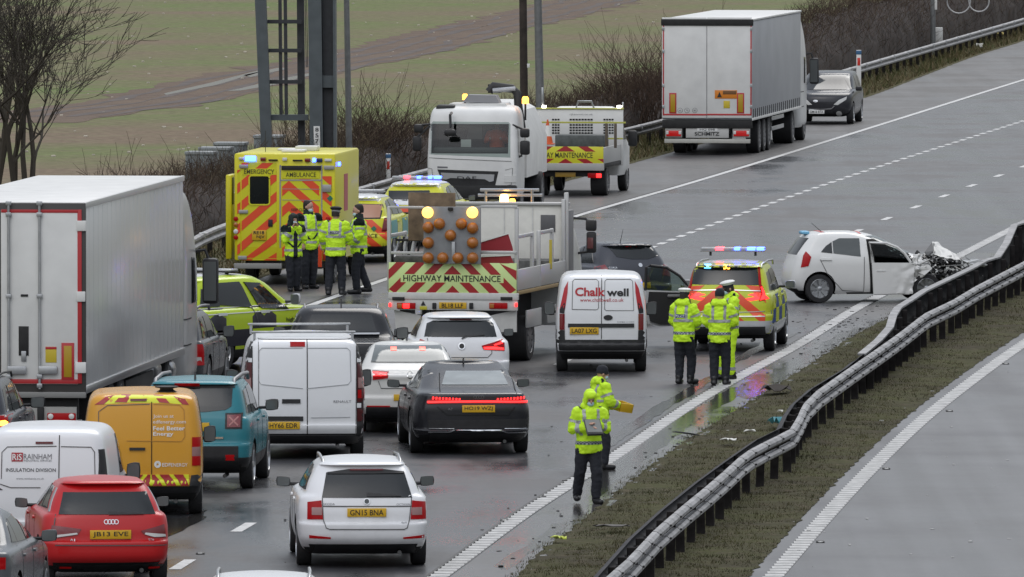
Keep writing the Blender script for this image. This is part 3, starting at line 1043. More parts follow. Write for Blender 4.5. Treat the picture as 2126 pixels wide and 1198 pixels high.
bush('thorn_bush', 1440, 270, 3.9, 2.6, 'bare thorn bush rising behind the curtain-sided lorry roof', 36, 60)
bush('thorn_bush', 265, 520, 2.9, 1.4, 'thin bare sapling bush beyond the left lorry roof', 33, 14)
bush('thorn_bush', 420, 480, 2.4, 2.0, 'low bare bush in front of the grey roadside cabinets', 34, 40)

rnd = random.Random(44)
hv, hf, hm = [], [], []
def add_twig(p, d, L, r):
    k = len(hv)
    q = p + d * L * .5 + Vector((rnd.gauss(0, .05), rnd.gauss(0, .05), 0)); e = q + (d + Vector((rnd.gauss(0, .3), rnd.gauss(0, .3), .1))).normalized() * L * .5
    a = d.orthogonal().normalized(); b = d.cross(a)
    for c, rr in ((p, r), (q, r * .7)):
        for j in range(3):
            w = 2 * PI * j / 3
            hv.append(c + (a * math.cos(w) + b * math.sin(w)) * rr)
    hv.append(e)
    mi = rnd.randrange(4)
    for j in range(3):
        hf.append((k + j, k + (j + 1) % 3, k + 3 + (j + 1) % 3, k + 3 + j)); hm.append(mi)
        hf.append((k + 3 + j, k + 3 + (j + 1) % 3, k + 6)); hm.append(mi)
def hedge_h(y):
    h = 2.05 + .35 * noise.noise(Vector((y * .12, 0, 5))) + .2 * noise.noise(Vector((y * .5, 0, 1)))
    if y > 375: h += min(1.6, (y - 375) * .03)
    return h
for i in range(60000):
    y = 212 + 340 * rnd.random() ** 1.1
    t = rnd.random()
    x = LB.X(y) - .9 - 3.2 * t
    H = hedge_h(y) * (.72 + .28 * math.sin(PI * min(1, t * 1.2 + .15)))
    z = H * rnd.random() ** .75
    L = rnd.uniform(.3, .9)
    d = Vector((rnd.gauss(.1, .5), rnd.gauss(-.1, .5), rnd.uniform(.2, 1.2))).normalized()
    add_twig(Vector((x, y, max(-.05, z - L * .6))), d, L, rnd.uniform(.004, .010))
hm_ = pymesh(hv, hf)
hed = link('hedge', hm_, None, TWIG)
hm_.polygons.foreach_set('material_index', hm)
tag(hed, 'dense dark bare hedge running behind the roadside barrier', 'hedge', kind='stuff')
# its woody inner mass
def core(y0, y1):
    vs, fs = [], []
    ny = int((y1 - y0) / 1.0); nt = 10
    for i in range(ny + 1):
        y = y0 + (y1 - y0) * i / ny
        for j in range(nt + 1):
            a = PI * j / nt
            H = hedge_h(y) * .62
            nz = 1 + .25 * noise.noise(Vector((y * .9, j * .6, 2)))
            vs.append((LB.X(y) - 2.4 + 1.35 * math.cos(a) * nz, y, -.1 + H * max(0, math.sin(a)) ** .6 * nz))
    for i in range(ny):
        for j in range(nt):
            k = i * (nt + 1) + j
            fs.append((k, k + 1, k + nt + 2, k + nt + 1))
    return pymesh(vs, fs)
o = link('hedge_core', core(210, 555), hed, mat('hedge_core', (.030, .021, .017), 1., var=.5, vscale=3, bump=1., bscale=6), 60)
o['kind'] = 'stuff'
# ================================================================== vehicle kit
def outline(w, yr, yf, rr, rf, bow, bowf, nose):
    """half plan outline (x >= 0) from rear centre round to front centre"""
    L = yf - yr
    rr = min(rr, w * .9, L * .45); rf = min(rf, w * .9, L * .45)
    pts = []
    for i in range(5):
        pts.append(((w - rr) * i / 4, yr))
    for i in range(1, 6):
        t = R(90 * i / 5)
        pts.append((w - rr + rr * math.sin(t), yr + rr * (1 - math.cos(t))))
    for i in range(1, 9):
        pts.append((w, yr + rr + (L - rr - rf) * i / 8))
    for i in range(1, 6):
        t = R(90 * i / 5)
        pts.append((w - rf + rf * math.cos(t), yf - rf + rf * math.sin(t)))
    for i in range(1, 5):
        pts.append(((w - rf) * (1 - i / 4), yf))
    out = []
    for x, y in pts:
        f = x / w
        u = (y - yr) / L
        yy = y + bow * f * f * max(0, 1 - u * 3) - bowf * f * f * max(0, 1 - (1 - u) * 3)
        tp = 1 - nose * max(0, (u - .6) / .4) ** 2 - .035 * max(0, (.22 - u) / .22) ** 2
        out.append((x * tp, yy))
    return out

def loft(rows, rr=.22, rf=.4, bow=.07, bowf=.18, nose=.07, sub=3):
    zs = list(range(len(rows)))
    cols = list(zip(*[(r[0], r[1], r[2], r[3]) for r in rows]))
    vs, fs = [], []
    rings = []
    n = (len(rows) - 1) * sub
    for k in range(n + 1):
        t = k / sub
        z, yr, yf, w = (pchip(zs, c, t) for c in cols)
        if yf < yr + .5:
            mid = (yr + yf) / 2; yr, yf = mid - .25, mid + .25
        half = outline(w, yr, yf, rr, rf, bow, bowf, nose)
        ring = half + [(-x, y) for x, y in reversed(half[1:-1])]
        rings.append(len(vs))
        vs += [(x, y, z) for x, y in ring]
    m = len(half) * 2 - 2
    for k in range(n):
        for j in range(m):
            a, b = rings[k], rings[k + 1]
            fs.append((a + j, a + (j + 1) % m, b + (j + 1) % m, b + j))
    # floor and roof caps as strips across
    h = len(half)
    for base in (rings[0], rings[-1]):
        for j in range(h - 1):
            a, b = base + j, base + j + 1
            c = base + (m - j - 1 if j + 1 < h - 1 else h - 1)
            d = base + ((m - j) % m)
            q = []
            for i in (a, b, c, d):
                if i not in q: q.append(i)
            if len(q) >= 3: fs.append(tuple(q))
    return vs, fs

def wheel_parts(r, w, spokes=5, rim_m=None, hub=.62):
    """meshes of a tyre and rim, axle along x, outer face at +x"""
    t = MB().lathe([(r * .66, -w / 2), (r * .93, -w / 2), (r, -w / 2 + .025), (r, w / 2 - .025), (r * .95, w / 2), (r * .68, w / 2 + .004), (r * .64, w / 2 - .03)], (0, 0, 0), (1, 0, 0), 28)
    m = MB()
    m.lathe([(r * .70, w / 2 - .005), (r * .655, w / 2 + .006), (r * .62, w / 2 - .02), (r * .60, w / 2 - .06), (r * .02, w / 2 - .075)], (0, 0, 0), (1, 0, 0), 28)
    m.lathe([(r * .17, w / 2 - .06), (r * .16, w / 2 - .005), (r * .05, w / 2 + .004), (.001, w / 2 + .004)], (0, 0, 0), (1, 0, 0), 12)
    for i in range(spokes):
        a = 2 * PI * i / spokes
        ca, sa = math.cos(a), math.sin(a)
        def P(rad, tw, x):
            return (x, ca * rad - sa * tw, sa * rad + ca * tw)
        vs = [P(r * .1, -r * .07, w / 2 - .01), P(r * .1, r * .07, w / 2 - .01), P(r * .64, r * .10, w / 2 - .003), P(r * .64, -r * .10, w / 2 - .003),
              P(r * .1, -r * .07, w / 2 - .05), P(r * .1, r * .07, w / 2 - .05), P(r * .64, r * .10, w / 2 - .05), P(r * .64, -r * .10, w / 2 - .05)]
        m.add(vs, [(0, 1, 2, 3), (0, 4, 5, 1), (1, 5, 6, 2), (2, 6, 7, 3), (3, 7, 4, 0)])
    return t, m

RIMBACK = mat('rim_shadow_metal', (.05, .05, .052), .5, metal=.6)
def add_wheel(V, x, y, r, w=.21, spokes=5, rim=None, side=None, steer=0.):
    """wheel > tyre, rim"""
    sd = side or (1 if x > 0 else -1)
    e = bpy.data.objects.new('wheel', None)
    COL.objects.link(e)
    e.parent = V.root
    e.location = (x, y, r)
    e.rotation_euler = (0, 0, (0 if sd > 0 else PI) + steer)
    t, m = wheel_parts(r, w, spokes)
    t.build('tyre', RUBBER, e, 35)
    m.build('rim', rim or ALLOY, e, 35)
    return e

def car_body(V, L, rows, m, axles, r, cuts=(), rr=.22, rf=.42, bow=.07, bowf=.2, nose=.08, arch=1.13, name='body', lower=None, zlow=.30, tw=.21, sharp=38):
    vs, fs = loft(rows, rr, rf, bow, bowf, nose)
    me = pymesh(vs, fs)
    bm = bmesh.new(); bm.from_mesh(me)
    bmesh.ops.recalc_face_normals(bm, faces=bm.faces)
    V.bvh = BVHTree.FromBMesh(bm)
    bm.to_mesh(me); bm.free()
    o = link(name, me, V.root)
    me.materials.append(m); me.materials.append(VOID); me.materials.append(lower or BLACK)
    W = max(q[3] for q in rows)
    V.W = W; V.L = L; V.H = rows[-1][0]; V.r = r
    if axles or cuts:
        cut = MB()
        for c in cuts: cut.box(*c)
        for y in (axles or ()):
            for sg in (-1, 1):
                cut.lathe([(r * arch, 0), (r * arch, .5)], (sg * (W - .34), y, r + .02), (sg, 0, 0), 26, True)
        co = cut.build('cut', VOID, None, None)
        o.parent = None
        md = o.modifiers.new('b', 'BOOLEAN')
        md.operation = 'DIFFERENCE'; md.solver = 'EXACT'; md.object = co
        md.material_mode = 'TRANSFER'
        nm = evaluated_mesh(o, (co,))
        o.modifiers.clear()
        old = o.data
        o.data = nm
        bpy.data.meshes.remove(old)
        kill(co)
        o.parent = V.root
        me = nm
    vi = [i for i, q in enumerate(me.materials) if q == VOID][0]
    li = [i for i, q in enumerate(me.materials) if q == (lower or BLACK)][0]
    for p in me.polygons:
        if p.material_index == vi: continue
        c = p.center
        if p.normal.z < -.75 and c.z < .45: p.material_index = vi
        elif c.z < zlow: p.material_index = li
    me.shade_smooth()
    me.set_sharp_from_angle(angle=R(sharp))
    V.body = o
    return o

def std_wheels(V, axles, r, half, w=.21, spokes=5, rim=None):
    for y in axles:
        for sg in (-1, 1):
            add_wheel(V, sg * (half - w / 2 - .015), y, r, w, spokes, rim)

def mirrors(V, y, z, m, w=.17, h=.13, x=None, glassm=None, d=.10):
    x = x or V.W * .93
    for sg in (-1, 1):
        e = MB()
        bm = bmesh.new()
        bmesh.ops.create_uvsphere(bm, u_segments=12, v_segments=8, radius=1)
        for v in bm.verts:
            c = v.co
            q = max(abs(c.x), abs(c.z), .001) / max(math.hypot(c.x, c.z), .001); k = (1 / max(q, .5)) ** .62
            v.co = Vector((sg * (x + .07 + w / 2) + c.x * k * w * .52, y + c.y * d * (.35 if c.y < 0 else .9), z + c.z * k * h * .52 + (c.x * sg * .06 * h)))
        me = bm_mesh(bm)
        o = link('door_mirror', me, V.root, m, 60)
        g = MB().prism([(sg * (x + .07 + w / 2) + a * w * .44, z + b * h * .44) for a, b in rrect(-1, 1, -1, 1, .4)], 'y', y - d * .37, y - d * .33)
        g.build('mirror_glass', glassm or mat('mirror_glass', (.10, .11, .11), .08, spec=.8), o, None)
        MB().tube([(sg * (x - .10), y + .03, z - h * .3), (sg * (x + .10), y + .02, z - h * .25)], .025, 6).build('mirror_arm', BLACK, o)

def roof_rails(V, x, y0, y1, z, m=None, r=.018, h=.05):
    for sg in (-1, 1):
        MB().tube([(sg * x, y0, z - .02), (sg * x, y0 + .1, z + h), (sg * (x + .01), (y0 + y1) / 2, z + h + .025), (sg * x, y1 - .1, z + h - .01), (sg * x, y1, z - .04)], r, 7).build('roof_rail', m or BLACK, V.root, 60)

def fin(V, y, z, x=0., h=.07, tall=False):
    if tall:
        MB().tube([(x, y, z - .02), (x + .02, y - .12, z + .28)], .008, 5, .003).build('aerial', BLACK, V.root)
    else:
        MB().prism([(y - .10, z - .015), (y + .08, z - .015), (y - .06, z + h)], 'x', x - .012, x + .012).build('aerial', BLACK, V.root)

def wiper(V, x0, z0, x1, z1):
    V.line('rear', [(x0, z0), (x1, z1)], .03, BLACK, 'rear_wiper', off=.02)

def prof(L, H, W, kind):
    """side-profile rows (z, rear y, front y, half width)"""
    T = {
        'hatch': [(.13, .32, .32, .84), (.2, .12, .14, .94), (.30, .0, .03, .985), (.405, .0, .0, 1.), (.425, .012, .0, 1.), (.44, .05, .01, 1.), (.53, .065, .05, 1.), (.60, .09, .30, .99), (.652, .115, .62, .972), (.676, .13, .95, .93), (.69, .14, 1.03, .885), (.78, .22, 1.38, .825), (.90, .36, 1.86, .72), (.945, .415, 2.08, .665), (.957, .34, 2.14, .645), (.978, .40, 2.3, .60), (.992, .65, 2.5, .5), (1., 1.15, 2.8, .3)],
        'sedan': [(.13, .32, .32, .84), (.2, .12, .14, .94), (.30, .0, .03, .985), (.405, .0, .0, 1.), (.425, .012, .0, 1.), (.44, .045, .01, 1.), (.53, .05, .05, 1.), (.60, .05, .30, .99), (.652, .035, .62, .972), (.676, .05, .95, .94), (.69, .16, 1.02, .90), (.715, .52, 1.1, .875), (.79, .77, 1.40, .82), (.90, 1.12, 1.9, .715), (.95, 1.38, 2.12, .655), (.98, 1.7, 2.36, .58), (.993, 1.95, 2.55, .48), (1., 2.2, 2.8, .3)],
        'suv': [(.15, .30, .30, .86), (.21, .12, .14, .95), (.30, .0, .03, .99), (.40, .0, .0, 1.), (.42, .012, .0, 1.), (.435, .045, .0, 1.), (.53, .055, .04, 1.), (.60, .075, .22, .99), (.635, .09, .6, .975), (.655, .10, .92, .945), (.67, .11, .98, .915), (.76, .17, 1.3, .875), (.90, .29, 1.72, .80), (.945, .335, 1.92, .755), (.957, .27, 1.97, .74), (.978, .32, 2.14, .69), (.992, .5, 2.35, .58), (1., .9, 2.55, .36)],
        'van': [(.13, .25, .30, .88), (.19, .08, .12, .96), (.265, .0, .03, .99), (.285, .0, .02, .995), (.30, .03, .0, 1.), (.40, .03, .0, 1.), (.48, .035, .10, 1.), (.54, .04, .40, .998), (.60, .045, .80, .99), (.75, .075, 1.12, .955), (.90, .125, 1.55, .905), (.945, .155, 1.74, .865), (.968, .21, 1.85, .82), (.988, .33, 2.0, .73), (1., .65, 2.3, .46)],
    }[kind]
    return [(z * H, yr, L - a, w * W) for z, yr, a, w in T]

def side_glass(V, panes, m=GLASS, trim=True):
    for p in panes:
        V.both(p, m, 'side_window', off=.01, maxe=.12)

def car_side_panes(L, H, kind):
    if kind == 'hatch':
        return [[(.62, .72 * H), (1.28, .705 * H), (1.33, .91 * H), (1.0, .905 * H)], [(1.36, .705 * H), (2.12, .69 * H), (2.16, .93 * H), (1.42, .92 * H)], [(2.20, .69 * H), (L - 1.45, .69 * H), (L - 1.98, .90 * H), (2.24, .93 * H)]]
    if kind == 'sedan':
        return [[(1.10, .73 * H), (1.5, .715 * H), (1.62, .90 * H), (1.45, .88 * H)], [(1.56, .715 * H), (2.28, .70 * H), (2.32, .93 * H), (1.68, .91 * H)], [(2.36, .70 * H), (L - 1.45, .70 * H), (L - 2.02, .90 * H), (2.40, .93 * H)]]
    if kind == 'suv':
        return [[(.50, .69 * H), (1.10, .68 * H), (1.14, .90 * H), (.66, .89 * H)], [(1.18, .68 * H), (2.02, .67 * H), (2.06, .92 * H), (1.22, .91 * H)], [(2.10, .67 * H), (L - 1.35, .67 * H), (L - 1.82, .89 * H), (2.14, .92 * H)]]
    return [[(L - 2.35, .60 * H), (L - 1.15, .60 * H), (L - 1.62, .88 * H), (L - 2.30, .90 * H)]]

def door_lines(V, ys, z0, z1, belt=None, m=None):
    for y in ys:
        for v in ('left', 'right'):
            V.line(v, [(y, z0), (y, z1)], .012, VOID, off=.003)

def handles(V, ys, z, m):
    for y in ys:
        for v in ('left', 'right'):
            V.patch(v, rrect(y - .11, y + .11, z - .018, z + .018, .012, 2), m, 'door_handle', off=.025)

def screen(V, H, L, kind):
    """windscreen on the front"""
    a = {'hatch': .70, 'sedan': .70, 'suv': .68, 'van': .60}[kind]
    W = V.W
    V.patch('front', [(-W * .82, a * H), (W * .82, a * H), (W * .66, .92 * H), (-W * .66, .92 * H)], GLASS, 'windscreen', off=.006, maxe=.2)

def headlamps(V, z, h=.14):
    W = V.W
    V.mirror([(W * .45, z), (W * .9, z + .03), (W * .9, z + h), (W * .5, z + h * .7)], WLENS, 'headlamp', view='front', off=.008)

def basic_car(V, L, H, W, kind, col, axles=None, r=.32, spokes=5, rim=None, **kw):
    axles = axles or (.78, L - .85)
    rows = kw.pop('rows', None) or prof(L, H, W, kind)
    mir = kw.pop('mir', None)
    mirm = kw.pop('mirm', None)
    panes = kw.pop('panes', None)
    hand = kw.pop('handles', None)
    car_body(V, L, rows, col, axles, r, **kw)
    std_wheels(V, axles, r, W, .2, spokes, rim)
    side_glass(V, panes or car_side_panes(L, H, kind))
    screen(V, H, L, kind)
    headlamps(V, .40 * H)
    zs = [(.18 * H, .69 * H)]
    if kind != 'van':
        door_lines(V, (1.35, 2.18 if kind != 'sedan' else 2.34, L - 1.25), .22 * H, .69 * H)
        handles(V, (1.55, 2.55), .60 * H, hand or col)
    else:
        door_lines(V, (L - 2.42, L - 1.2), .2 * H, .9 * H)
    mirrors(V, L - (1.62 if kind != 'van' else 1.45), .70 * H if kind != 'van' else .58 * H, mirm or BLACK, *(mir or (.17, .13)))
    # exhaust and axle beam under the tail
    MB().tube([(-W * .5, axles[0], r), (W * .5, axles[0], r)], .04, 6).build('rear_axle', VOID, V.root)
    MB().tube([(W * .55, .12, .22), (W * .55, .6, .22)], .03, 8).build('exhaust', mat('exhaust_steel', (.1, .1, .1), .4, metal=.8), V.root)
    return V

def light_bar(V, x0, x1, y, z, segs, m_base=None, d=.14, h=.07, feet=True):
    """roof light bar: base, and a lens segment for each (from, to, material)"""
    e = MB().box(x0, x1, y - d, y + d, z, z + h * .35, .01).build('light_bar', m_base or mat('bar_base', (.25, .25, .26), .4), V.root)
    MB().box(x0 + .01, x1 - .01, y - d * .92, y + d * .92, z + h * .36, z + h, .02).build('light_bar_lens', mat('bar_lens_grey', (.38, .39, .40), .2, coat=.5), e)
    for a, b, m in segs:
        MB().box(x0 + (x1 - x0) * a, x0 + (x1 - x0) * b, y - d * 1.0, y + d * 1.0, z + h * .34, z + h * 1.03, .012).build('lit_lamp', m, e)
    if feet:
        for x in (x0 * .7, x1 * .7):
            MB().box(x - .02, x + .02, y - .04, y + .04, z - .08, z + .002, .004).build('bar_foot', BLACK, e)
    return e
# ================================================================== cars and vans in the queue
def Zm(ox, oy, k):
    def f(pts):
        return [(ox + p[0] / k, oy + p[1] / k) + tuple(p[2:]) for p in pts]
    return f
Z3, Z4, Z5, Z6 = Zm(0, 760, 2.735), Zm(300, 560, 2.604), Zm(560, 900, 4.019), Zm(740, 620, 3.5225)
ZC, ZA, ZD, ZL, ZH = Zm(1120, 470, 3.423), Zm(380, 290, 3.423), Zm(820, 160, 3.937), Zm(1300, 0, 3.523), Zm(780, 380, 3.523)
ZK, ZLL, ZQ, ZP, ZG, ZS = Zm(1600, 440, 3.743), Zm(0, 340, 2.1396), Zm(1140, 380, 3.523), Zm(740, 350, 6.305), Zm(380, 620, 6.654), Zm(0, 760, 7.985)

def VR(V, zf, pts, dep=.1):
    out = []
    for p in zf(pts):
        out.append(V.rel(p[0], p[1], p[2] if len(p) > 2 else dep))
    return out
def zrect(x0, y0, x1, y1): return [(x0, y1), (x1, y1), (x1, y0), (x0, y0)]
def rp(V, zf, pts, m, name, dep=.1, **kw):
    return V.patch('rear', VR(V, zf, pts, dep), m, name, **kw)
def rline(V, zf, pts, w, m=None, name='panel_gap', dep=.1, **kw):
    return V.line('rear', VR(V, zf, pts, dep), w, m or VOID, name, **kw)
def rtext(V, zf, txt, cx, cy, w, h, m, dep=.1, **kw):
    (x, z), = VR(V, zf, [(cx, cy)], dep)
    k = (zf([(1, 0)])[0][0] - zf([(0, 0)])[0][0]) / V.S
    return V.text('rear', txt, x, z, w * k, h * k, m, **kw)
def rplate(V, zf, txt, cx, cy, w, h, dep=.05, **kw):
    (x, z), = VR(V, zf, [(cx, cy)], dep)
    k = (zf([(1, 0)])[0][0] - zf([(0, 0)])[0][0]) / V.S
    return V.plate('rear', txt, x, z, w * k, h * k, **kw)
def ring(V, zf, cx, cy, r, w, m, name='badge', dep=.1, off=.012):
    (x, z), = VR(V, zf, [(cx, cy)], dep)
    k = (zf([(1, 0)])[0][0] - zf([(0, 0)])[0][0]) / V.S
    pts = disc(x, z, r * k, 14)
    pts.append(pts[0])
    inn = disc(x, z, (r - w) * k, 14); inn.append(inn[0])
    mb = MB()
    P = [V.project('rear', a, b, off) for a, b in pts] + [V.project('rear', a, b, off) for a, b in inn]
    n = len(pts)
    mb.add(P, [(i, i + 1, n + i + 1, n + i) for i in range(n - 1)])
    return mb.build(name, m, V.root, None)
WTXT = mat('white_lettering', (.72, .72, .70), .5)
GTXT = mat('grey_lettering', (.16, .16, .17), .4)
SEAM = mat('seam_and_crease_shade', (.09, .09, .09), .7)  # dark joints, and crease shade drawn as dark lines

# ---- white estate car
V = Thing('estate_car', 755, 1182, -3, 'white estate car with silver roof rails, plate GN15 BNA', 'car')
def estate(V, col, H=1.47, W=.9):
    basic_car(V, 4.6, H, W, 'hatch', col, axles=(.98, 3.65), r=.325, spokes=5, zlow=.19, mirm=BLACK, mir=(.19, .135))
    roof_rails(V, .53, .62, 2.7, H - .06, ALLOY, .02, .045)
estate(V, WHITE)
rp(V, Z5, [(432, 530, .3), (1185, 530, .3), (1120, 322, .5), (470, 322, .5)], GLASS, 'rear_window')
rp(V, Z5, [(480, 322, .5), (660, 296, .5), (940, 296, .5), (1115, 318, .5), (1115, 330, .5), (480, 334, .5)], BLACK, 'roof_spoiler_edge', off=.02)
rp(V, Z5, zrect(665, 298, 940, 310), mat('dark_red_lens', (.10, .006, .008), .2), 'high_brake_lamp', .5, off=.035)
for s_ in (1, -1):
    rp(V, Z5, [(810 + s_ * (318 - 810), 575), (810 + s_ * (432 - 810), 560), (810 + s_ * (437 - 810), 625), (810 + s_ * (445 - 810), 716), (810 + s_ * (315 - 810), 716)], RED_L, 'tail_lamp', off=.012)
    rp(V, Z5, zrect(*sorted((810 + s_ * (352 - 810), 810 + s_ * (436 - 810)))[:1], 618, sorted((810 + s_ * (352 - 810), 810 + s_ * (436 - 810)))[1], 680), mat('lamp_grey_lens', (.30, .16, .15), .2, coat=.5), 'reversing_lamp', off=.02)
    rp(V, Z5, [(810 + s_ * 480, 846), (810 + s_ * 480, 872), (810 + s_ * 302, 876), (810 + s_ * 302, 862)], RED_L, 'reflector')
rplate(V, Z5, 'GN15 BNA', 810, 660, 325, 70)
rline(V, Z5, [(440, 540), (447, 720), (470, 785), (500, 797), (1120, 797), (1145, 785), (1165, 720), (1185, 540)], .012, SEAM)
rline(V, Z5, [(440, 608), (1185, 608)], .014, SEAM, 'crease_shade_line')  # shade along the crease, drawn as a dark line
rp(V, Z5, [(392, 925), (1208, 925), (1240, 1010), (360, 1010)], BLACK, 'lower_bumper', .02, off=.012)
rp(V, Z5, [(810 + 24 * math.cos(t * .5236), 568 + 24 * math.sin(t * .5236)) for t in range(12)], mat('badge_dark', (.05, .06, .06), .3), 'badge', off=.012)
ring(V, Z5, 810, 568, 26, 5, CHROME, off=.016)
rtext(V, Z5, 'SKODA', 496, 590, 95, 17, GTXT); rtext(V, Z5, 'OCTAVIA', 1114, 592, 112, 16, GTXT); rtext(V, Z5, '4x4', 1118, 743, 46, 14, GTXT)
rp(V, Z5, [(805, 490, .32), (830, 492, .32), (1090, 512, .3), (1095, 520, .3), (805, 522, .3)], BLACK, 'rear_wiper', off=.02)

# ---- second white estate, only its roof reaches into the picture
V = Thing('estate_car', 547, 1474, -1, 'white car at the bottom edge showing only its roof and roof rails', 'car')
estate(V, WHITE, 1.49, .9)
V.patch('rear', [(-.62, .98), (.62, .98), (.55, 1.34), (-.55, 1.34)], GLASS, 'rear_window')
V.mirror([(.6, .62), (.82, .64), (.82, .9), (.62, .92)], RED_L, 'tail_lamp')
V.plate('rear', '', 0, .78)

# ---- dark grey fastback
ANTH = paint('anthracite_paint', (.014, .015, .019), .10, .2)
V = Thing('fastback_car', 981, 946, -4.2, 'dark grey fastback with full-width red light strip, plate HO19 WZJ', 'car')
L = 4.95
rows = [(z, yr, L - a, w) for z, yr, a, w in [(.19, .34, .34, .80), (.28, .12, .16, .9), (.40, .0, .04, .945), (.43, .035, 0, .95), (.58, .03, 0, .955), (.74, .03, .05, .945), (.86, .05, .3, .915), (.965, .055, .9, .875), (.995, .10, 1.0, .85), (1.03, .45, 1.2, .81), (1.12, .85, 1.5, .765), (1.24, 1.35, 1.9, .70), (1.335, 1.8, 2.2, .63), (1.395, 2.2, 2.45, .56), (1.415, 2.5, 2.75, .34)]]
basic_car(V, L, 1.415, .955, 'sedan', ANTH, axles=(.95, 3.88), r=.35, spokes=10, rows=rows, zlow=.2, mirm=BLACK, mir=(.20, .13))
rp(V, Z6, [(630, 634, .6), (1118, 634, .6), (1062, 530, 1.5), (655, 530, 1.5)], GLASSL, 'rear_window', off=.008)
rline(V, Z6, [(612, 680, .3), (608, 545, 1.4)], .015, VOID)
rline(V, Z6, [(1140, 550, 1.4), (1166, 690, .3)], .015, VOID)
rp(V, Z6, [(510, 775), (520, 738), (560, 722), (745, 742), (1040, 745), (1225, 725), (1250, 740), (1250, 775), (1100, 768), (700, 768)], mat('dark_red_lens', (.10, .006, .008), .2), 'light_panel', off=.008)
rline(V, Z6, [(520, 757), (640, 754), (760, 752), (893, 751), (1030, 752), (1140, 754), (1248, 757)], .03, RED_ON, 'light_strip', .1, off=.03)
for s_ in (-1, 1):
    for k in range(9):
        xx = 893 + s_ * (140 + 24 * k)
        rp(V, Z6, [(xx - 7, 744 - k * 1.0), (xx + 5, 744 - k * 1.0), (xx + 7, 728 - k * 1.2), (xx - 5, 728 - k * 1.2)], RED_ON, 'lamp_element', off=.018)
    rp(V, Z6, [(893 + s_ * 368, 768), (893 + s_ * 250, 764), (893 + s_ * 250, 757), (893 + s_ * 368, 757)][::s_], RED_L, 'tail_lamp', off=.017)
rplate(V, Z6, 'HO19 WZJ', 893, 805, 240, 52)
for q in range(4): ring(V, Z6, 866 + q * 18, 719, 12, 3.5, mat('badge_black_chrome', (.16, .16, .17), .2, metal=.8))
rtext(V, Z6, 'A7', 684, 806, 34, 17, GTXT)
rline(V, Z6, [(525, 975), (680, 975), (722, 960), (1062, 964), (1105, 980), (1245, 978)], .016, CHROME, 'chrome_trim', .03, off=.012)
rline(V, Z6, [(530, 951), (715, 951)], .012, CHROME, 'chrome_trim', .03, off=.012)
rline(V, Z6, [(1085, 951), (1245, 951)], .012, CHROME, 'chrome_trim', .03, off=.012)
rp(V, Z6, [(530, 890), (1260, 880), (1260, 950), (530, 945)], BLACK, 'bumper_grille', .02, off=.006)
rp(V, Z6, [(540, 985), (1235, 985), (1235, 1050), (540, 1050)], BLACK, 'diffuser', .03, off=.01)
rline(V, Z6, [(590, 790), (660, 850), (1110, 850), (1160, 790)], .012, VOID)
fin(V, 2.15, 1.405)
# ---- white saloon to its left
PEARL = paint('pearl_white_paint', (.66, .66, .63))
V = Thing('saloon_car', 847, 902, -1, 'white saloon with lit red tail lamps squeezed between van and fastback', 'car')
basic_car(V, 4.7, 1.45, .9, 'sedan', PEARL, axles=(.98, 3.75), r=.33, zlow=.32, mirm=BLACK)
rp(V, Z6, [(108, 468, .72), (652, 468, .72), (618, 348, 1.35), (138, 348, 1.35)], mat('car_glass_mid', (.13, .147, .147), .1, spec=.4, var=.2, vscale=1.8), 'rear_window', off=.02, maxe=.06)
for s_ in (1, -1):
    rp(V, Z6, [(377 - s_ * 259, 535), (377 - s_ * 139, 541), (377 - s_ * 147, 580), (377 - s_ * 257, 594)][::-s_], RED_L, 'tail_lamp', off=.012)
    rp(V, Z6, [(377 - s_ * 255, 544), (377 - s_ * 155, 549), (377 - s_ * 158, 562), (377 - s_ * 255, 566)][::-s_], RED_ON, 'lit_tail_lamp', off=.018)
    rp(V, Z6, [(377 - s_ * 300, 783), (377 - s_ * 130, 783), (377 - s_ * 130, 792), (377 - s_ * 300, 792)][::-s_], RED_L, 'reflector', .03, off=.014)
    rp(V, lambda q: [(a, b) + tuple(c) for a, b, *c in Z6(q)], zrect(377 + s_ * 105 - 22, 362, 377 + s_ * 105 + 22, 384), glow('lamp_seen_through', (1., .12, .08), 1.6), 'lamps_ahead_glow', 1.2, off=.028)  # lamps of cars ahead, put on the rear glass as glowing patches
rplate(V, Z6, '', 385, 722, 225, 46)
ring(V, Z6, 393, 560, 24, 5, CHROME); rtext(V, Z6, 'VW', 393, 560, 30, 26, CHROME, bold=.01)
rline(V, Z6, [(160, 600), (180, 655), (580, 655), (600, 600)], .012, SEAM)
rp(V, Z6, zrect(70, 792, 690, 870), BLACK, 'lower_bumper', .03, off=.01)
fin(V, 2.2, 1.44)
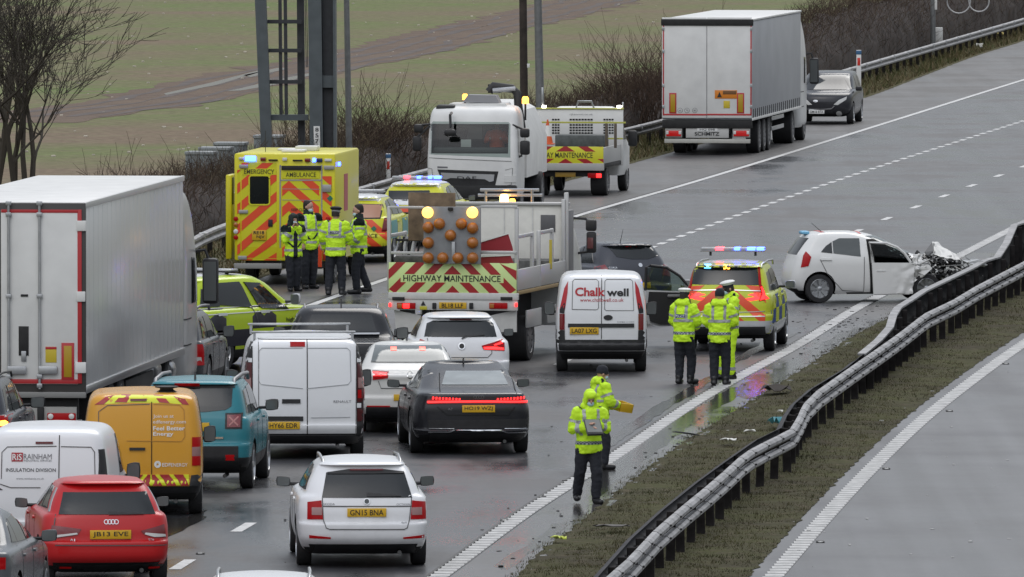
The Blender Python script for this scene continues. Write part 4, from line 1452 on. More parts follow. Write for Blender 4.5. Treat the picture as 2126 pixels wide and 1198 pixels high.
# ---- white hatchback with lit right lamp
V = Thing('hatchback', 957, 823, -3, 'white hatchback with bright red lamp directly behind the arrow-board truck', 'car')
basic_car(V, 4.3, 1.43, .885, 'hatch', WHITE, axles=(.8, 3.5), r=.33, zlow=.3, mirm=mat('mirror_shell_dark', (.03, .03, .032), .35))
rp(V, Z6, [(495, 277, .3), (1025, 279, .3), (1000, 182, .45), (970, 158, .5), (560, 160, .5), (515, 182, .45)], GLASS, 'rear_window')
rp(V, Z6, zrect(680, 150, 840, 157), mat('dark_red_lens', (.10, .006, .008), .2), 'high_brake_lamp', .5, off=.02)
for s_ in (1, -1):
    P_ = [(770 + s_ * 145, 345), (770 + s_ * 230, 322), (770 + s_ * 300, 300), (770 + s_ * 315, 330), (770 + s_ * 313, 383), (770 + s_ * 160, 374)]
    rp(V, Z6, P_[::s_], RED_L, 'tail_lamp', off=.012)
    rp(V, Z6, [(770 + s_ * 160, 356), (770 + s_ * 240, 352), (770 + s_ * 305, 362), (770 + s_ * 308, 376), (770 + s_ * 165, 370)][::s_], RED_ON, 'lit_tail_lamp', off=.018)
    rp(V, Z6, [(770 + s_ * 235, 338), (770 + s_ * 290, 318), (770 + s_ * 298, 330), (770 + s_ * 240, 346)][::s_], RED_ON, 'lit_tail_lamp', off=.018)
rp(V, Z6, [(770 + 22 * math.cos(t * .5236), 348 + 22 * math.sin(t * .5236)) for t in range(12)], BLACK, 'badge', off=.012)
ring(V, Z6, 770, 348, 26, 7, CHROME, off=.016)
rp(V, Z6, [(765, 290, .3), (790, 268, .32), (935, 258, .34), (935, 266, .34), (800, 280, .3), (770, 296, .3)], BLACK, 'rear_wiper', off=.02)
rline(V, Z6, [(520, 290), (550, 430), (960, 430), (990, 400), (990, 380)], .012, SEAM)
rplate(V, Z6, '', 770, 470, 230, 50)

# ---- white panel van
V = Thing('panel_van', 632, 956, -2.5, 'tall white panel van with twin rear doors and roof bar, plate HY66 EDR', 'van')
basic_car(V, 5.0, 1.95, .975, 'van', WHITE, axles=(1.0, 4.1), r=.335, zlow=.44, rr=.14, bow=.03, mirm=BLACK, mir=(.2, .27))
for s_ in (-1, 1):
    c = 866
    def X(a): return c + s_ * a
    def pr(a0, y0, a1, y1, m, nm, **kw): rp(V, Z4, [(X(a0), y1), (X(a1), y1), (X(a1), y0), (X(a0), y0)][::s_], m, nm, **kw)
    pr(280, 385, 318, 905, BLACK, 'lamp_column', off=.006, dep=.06)
    pr(284, 504, 326, 716, mat('smoked_red_lens', (.07, .006, .008), .3), 'tail_lamp', off=.016, dep=.04)
    pr(288, 585, 318, 640, mat('lamp_grey_lens', (.30, .16, .15), .2, coat=.5), 'reversing_lamp', off=.022, dep=.04)
    pr(286, 650, 322, 695, RED_L, 'brake_lamp', off=.022, dep=.04)
    pr(282, 480, 318, 502, WHITE, 'hinge_cover', off=.018, dep=.04)
    pr(282, 722, 322, 746, WHITE, 'hinge_cover', off=.018, dep=.04)
    pr(284, 752, 322, 820, mat('smoked_red_lens', (.085, .012, .014), .2), 'lower_lamp', off=.016, dep=.03)
    pr(228, 912, 262, 925, RED_L, 'reflector', off=.02, dep=.0)
    rline(V, Z4, [(X(10), 425), (X(230), 425), (X(246), 440), (X(250), 600), (X(235), 620), (X(10), 642)], .011, mat('crease_shade_grey', (.36, .37, .38), .5), 'pressing_shade_line', .06)  # shade of the door pressing painted as a grey line
rline(V, Z4, [(880, 380), (880, 895)], .014, VOID, 'door_gap', .05)
rline(V, Z4, [(617, 895), (617, 380), (1146, 380), (1142, 895), (617, 895)], .012, SEAM, 'door_gap', .06)
rline(V, Z4, [(900, 800), (1112, 797)], .012, mat('crease_shade_grey', (.36, .37, .38), .5), 'pressing_shade_line', .04)
rp(V, Z4, zrect(664, 793, 858, 817), BLACK, 'plate_light_trim', off=.02, dep=.02)
rplate(V, Z4, 'HY66 EDR', 752, 842, 176, 40, .02)
rp(V, Z4, zrect(744, 700, 843, 722), BLACK, 'door_handle', off=.02, dep=.03)
rp(V, Z4, zrect(788, 393, 868, 417), RED_L, 'high_brake_lamp', off=.014, dep=.1)
rtext(V, Z4, 'RENAULT', 1070, 713, 95, 13, GTXT, .03); rtext(V, Z4, 'TRAFIC', 690, 711, 78, 13, GTXT, .03)
rp(V, Z4, zrect(575, 898, 1192, 940), BLACK, 'bumper', off=.03, dep=0)
for yy in (.55, 3.3):
    bar = MB().box(-.83, .83, yy - .03, yy + .03, 2.0, 2.035, .008)
    for sx in (-.78, .78): bar.box(sx - .02, sx + .02, yy - .03, yy + .03, 1.86, 2.0)
    bar.build('roof_bar', STEEL, V.root)

# ---- orange energy-company van
ORNG = paint('orange_yellow_paint', (.62, .295, .018), .3)
V = Thing('panel_van', 296, 1073, -1.5, 'orange-yellow van with red and yellow chevrons and white lettering', 'van')
basic_car(V, 4.38, 1.81, .885, 'van', ORNG, axles=(.82, 3.55), r=.315, zlow=.42, rr=.16, bow=.04, mirm=BLACK, mir=(.18, .24))
rp(V, Z3, [(537, 222), (720, 208), (960, 212), (1072, 222), (1055, 190), (1000, 172), (700, 165), (600, 178)], YELP, 'chevron_panel', .12, off=.004)
for P_ in ([(537, 222), (590, 218), (645, 170), (600, 178)], [(650, 207), (720, 207), (745, 166), (690, 166)], [(795, 190), (838, 190), (814, 168)], [(905, 208), (965, 212), (925, 169), (872, 168)], [(1035, 218), (1072, 222), (1052, 190), (985, 174)]):
    rp(V, Z3, P_, REDD, 'red_stripe', .12, off=.009)
rp(V, Z3, zrect(740, 189, 832, 200), mat('dark_red_lens', (.10, .006, .008), .2), 'high_brake_lamp', .12, off=.02)
rp(V, Z3, zrect(560, 617, 1072, 676), YELP, 'chevron_panel', .0, off=.022)
for k in range(3):
    x0 = 868 + k * 80
    rp(V, Z3, [(x0, 676), (min(1072, x0 + 54), 676), (min(1072, x0 + 12), 617), (x0 - 42 if k else 860, 617)], REDD, 'red_stripe', .0, off=.032)
    x0 = 850 - k * 80
    rp(V, Z3, [(x0 - 54, 676), (x0, 676), (x0 + (42 if k else 4), 617), (x0 - 12, 617)], REDD, 'red_stripe', .0, off=.032)
for t_, cx, cy, w, h, b in (('Join us at', 928, 288, 116, 24, .0), ('edfenergy.com', 962, 320, 186, 26, .0), ('Feel Better', 960, 354, 180, 24, .016), ('Energy', 927, 388, 114, 28, .016), ('EDF', 945, 560, 48, 20, .012), ('ENERGY', 1018, 561, 94, 20, .0)):
    rtext(V, Z3, t_, cx, cy, w, h, WTXT, .06, bold=b)
for k in range(8):
    a = k * PI / 4
    rline(V, Z3, [(895 + 6 * math.cos(a), 558 + 6 * math.sin(a)), (895 + 19 * math.cos(a), 558 + 19 * math.sin(a))], .035, WTXT, 'logo_ray', .05, off=.008)
rline(V, Z3, [(861, 205), (861, 676)], .012, VOID, 'door_gap', .06)
rline(V, Z3, [(560, 360), (560, 260), (610, 225), (850, 218)], .01, SEAM, 'pressing_shade_line', .08)
rline(V, Z3, [(872, 218), (1020, 222), (1045, 250), (1050, 400), (1030, 428), (720, 424)], .01, mat('crease_shade_orange', (.42, .19, .012), .5), 'pressing_shade_line', .07)  # pressing shade painted as a darker orange line
rp(V, Z3, zrect(735, 463, 824, 478), BLACK, 'door_handle', .05, off=.025)
for s_ in (1, -1):
    def X(a): return 810 + s_ * (a - 810)
    for y0, y1, m in ((405, 460, RED_L), (460, 512, mat('lamp_grey_lens', (.30, .16, .15), .2)), (512, 566, RED_L)):
        rp(V, Z3, [(X(1090), y1), (X(1137), y1), (X(1137), y0), (X(1090), y0)][::s_], m, 'tail_lamp', .06, off=.014)
    rp(V, Z3, [(X(1075), 680), (X(1152), 680), (X(1145), 615), (X(1085), 620)][::s_], BLACK, 'bumper_corner', .06, off=.02)
MB().lathe([(.16, 0), (.15, .04), (.10, .07), (.10, .09), (.17, .10), (.17, .12), (.001, .125)], (V.rel(296 + 50, 812, .5)[0], .62, 1.765), (0, 0, 1), 16).build('roof_aerial', BLACK, V.root)

# ---- teal compact SUV
TEAL = paint('teal_paint', (.012, .175, .215), .35)
V = Thing('compact_suv', 398, 1019, 3.8, 'teal compact SUV with X-shaped tail lamps and roof rails', 'car')
basic_car(V, 4.23, 1.68, .89, 'suv', TEAL, axles=(.82, 3.38), r=.35, zlow=.50, mirm=BLACK, mir=(.2, .17), rr=.2, bow=.05)
rp(V, Z4, [(38, 738, .2), (70, 757, .2), (180, 768, .2), (330, 768, .2), (440, 757, .2), (470, 738, .2), (474, 640, .3), (36, 640, .3)], GLASS, 'rear_window')
rp(V, Z4, zrect(165, 616, 300, 624), RED_L, 'high_brake_lamp', .35, off=.03)
rp(V, Z4, [(20, 640, .32), (485, 640, .32), (480, 626, .36), (30, 626, .36)], BLACK, 'spoiler_edge', off=.016)
for s_ in (1, -1):
    def X(a): return 255 + s_ * (a - 255)
    def q4(x0, y0, x1, y1): return [(X(x0), y1), (X(x1), y1), (X(x1), y0), (X(x0), y0)][::s_]
    rp(V, Z4, q4(436, 776, 526, 860), BLACK, 'lamp_frame', off=.012)
    l_ = rp(V, Z4, q4(446, 786, 516, 852), mat('deep_red_lens', (.16, .006, .010), .12, coat=.7), 'tail_lamp', off=.022)
    for (a, b) in (((458, 798), (504, 842)), ((458, 842), (504, 798))):
        rline(V, Z4, [(X(a[0]), a[1]), (X(b[0]), b[1])], .022, mat('lamp_pale', (.40, .16, .15), .3), 'lamp_cross', off=.028)
    rp(V, Z4, q4(438, 1000, 486, 1030), RED_L, 'reflector', .02, off=.02)
rp(V, Z4, zrect(10, 955, 505, 1085), BLACK, 'bumper', .0, off=.015)
rplate(V, Z4, '', 255, 850, 190, 46); rtext(V, Z4, '7', 306, 838, 16, 22, INK, .02, off=.03); rtext(V, Z4, 'E', 306, 866, 16, 18, INK, .02, off=.03)
rline(V, Z4, [(380, 910), (425, 910)], .03, CHROME, 'badge', .03, off=.012)
V.both([(.30, .25), (L - 1, .25), (3.9, .42), (3.9, .55), (.1, .55)], BLACK, 'side_cladding', off=.006, maxe=.3) if False else None
roof_rails(V, .60, .45, 2.9, 1.61, mat('rail_grey', (.22, .22, .23), .4, metal=.5), .03, .06)
fin(V, .62, 1.66, 0, .12)

# ---- white insulation van, left
V = Thing('panel_van', 92, 1162, 3, 'white van with red square logo and INSULATION DIVISION lettering, lower left', 'van')
basic_car(V, 4.38, 1.82, .885, 'van', WHITE, axles=(.82, 3.55), r=.315, zlow=.4, rr=.16, bow=.04, mirm=BLACK, mir=(.19, .24))
rline(V, Z3, [(335, 395), (335, 780)], .012, VOID, 'door_gap', .07)
rline(V, Z3, [(8, 640), (10, 490), (40, 460), (320, 456)], .011, SEAM, 'pressing_shade_line', .08)
rline(V, Z3, [(345, 458), (515, 462), (535, 490), (540, 640)], .011, SEAM, 'pressing_shade_line', .08)
rline(V, Z3, [(0, 670), (60, 690), (230, 690)], .011, SEAM, 'pressing_shade_line', .05)
rp(V, Z3, zrect(202, 430, 300, 443), mat('dark_red_lens', (.10, .006, .008), .2), 'high_brake_lamp', .1, off=.014)
rp(V, Z3, zrect(65, 492, 130, 542), mat('logo_red', (.36, .02, .03), .4), 'logo_square', .08, off=.007)
rtext(V, Z3, 'RiS', 97, 517, 54, 36, WTXT, .08, off=.013, bold=.012)
rtext(V, Z3, 'RAINHAM', 214, 514, 160, 30, GTXT, .08); rtext(V, Z3, 'INDUSTRIAL SERVICES', 214, 537, 158, 10, GTXT, .08)
rtext(V, Z3, 'INSULATION DIVISION', 176, 590, 284, 20, INK, .07, bold=.004); rtext(V, Z3, 'www.rainhamis.co.uk', 172, 638, 158, 10, GTXT, .07)
for s_ in (1, -1):
    def X(a): return 252 + s_ * (a - 252)
    rp(V, Z3, [(X(566), 800, .06), (X(612), 800, .06), (X(612), 640, .06), (X(566), 640, .06)][::s_], RED_L, 'tail_lamp', off=.014)

V.both([(.06, .96), (.20, .96), (.28, 1.52), (.17, 1.52)], BLACK, 'lamp_column', off=.012)
V.patch('rear', [(.80, .98), (.86, .98), (.80, 1.50), (.755, 1.50)], BLACK, 'lamp_column', off=.012)
# ---- red hatchback
REDC = paint('red_paint', (.47, .008, .010), .10, .28)
V = Thing('hatchback', 222, 1220, -7, 'bright red small hatchback at lower left, plate JB13 EVE', 'car')
basic_car(V, 3.95, 1.43, .865, 'hatch', REDC, axles=(.72, 3.18), r=.31, zlow=.24, mirm=BLACK)
rp(V, Z3, [(332, 842, .22), (882, 840, .22), (832, 712, .42), (360, 716, .42)], GLASS, 'rear_window')
for s_, P_ in ((1, [(288, 950), (300, 980), (440, 957), (460, 925), (298, 905)]), (-1, [(812, 950), (870, 972), (945, 975), (935, 900), (800, 935)])):
    rp(V, Z3, P_, mat('deep_red_lens', (.16, .006, .010), .12, coat=.7), 'tail_lamp', off=.012)
rp(V, Z3, [(302, 976), (440, 955), (436, 946), (302, 962)], WLENS, 'reversing_lamp', off=.02)
rp(V, Z3, [(820, 955), (875, 970), (942, 970), (940, 956), (826, 945)], WLENS, 'reversing_lamp', off=.02)
rplate(V, Z3, 'JB13 EVE', 628, 957, 234, 50)
for q in range(4): ring(V, Z3, 603 + q * 19, 885, 14, 4, CHROME)
rtext(V, Z3, 'A1', 410, 988, 28, 15, CHROME, bold=.01); rtext(V, Z3, 'TDI', 856, 986, 32, 12, CHROME)
rline(V, Z3, [(320, 845), (310, 905)], .012, SEAM); rline(V, Z3, [(312, 1016), (968, 1016)], .012, SEAM)
rp(V, Z3, [(612, 825, .28), (812, 832, .28), (812, 840, .27), (612, 842, .27)], BLACK, 'rear_wiper', off=.02)
rp(V, Z3, [(330, 1132), (945, 1128), (975, 1230), (300, 1230)], BLACK, 'lower_bumper', .02, off=.012)
for x0 in (345, 850): rp(V, Z3, zrect(x0, 1140, x0 + 66, 1152), RED_L, 'reflector', .02, off=.02)
V.both([(.62, 1.30), (.72, 1.30), (.46, 1.0), (.36, 1.0)], ALLOY, 'pillar_trim', off=.006)

# ---- grey saloon, lower left corner
V = Thing('saloon_car', -126, 1311, 5, 'dark grey saloon cut off by the lower left corner', 'car')
basic_car(V, 4.7, 1.46, .9, 'sedan', paint('slate_grey_paint', (.095, .105, .115), .35), axles=(.98, 3.75), r=.33, zlow=.25, mirm=mat('mirror_grey', (.06, .065, .07), .3), mir=(.2, .15))
V.patch('rear', [(-.7, 1.03), (.7, 1.03), (.6, 1.32), (-.6, 1.32)], GLASS, 'rear_window')
V.mirror([(.5, .78), (.82, .78), (.82, .93), (.5, .95)], RED_L, 'tail_lamp')
# ---- dark SUV at the left edge
V = Thing('suv', -106, 1013, 4, 'dark grey SUV at the left edge with amber indicator, behind the lorry', 'car')
basic_car(V, 4.5, 1.66, .93, 'suv', paint('charcoal_paint', (.034, .038, .048), .15), axles=(.9, 3.6), r=.36, zlow=.45, mirm=BLACK, mir=(.22, .17))
rp(V, ZS, [(-60, 1010), (110, 1005), (165, 900), (150, 830), (-60, 830)], RED_L, 'tail_lamp', .15, off=.012)
rp(V, ZS, [(-40, 995), (100, 990), (110, 935), (70, 905), (-40, 915)], AMBER_ON, 'lit_indicator', .15, off=.02)
V.patch('rear', [(-.75, 1.08), (.75, 1.08), (.66, 1.45), (-.66, 1.45)], GLASS, 'rear_window')
roof_rails(V, .62, .5, 3.0, 1.6, BLACK)
# ---- grey off-roader ahead of the left lorry
V = Thing('off_roader', 320, 832, 5.5, 'grey off-road car just ahead of the left lorry cab', 'car')
basic_car(V, 4.3, 1.56, .88, 'suv', paint('gunmetal_paint', (.075, .080, .088), .4), axles=(.85, 3.4), r=.36, zlow=.45, mirm=BLACK, mir=(.2, .2), rr=.12, bow=.03)
for s_ in (1, -1):
    V.patch('rear', [(s_ * .66, .62), (s_ * .84, .62), (s_ * .82, .98), (s_ * .68, .98)][::s_], RED_L, 'tail_lamp', off=.015)
    V.patch('rear', [(s_ * .68, .68), (s_ * .82, .68), (s_ * .81, .76), (s_ * .69, .76)][::s_], WLENS, 'reversing_lamp', off=.022)
V.both([(.02, .62), (.16, .62), (.18, .98), (.10, .98)], RED_L, 'lamp_wrap', off=.012)
V.patch('rear', [(-.68, 1.02), (.68, 1.02), (.6, 1.38), (-.6, 1.38)], GLASS, 'rear_window')
roof_rails(V, .60, .4, 3.0, 1.5, mat('rail_grey', (.22, .22, .23), .4, metal=.5), .025, .06)

# ---- black pickup
V = Thing('pickup_truck', 709, 868, -1, 'black double-cab pickup between the white van and white saloon', 'pickup')
L = 5.2
rows = [(z, yr, L - a, w) for z, yr, a, w in [(.3, .3, .32, .82), (.42, .05, .14, .92), (.6, .0, .03, .94), (.9, .02, 0, .95), (1.05, .02, .08, .95), (1.15, .03, .3, .94), (1.24, .05, .95, .92), (1.275, .12, 1.2, .90), (1.30, 1.3, 1.35, .89), (1.36, 1.42, 1.5, .87), (1.6, 1.58, 1.85, .78), (1.72, 1.68, 2.05, .72), (1.79, 1.85, 2.25, .64), (1.82, 2.2, 2.5, .4)]]
basic_car(V, L, 1.82, .94, 'suv', paint('black_paint', (.010, .011, .013), .1), axles=(1.1, 4.2), r=.38, rows=rows, zlow=.5, mirm=BLACK, mir=(.21, .2), panes=[[(1.72, 1.30), (2.5, 1.28), (2.54, 1.66), (1.85, 1.64)], [(2.58, 1.28), (3.75, 1.27), (3.3, 1.62), (2.62, 1.66)]])
rp(V, Z4, [(874, 338, 1.45), (1256, 338, 1.45), (1226, 244, 1.6), (904, 244, 1.6)], GLASS, 'rear_window', off=.014)
rline(V, Z4, [(860, 350, 1.3), (1270, 350, 1.3)], .03, ALLOY, 'load_bar', 1.35, off=.03)
roof_rails(V, .62, 1.95, 3.3, 1.74, mat('rail_grey', (.22, .22, .23), .4, metal=.5), .02, .05)
fin(V, 2.1, 1.81, 0, .12)
for s_ in (1, -1): V.patch('rear', [(s_ * .74, .75), (s_ * .90, .75), (s_ * .9, 1.1), (s_ * .76, 1.1)][::s_], RED_L, 'tail_lamp', off=.015)

# ---- white transport van with red corners
V = Thing('small_van', 1249, 774, 0, 'white van with red rear corners and red-and-black lettering, plate LA07 LXG', 'van')
basic_car(V, 4.3, 1.81, .835, 'van', WHITE, axles=(.72, 3.45), r=.30, zlow=.40, rr=.14, bow=.03, mirm=BLACK, mir=(.2, .24))
rline(V, ZC, [(443, 322), (440, 800)], .012, VOID, 'door_gap', .05)
rline(V, ZC, [(232, 590), (236, 392), (250, 378), (405, 378), (420, 392), (420, 580), (408, 592), (232, 590)], .010, SEAM, 'pressing_shade_line', .06)
rline(V, ZC, [(463, 590), (465, 392), (478, 378), (648, 378), (662, 392), (670, 598), (475, 598), (463, 590)], .010, SEAM, 'pressing_shade_line', .06)
CHR = mat('lettering_red', (.42, .012, .02), .4)
rtext(V, ZC, 'Chalk', 360, 466, 214, 62, CHR, .05, bold=.03); rtext(V, ZC, 'well', 556, 470, 156, 56, INK, .05, bold=.03)
rtext(V, ZC, 'www.chalkwell.co.uk', 443, 523, 310, 26, CHR, .05)
rtext(V, ZC, 'COMBO 1.3 CDTI', 612, 680, 120, 9, GTXT, .04)
for s_ in (1, -1):
    def X(a): return 441 + s_ * (a - 441)
    rp(V, ZC, [(X(700), 592, .1), (X(738), 590, .1), (X(705), 440, .12), (X(678), 390, .12), (X(682), 470, .1)][::s_], mat('lettering_red', (.42, .012, .02), .4), 'red_corner', off=.007)
    rp(V, ZC, [(X(705), 620, .1), (X(738), 615, .1), (X(738), 592, .1), (X(704), 540, .1), (X(698), 560, .1)][::s_], BLACK, 'black_corner', off=.009)
    rp(V, ZC, [(X(702), 735, .08), (X(738), 735, .08), (X(738), 620, .08), (X(702), 622, .08)][::s_], mat('deep_red_lens', (.16, .006, .010), .12, coat=.7), 'tail_lamp', off=.012)
    rp(V, ZC, [(X(700), 812, .04), (X(764), 812, .1), (X(760), 735, .1), (X(702), 738, .06)][::s_], BLACK, 'bumper_corner', off=.012)
rp(V, ZC, [(488 + 33 * math.cos(t * .5236), 648 + 19 * math.sin(t * .5236)) for t in range(12)], BLACK, 'door_handle', .05, off=.014)
rp(V, ZC, zrect(203, 691, 673, 718), BLACK, 'rubbing_strip', .04, off=.02)
rplate(V, ZC, 'LA07 LXG', 318, 742, 206, 50, .03)
rp(V, ZC, zrect(215, 718, 231, 766), mat('plate_blue', (.03, .14, .35), .4), 'plate_band', .03, off=.03)
rp(V, ZC, zrect(125, 806, 760, 880), BLACK, 'bumper', .0, off=.03)

# ---- dark three-door hatchback slewed across the lane
V = Thing('hatchback', 1326, 656, -22, 'dark grey hatchback slewed left beyond the red-cornered white van', 'car')
basic_car(V, 3.95, 1.48, .85, 'hatch', paint('midnight_grey_paint', (.045, .049, .060), .12), axles=(.7, 3.2), r=.31, zlow=.3, mirm=BLACK)
rp(V, ZC, [(545, 217, .3), (640, 232, .3), (760, 232, .3), (878, 200, .3), (832, 140, .42), (700, 112, .45), (560, 112, .45), (488, 128, .4)], GLASS, 'rear_window')
for s_ in (1, -1): V.patch('rear', [(s_ * .56, .82), (s_ * .78, .78), (s_ * .82, .98), (s_ * .64, 1.04)][::s_], mat('deep_red_lens', (.16, .006, .010), .12, coat=.7), 'tail_lamp', off=.014)
V.patch('rear', rect(-.12, .12, 1.38, 1.395), RED_L, 'high_brake_lamp', off=.02)
V.text('rear', 'CORSA', -.5, .98, .18, .035, CHROME)
rp(V, ZC, [(716 + 14 * math.cos(t * .5236), 275 + 14 * math.sin(t * .5236)) for t in range(12)], CHROME, 'badge', .15, off=.012)
V.plate('rear', '', 0, .62)
fin(V, .75, 1.47, -.1, tall=True)
# ================================================================== lorries, emergency and works vehicles
def bx(V, zf, x0, y0, x1, y1, dep, thick, m, name, parent=None, ch=.008, grow=0.):
    (a, z0), (b, z1) = VR(V, zf, [(x0, y1), (x1, y0)], dep)
    return box(name, (min(a, b) - grow, max(a, b) + grow, dep, dep + thick, min(z0, z1), max(z0, z1)), m, parent or V.root, ch)
def quadbox(V, zf, pts, dep, thick, m, name, parent=None):
    return MB().prism(VR(V, zf, pts, dep), 'y', dep, dep + thick).build(name, m, parent or V.root, None)
def truck_wheel(V, x, y, r=.5, w=.28, dual=False):
    e = add_wheel(V, x, y, r, w * (2.1 if dual else 1), 10, mat('truck_rim', (.16, .16, .165), .5, metal=.5))
    return e
def fwd(V, zf):
    return lambda pts: [V.rel(*zf([p[:2]])[0][:2], p[2] if len(p) > 2 else 0.) for p in pts]

LW = mat('lorry_white', (.66, .66, .64), .42, dirt=.35, var=.08, vscale=2)
CONT = mat('contour_tape', (.42, .025, .03), .4)
CHASS = mat('chassis_black', (.012, .012, .012), .7, var=.4)
BOARDY = mat('board_amber', (.40, .25, .01), .4)
def tractor(V, y0, m, W=1.25, top=3.75):
    rows = [(.42, y0, y0 + 2.1, W * .95), (.6, y0, y0 + 2.2, W), (1.4, y0, y0 + 2.22, W), (2.3, y0, y0 + 2.1, W), (3.0, y0, y0 + 1.85, W * .98), (3.45, y0, y0 + 1.6, W * .94), (top - .06, y0, y0 + 1.25, W * .88), (top, y0 + .1, y0 + .9, W * .7)]
    vs, fs = loft(rows, .12, .3, .02, .12, .03)
    o = link('cab', pymesh(vs, fs), V.root, m, 40)
    V.set_base(o)
    V.both([(y0 + .9, 1.75), (y0 + 1.9, 1.75), (y0 + 1.75, 2.5), (y0 + .9, 2.55)], GLASS, 'side_window', parent=o)
    V.patch('front', rect(-1.05, 1.05, 1.75, 2.65), GLASS, 'windscreen', parent=o)
    for z in (1.5, 1.05): V.line('right', [(y0 + .1, z), (y0 + .85, z)], .02, VOID, 'panel_gap', parent=o)
    for s in (1, -1):
        mb = MB().box(s * (W + .1) - .09, s * (W + .1) + .17 * s + (.09 if s < 0 else 0), y0 + 1.75, y0 + 1.9, 1.75, 2.45, .05) if False else MB().box(s * (W + .22) - .14, s * (W + .22) + .14, y0 + 1.75, y0 + 1.92, 1.7, 2.5, .06)
        mi = mb.build('door_mirror', BLACK, o)
        MB().box(s * (W + .22) - .11, s * (W + .22) + .11, y0 + 1.735, y0 + 1.745, 1.76, 2.44).build('mirror_glass', mat('mirror_glass', (.10, .11, .11), .08, spec=.8), mi, None)
        MB().tube([(s * (W - .05), y0 + 1.9, 2.62), (s * (W + .12), y0 + 1.88, 2.64), (s * (W + .2), y0 + 1.84, 2.45)], .03, 6).build('mirror_arm', BLACK, mi)
    for s in (1, -1):
        truck_wheel(V, s * (W - .17), y0 + 1.3, .5)
        truck_wheel(V, s * (W - .32), y0 - 2.0, .5, .28, True)
    return o

# ---- left refrigerated lorry
V = Thing('articulated_lorry', 14, 936, 5.4, 'white refrigerated articulated lorry with silver side at the left edge', 'lorry')
LS = mat('lorry_silver_side', (.62, .63, .63), .22, metal=.30, var=.03, vscale=.7)
T = box('trailer_box', (-1.275, 1.275, .06, 12.9, .96, 3.99), LS, V.root, .03)
V.set_base(T)
box('roof_skin', (-1.24, 1.24, .08, 12.88, 3.985, 4.01), LW, V.root, .004)
for k in range(22):
    box('side_rib', (1.274, 1.279, .5 + k * .565, .515 + k * .565, 1.05, 3.9), mat('rib_line', (.58, .59, .59), .25, metal=.3), V.root, .001)
box('side_rail', (1.27, 1.305, .02, 12.9, .93, 1.05), ALLOY, V.root, .006)
box('top_rail', (1.24, 1.30, .0, 12.9, 3.92, 4.015), mat('rail_pale', (.55, .55, .54), .35, metal=.4), V.root, .01)
box('rear_frame', (-1.29, 1.29, -.01, .058, .93, 4.0), mat('frame_dark', (.045, .042, .04), .5, dirt=.3), V.root, .01)
for x0, x1 in ((5, 345), (-340, -3)):
    d = bx(V, ZLL, x0, 205, x1, 978, -.035, .03, LW, 'door')
    bx(V, ZLL, x0, 204, x1, 217, -.041, .006, CONT, 'contour_stripe', d, .001)
    bx(V, ZLL, x0, 958, x1, 976, -.041, .006, CONT, 'contour_stripe', d, .001)
bx(V, ZLL, 345, 204, 362, 976, -.037, .03, CONT, 'contour_stripe', None, .001)
bx(V, ZLL, -357, 204, -340, 976, -.037, .03, CONT, 'contour_stripe', None, .001)
for x in (40, 177, -35, -172):
    (a, z0), (a2, z1) = VR(V, ZLL, [(x, 1000), (x, 172)], -.05)
    t = MB().tube([(a, -.075, z0), (a, -.075, z1)], .022, 8).build('lock_bar', STEEL, V.root)
    for yy in (175, 225, 588, 945, 985):
        z = VR(V, ZLL, [(x, yy)], -.05)[0][1]
        MB().box(a - .045, a + .045, -.10, -.04, z - .035, z + .035, .01).build('bar_bracket', STEEL, t)
for x0, x1 in ((30, 116), (170, 255)): bx(V, ZLL, x0, 899, x1, 936, -.11, .05, STEEL, 'lock_handle', None, .02)
for x0, y0, x1, y1 in ((340, 253, 381, 299), (340, 568, 378, 613), (334, 882, 381, 930)): bx(V, ZLL, x0, y0, x1, y1, -.06, .05, LW, 'hinge', None, .008)
bx(V, ZLL, 83, 722, 127, 852, -.045, .012, CHASS, 'vent_flap', None, .002)
bx(V, ZLL, 94, 832, 116, 878, -.06, .02, STEEL, 'vent_catch')
bx(V, ZLL, 92, 580, 124, 590, -.05, .02, CHASS, 'label_plate', None, .002)
st = bx(V, ZLL, 202, 813, 251, 883, -.042, .006, mat('sticker_yellow', (.55, .42, .03), .5), 'sticker', None, .001)
bx(V, ZLL, 202, 813, 251, 824, -.046, .004, CONT, 'sticker_band', st, .0005)
bd = bx(V, ZLL, 273, 796, 329, 960, -.05, .014, CONT, 'marker_board', None, .002)
bx(V, ZLL, 284, 809, 318, 948, -.056, .006, BOARDY, 'marker_field', bd, .001)
box('rear_sill', (-1.29, 1.29, -.06, .05, .86, .955), mat('sill_grey', (.22, .22, .21), .5, dirt=.4), V.root)
box('chassis', (-.55, .55, .3, 12.6, .55, .93), CHASS, V.root)
box('underrun_panel', (-1.15, 1.15, .12, .2, .52, .86), CHASS, V.root)
(a, z0), (b, z1) = VR(V, ZLL, [(70, 1168), (340, 1080)], .05)
box('lamp_panel', (-.1 + a, b, .04, .1, z0, z1), mat('panel_grey', (.36, .36, .34), .5, dirt=.5), V.root)
box('lamp_panel', (-b, -a + .1, .04, .1, z0, z1), mat('panel_grey', (.36, .36, .34), .5, dirt=.5), V.root)
lc = bx(V, ZLL, 209, 1108, 336, 1156, .0, .04, RED_L, 'lamp_cluster', None, .02)
for x in (225, 318):
    (a, z), = VR(V, ZLL, [(x, 1122)], 0)
    MB().lathe([(.045, 0), (.045, -.02), (.02, -.03), (.001, -.03)], (a, 0, z), (0, 1, 0), 14).build('round_lamp', WLENS, lc)
bx(V, ZLL, 165, 1080, 195, 1158, .0, .04, CHASS, 'buffer', None, .02)
box('bumper_beam', (-1.2, 1.2, .1, .22, .40, .5), mat('sill_grey', (.22, .22, .21), .5, dirt=.4), V.root)
for y in (2.3, 3.6, 4.9):
    for s in (1, -1): truck_wheel(V, s * 1.05, y, .5, .36)
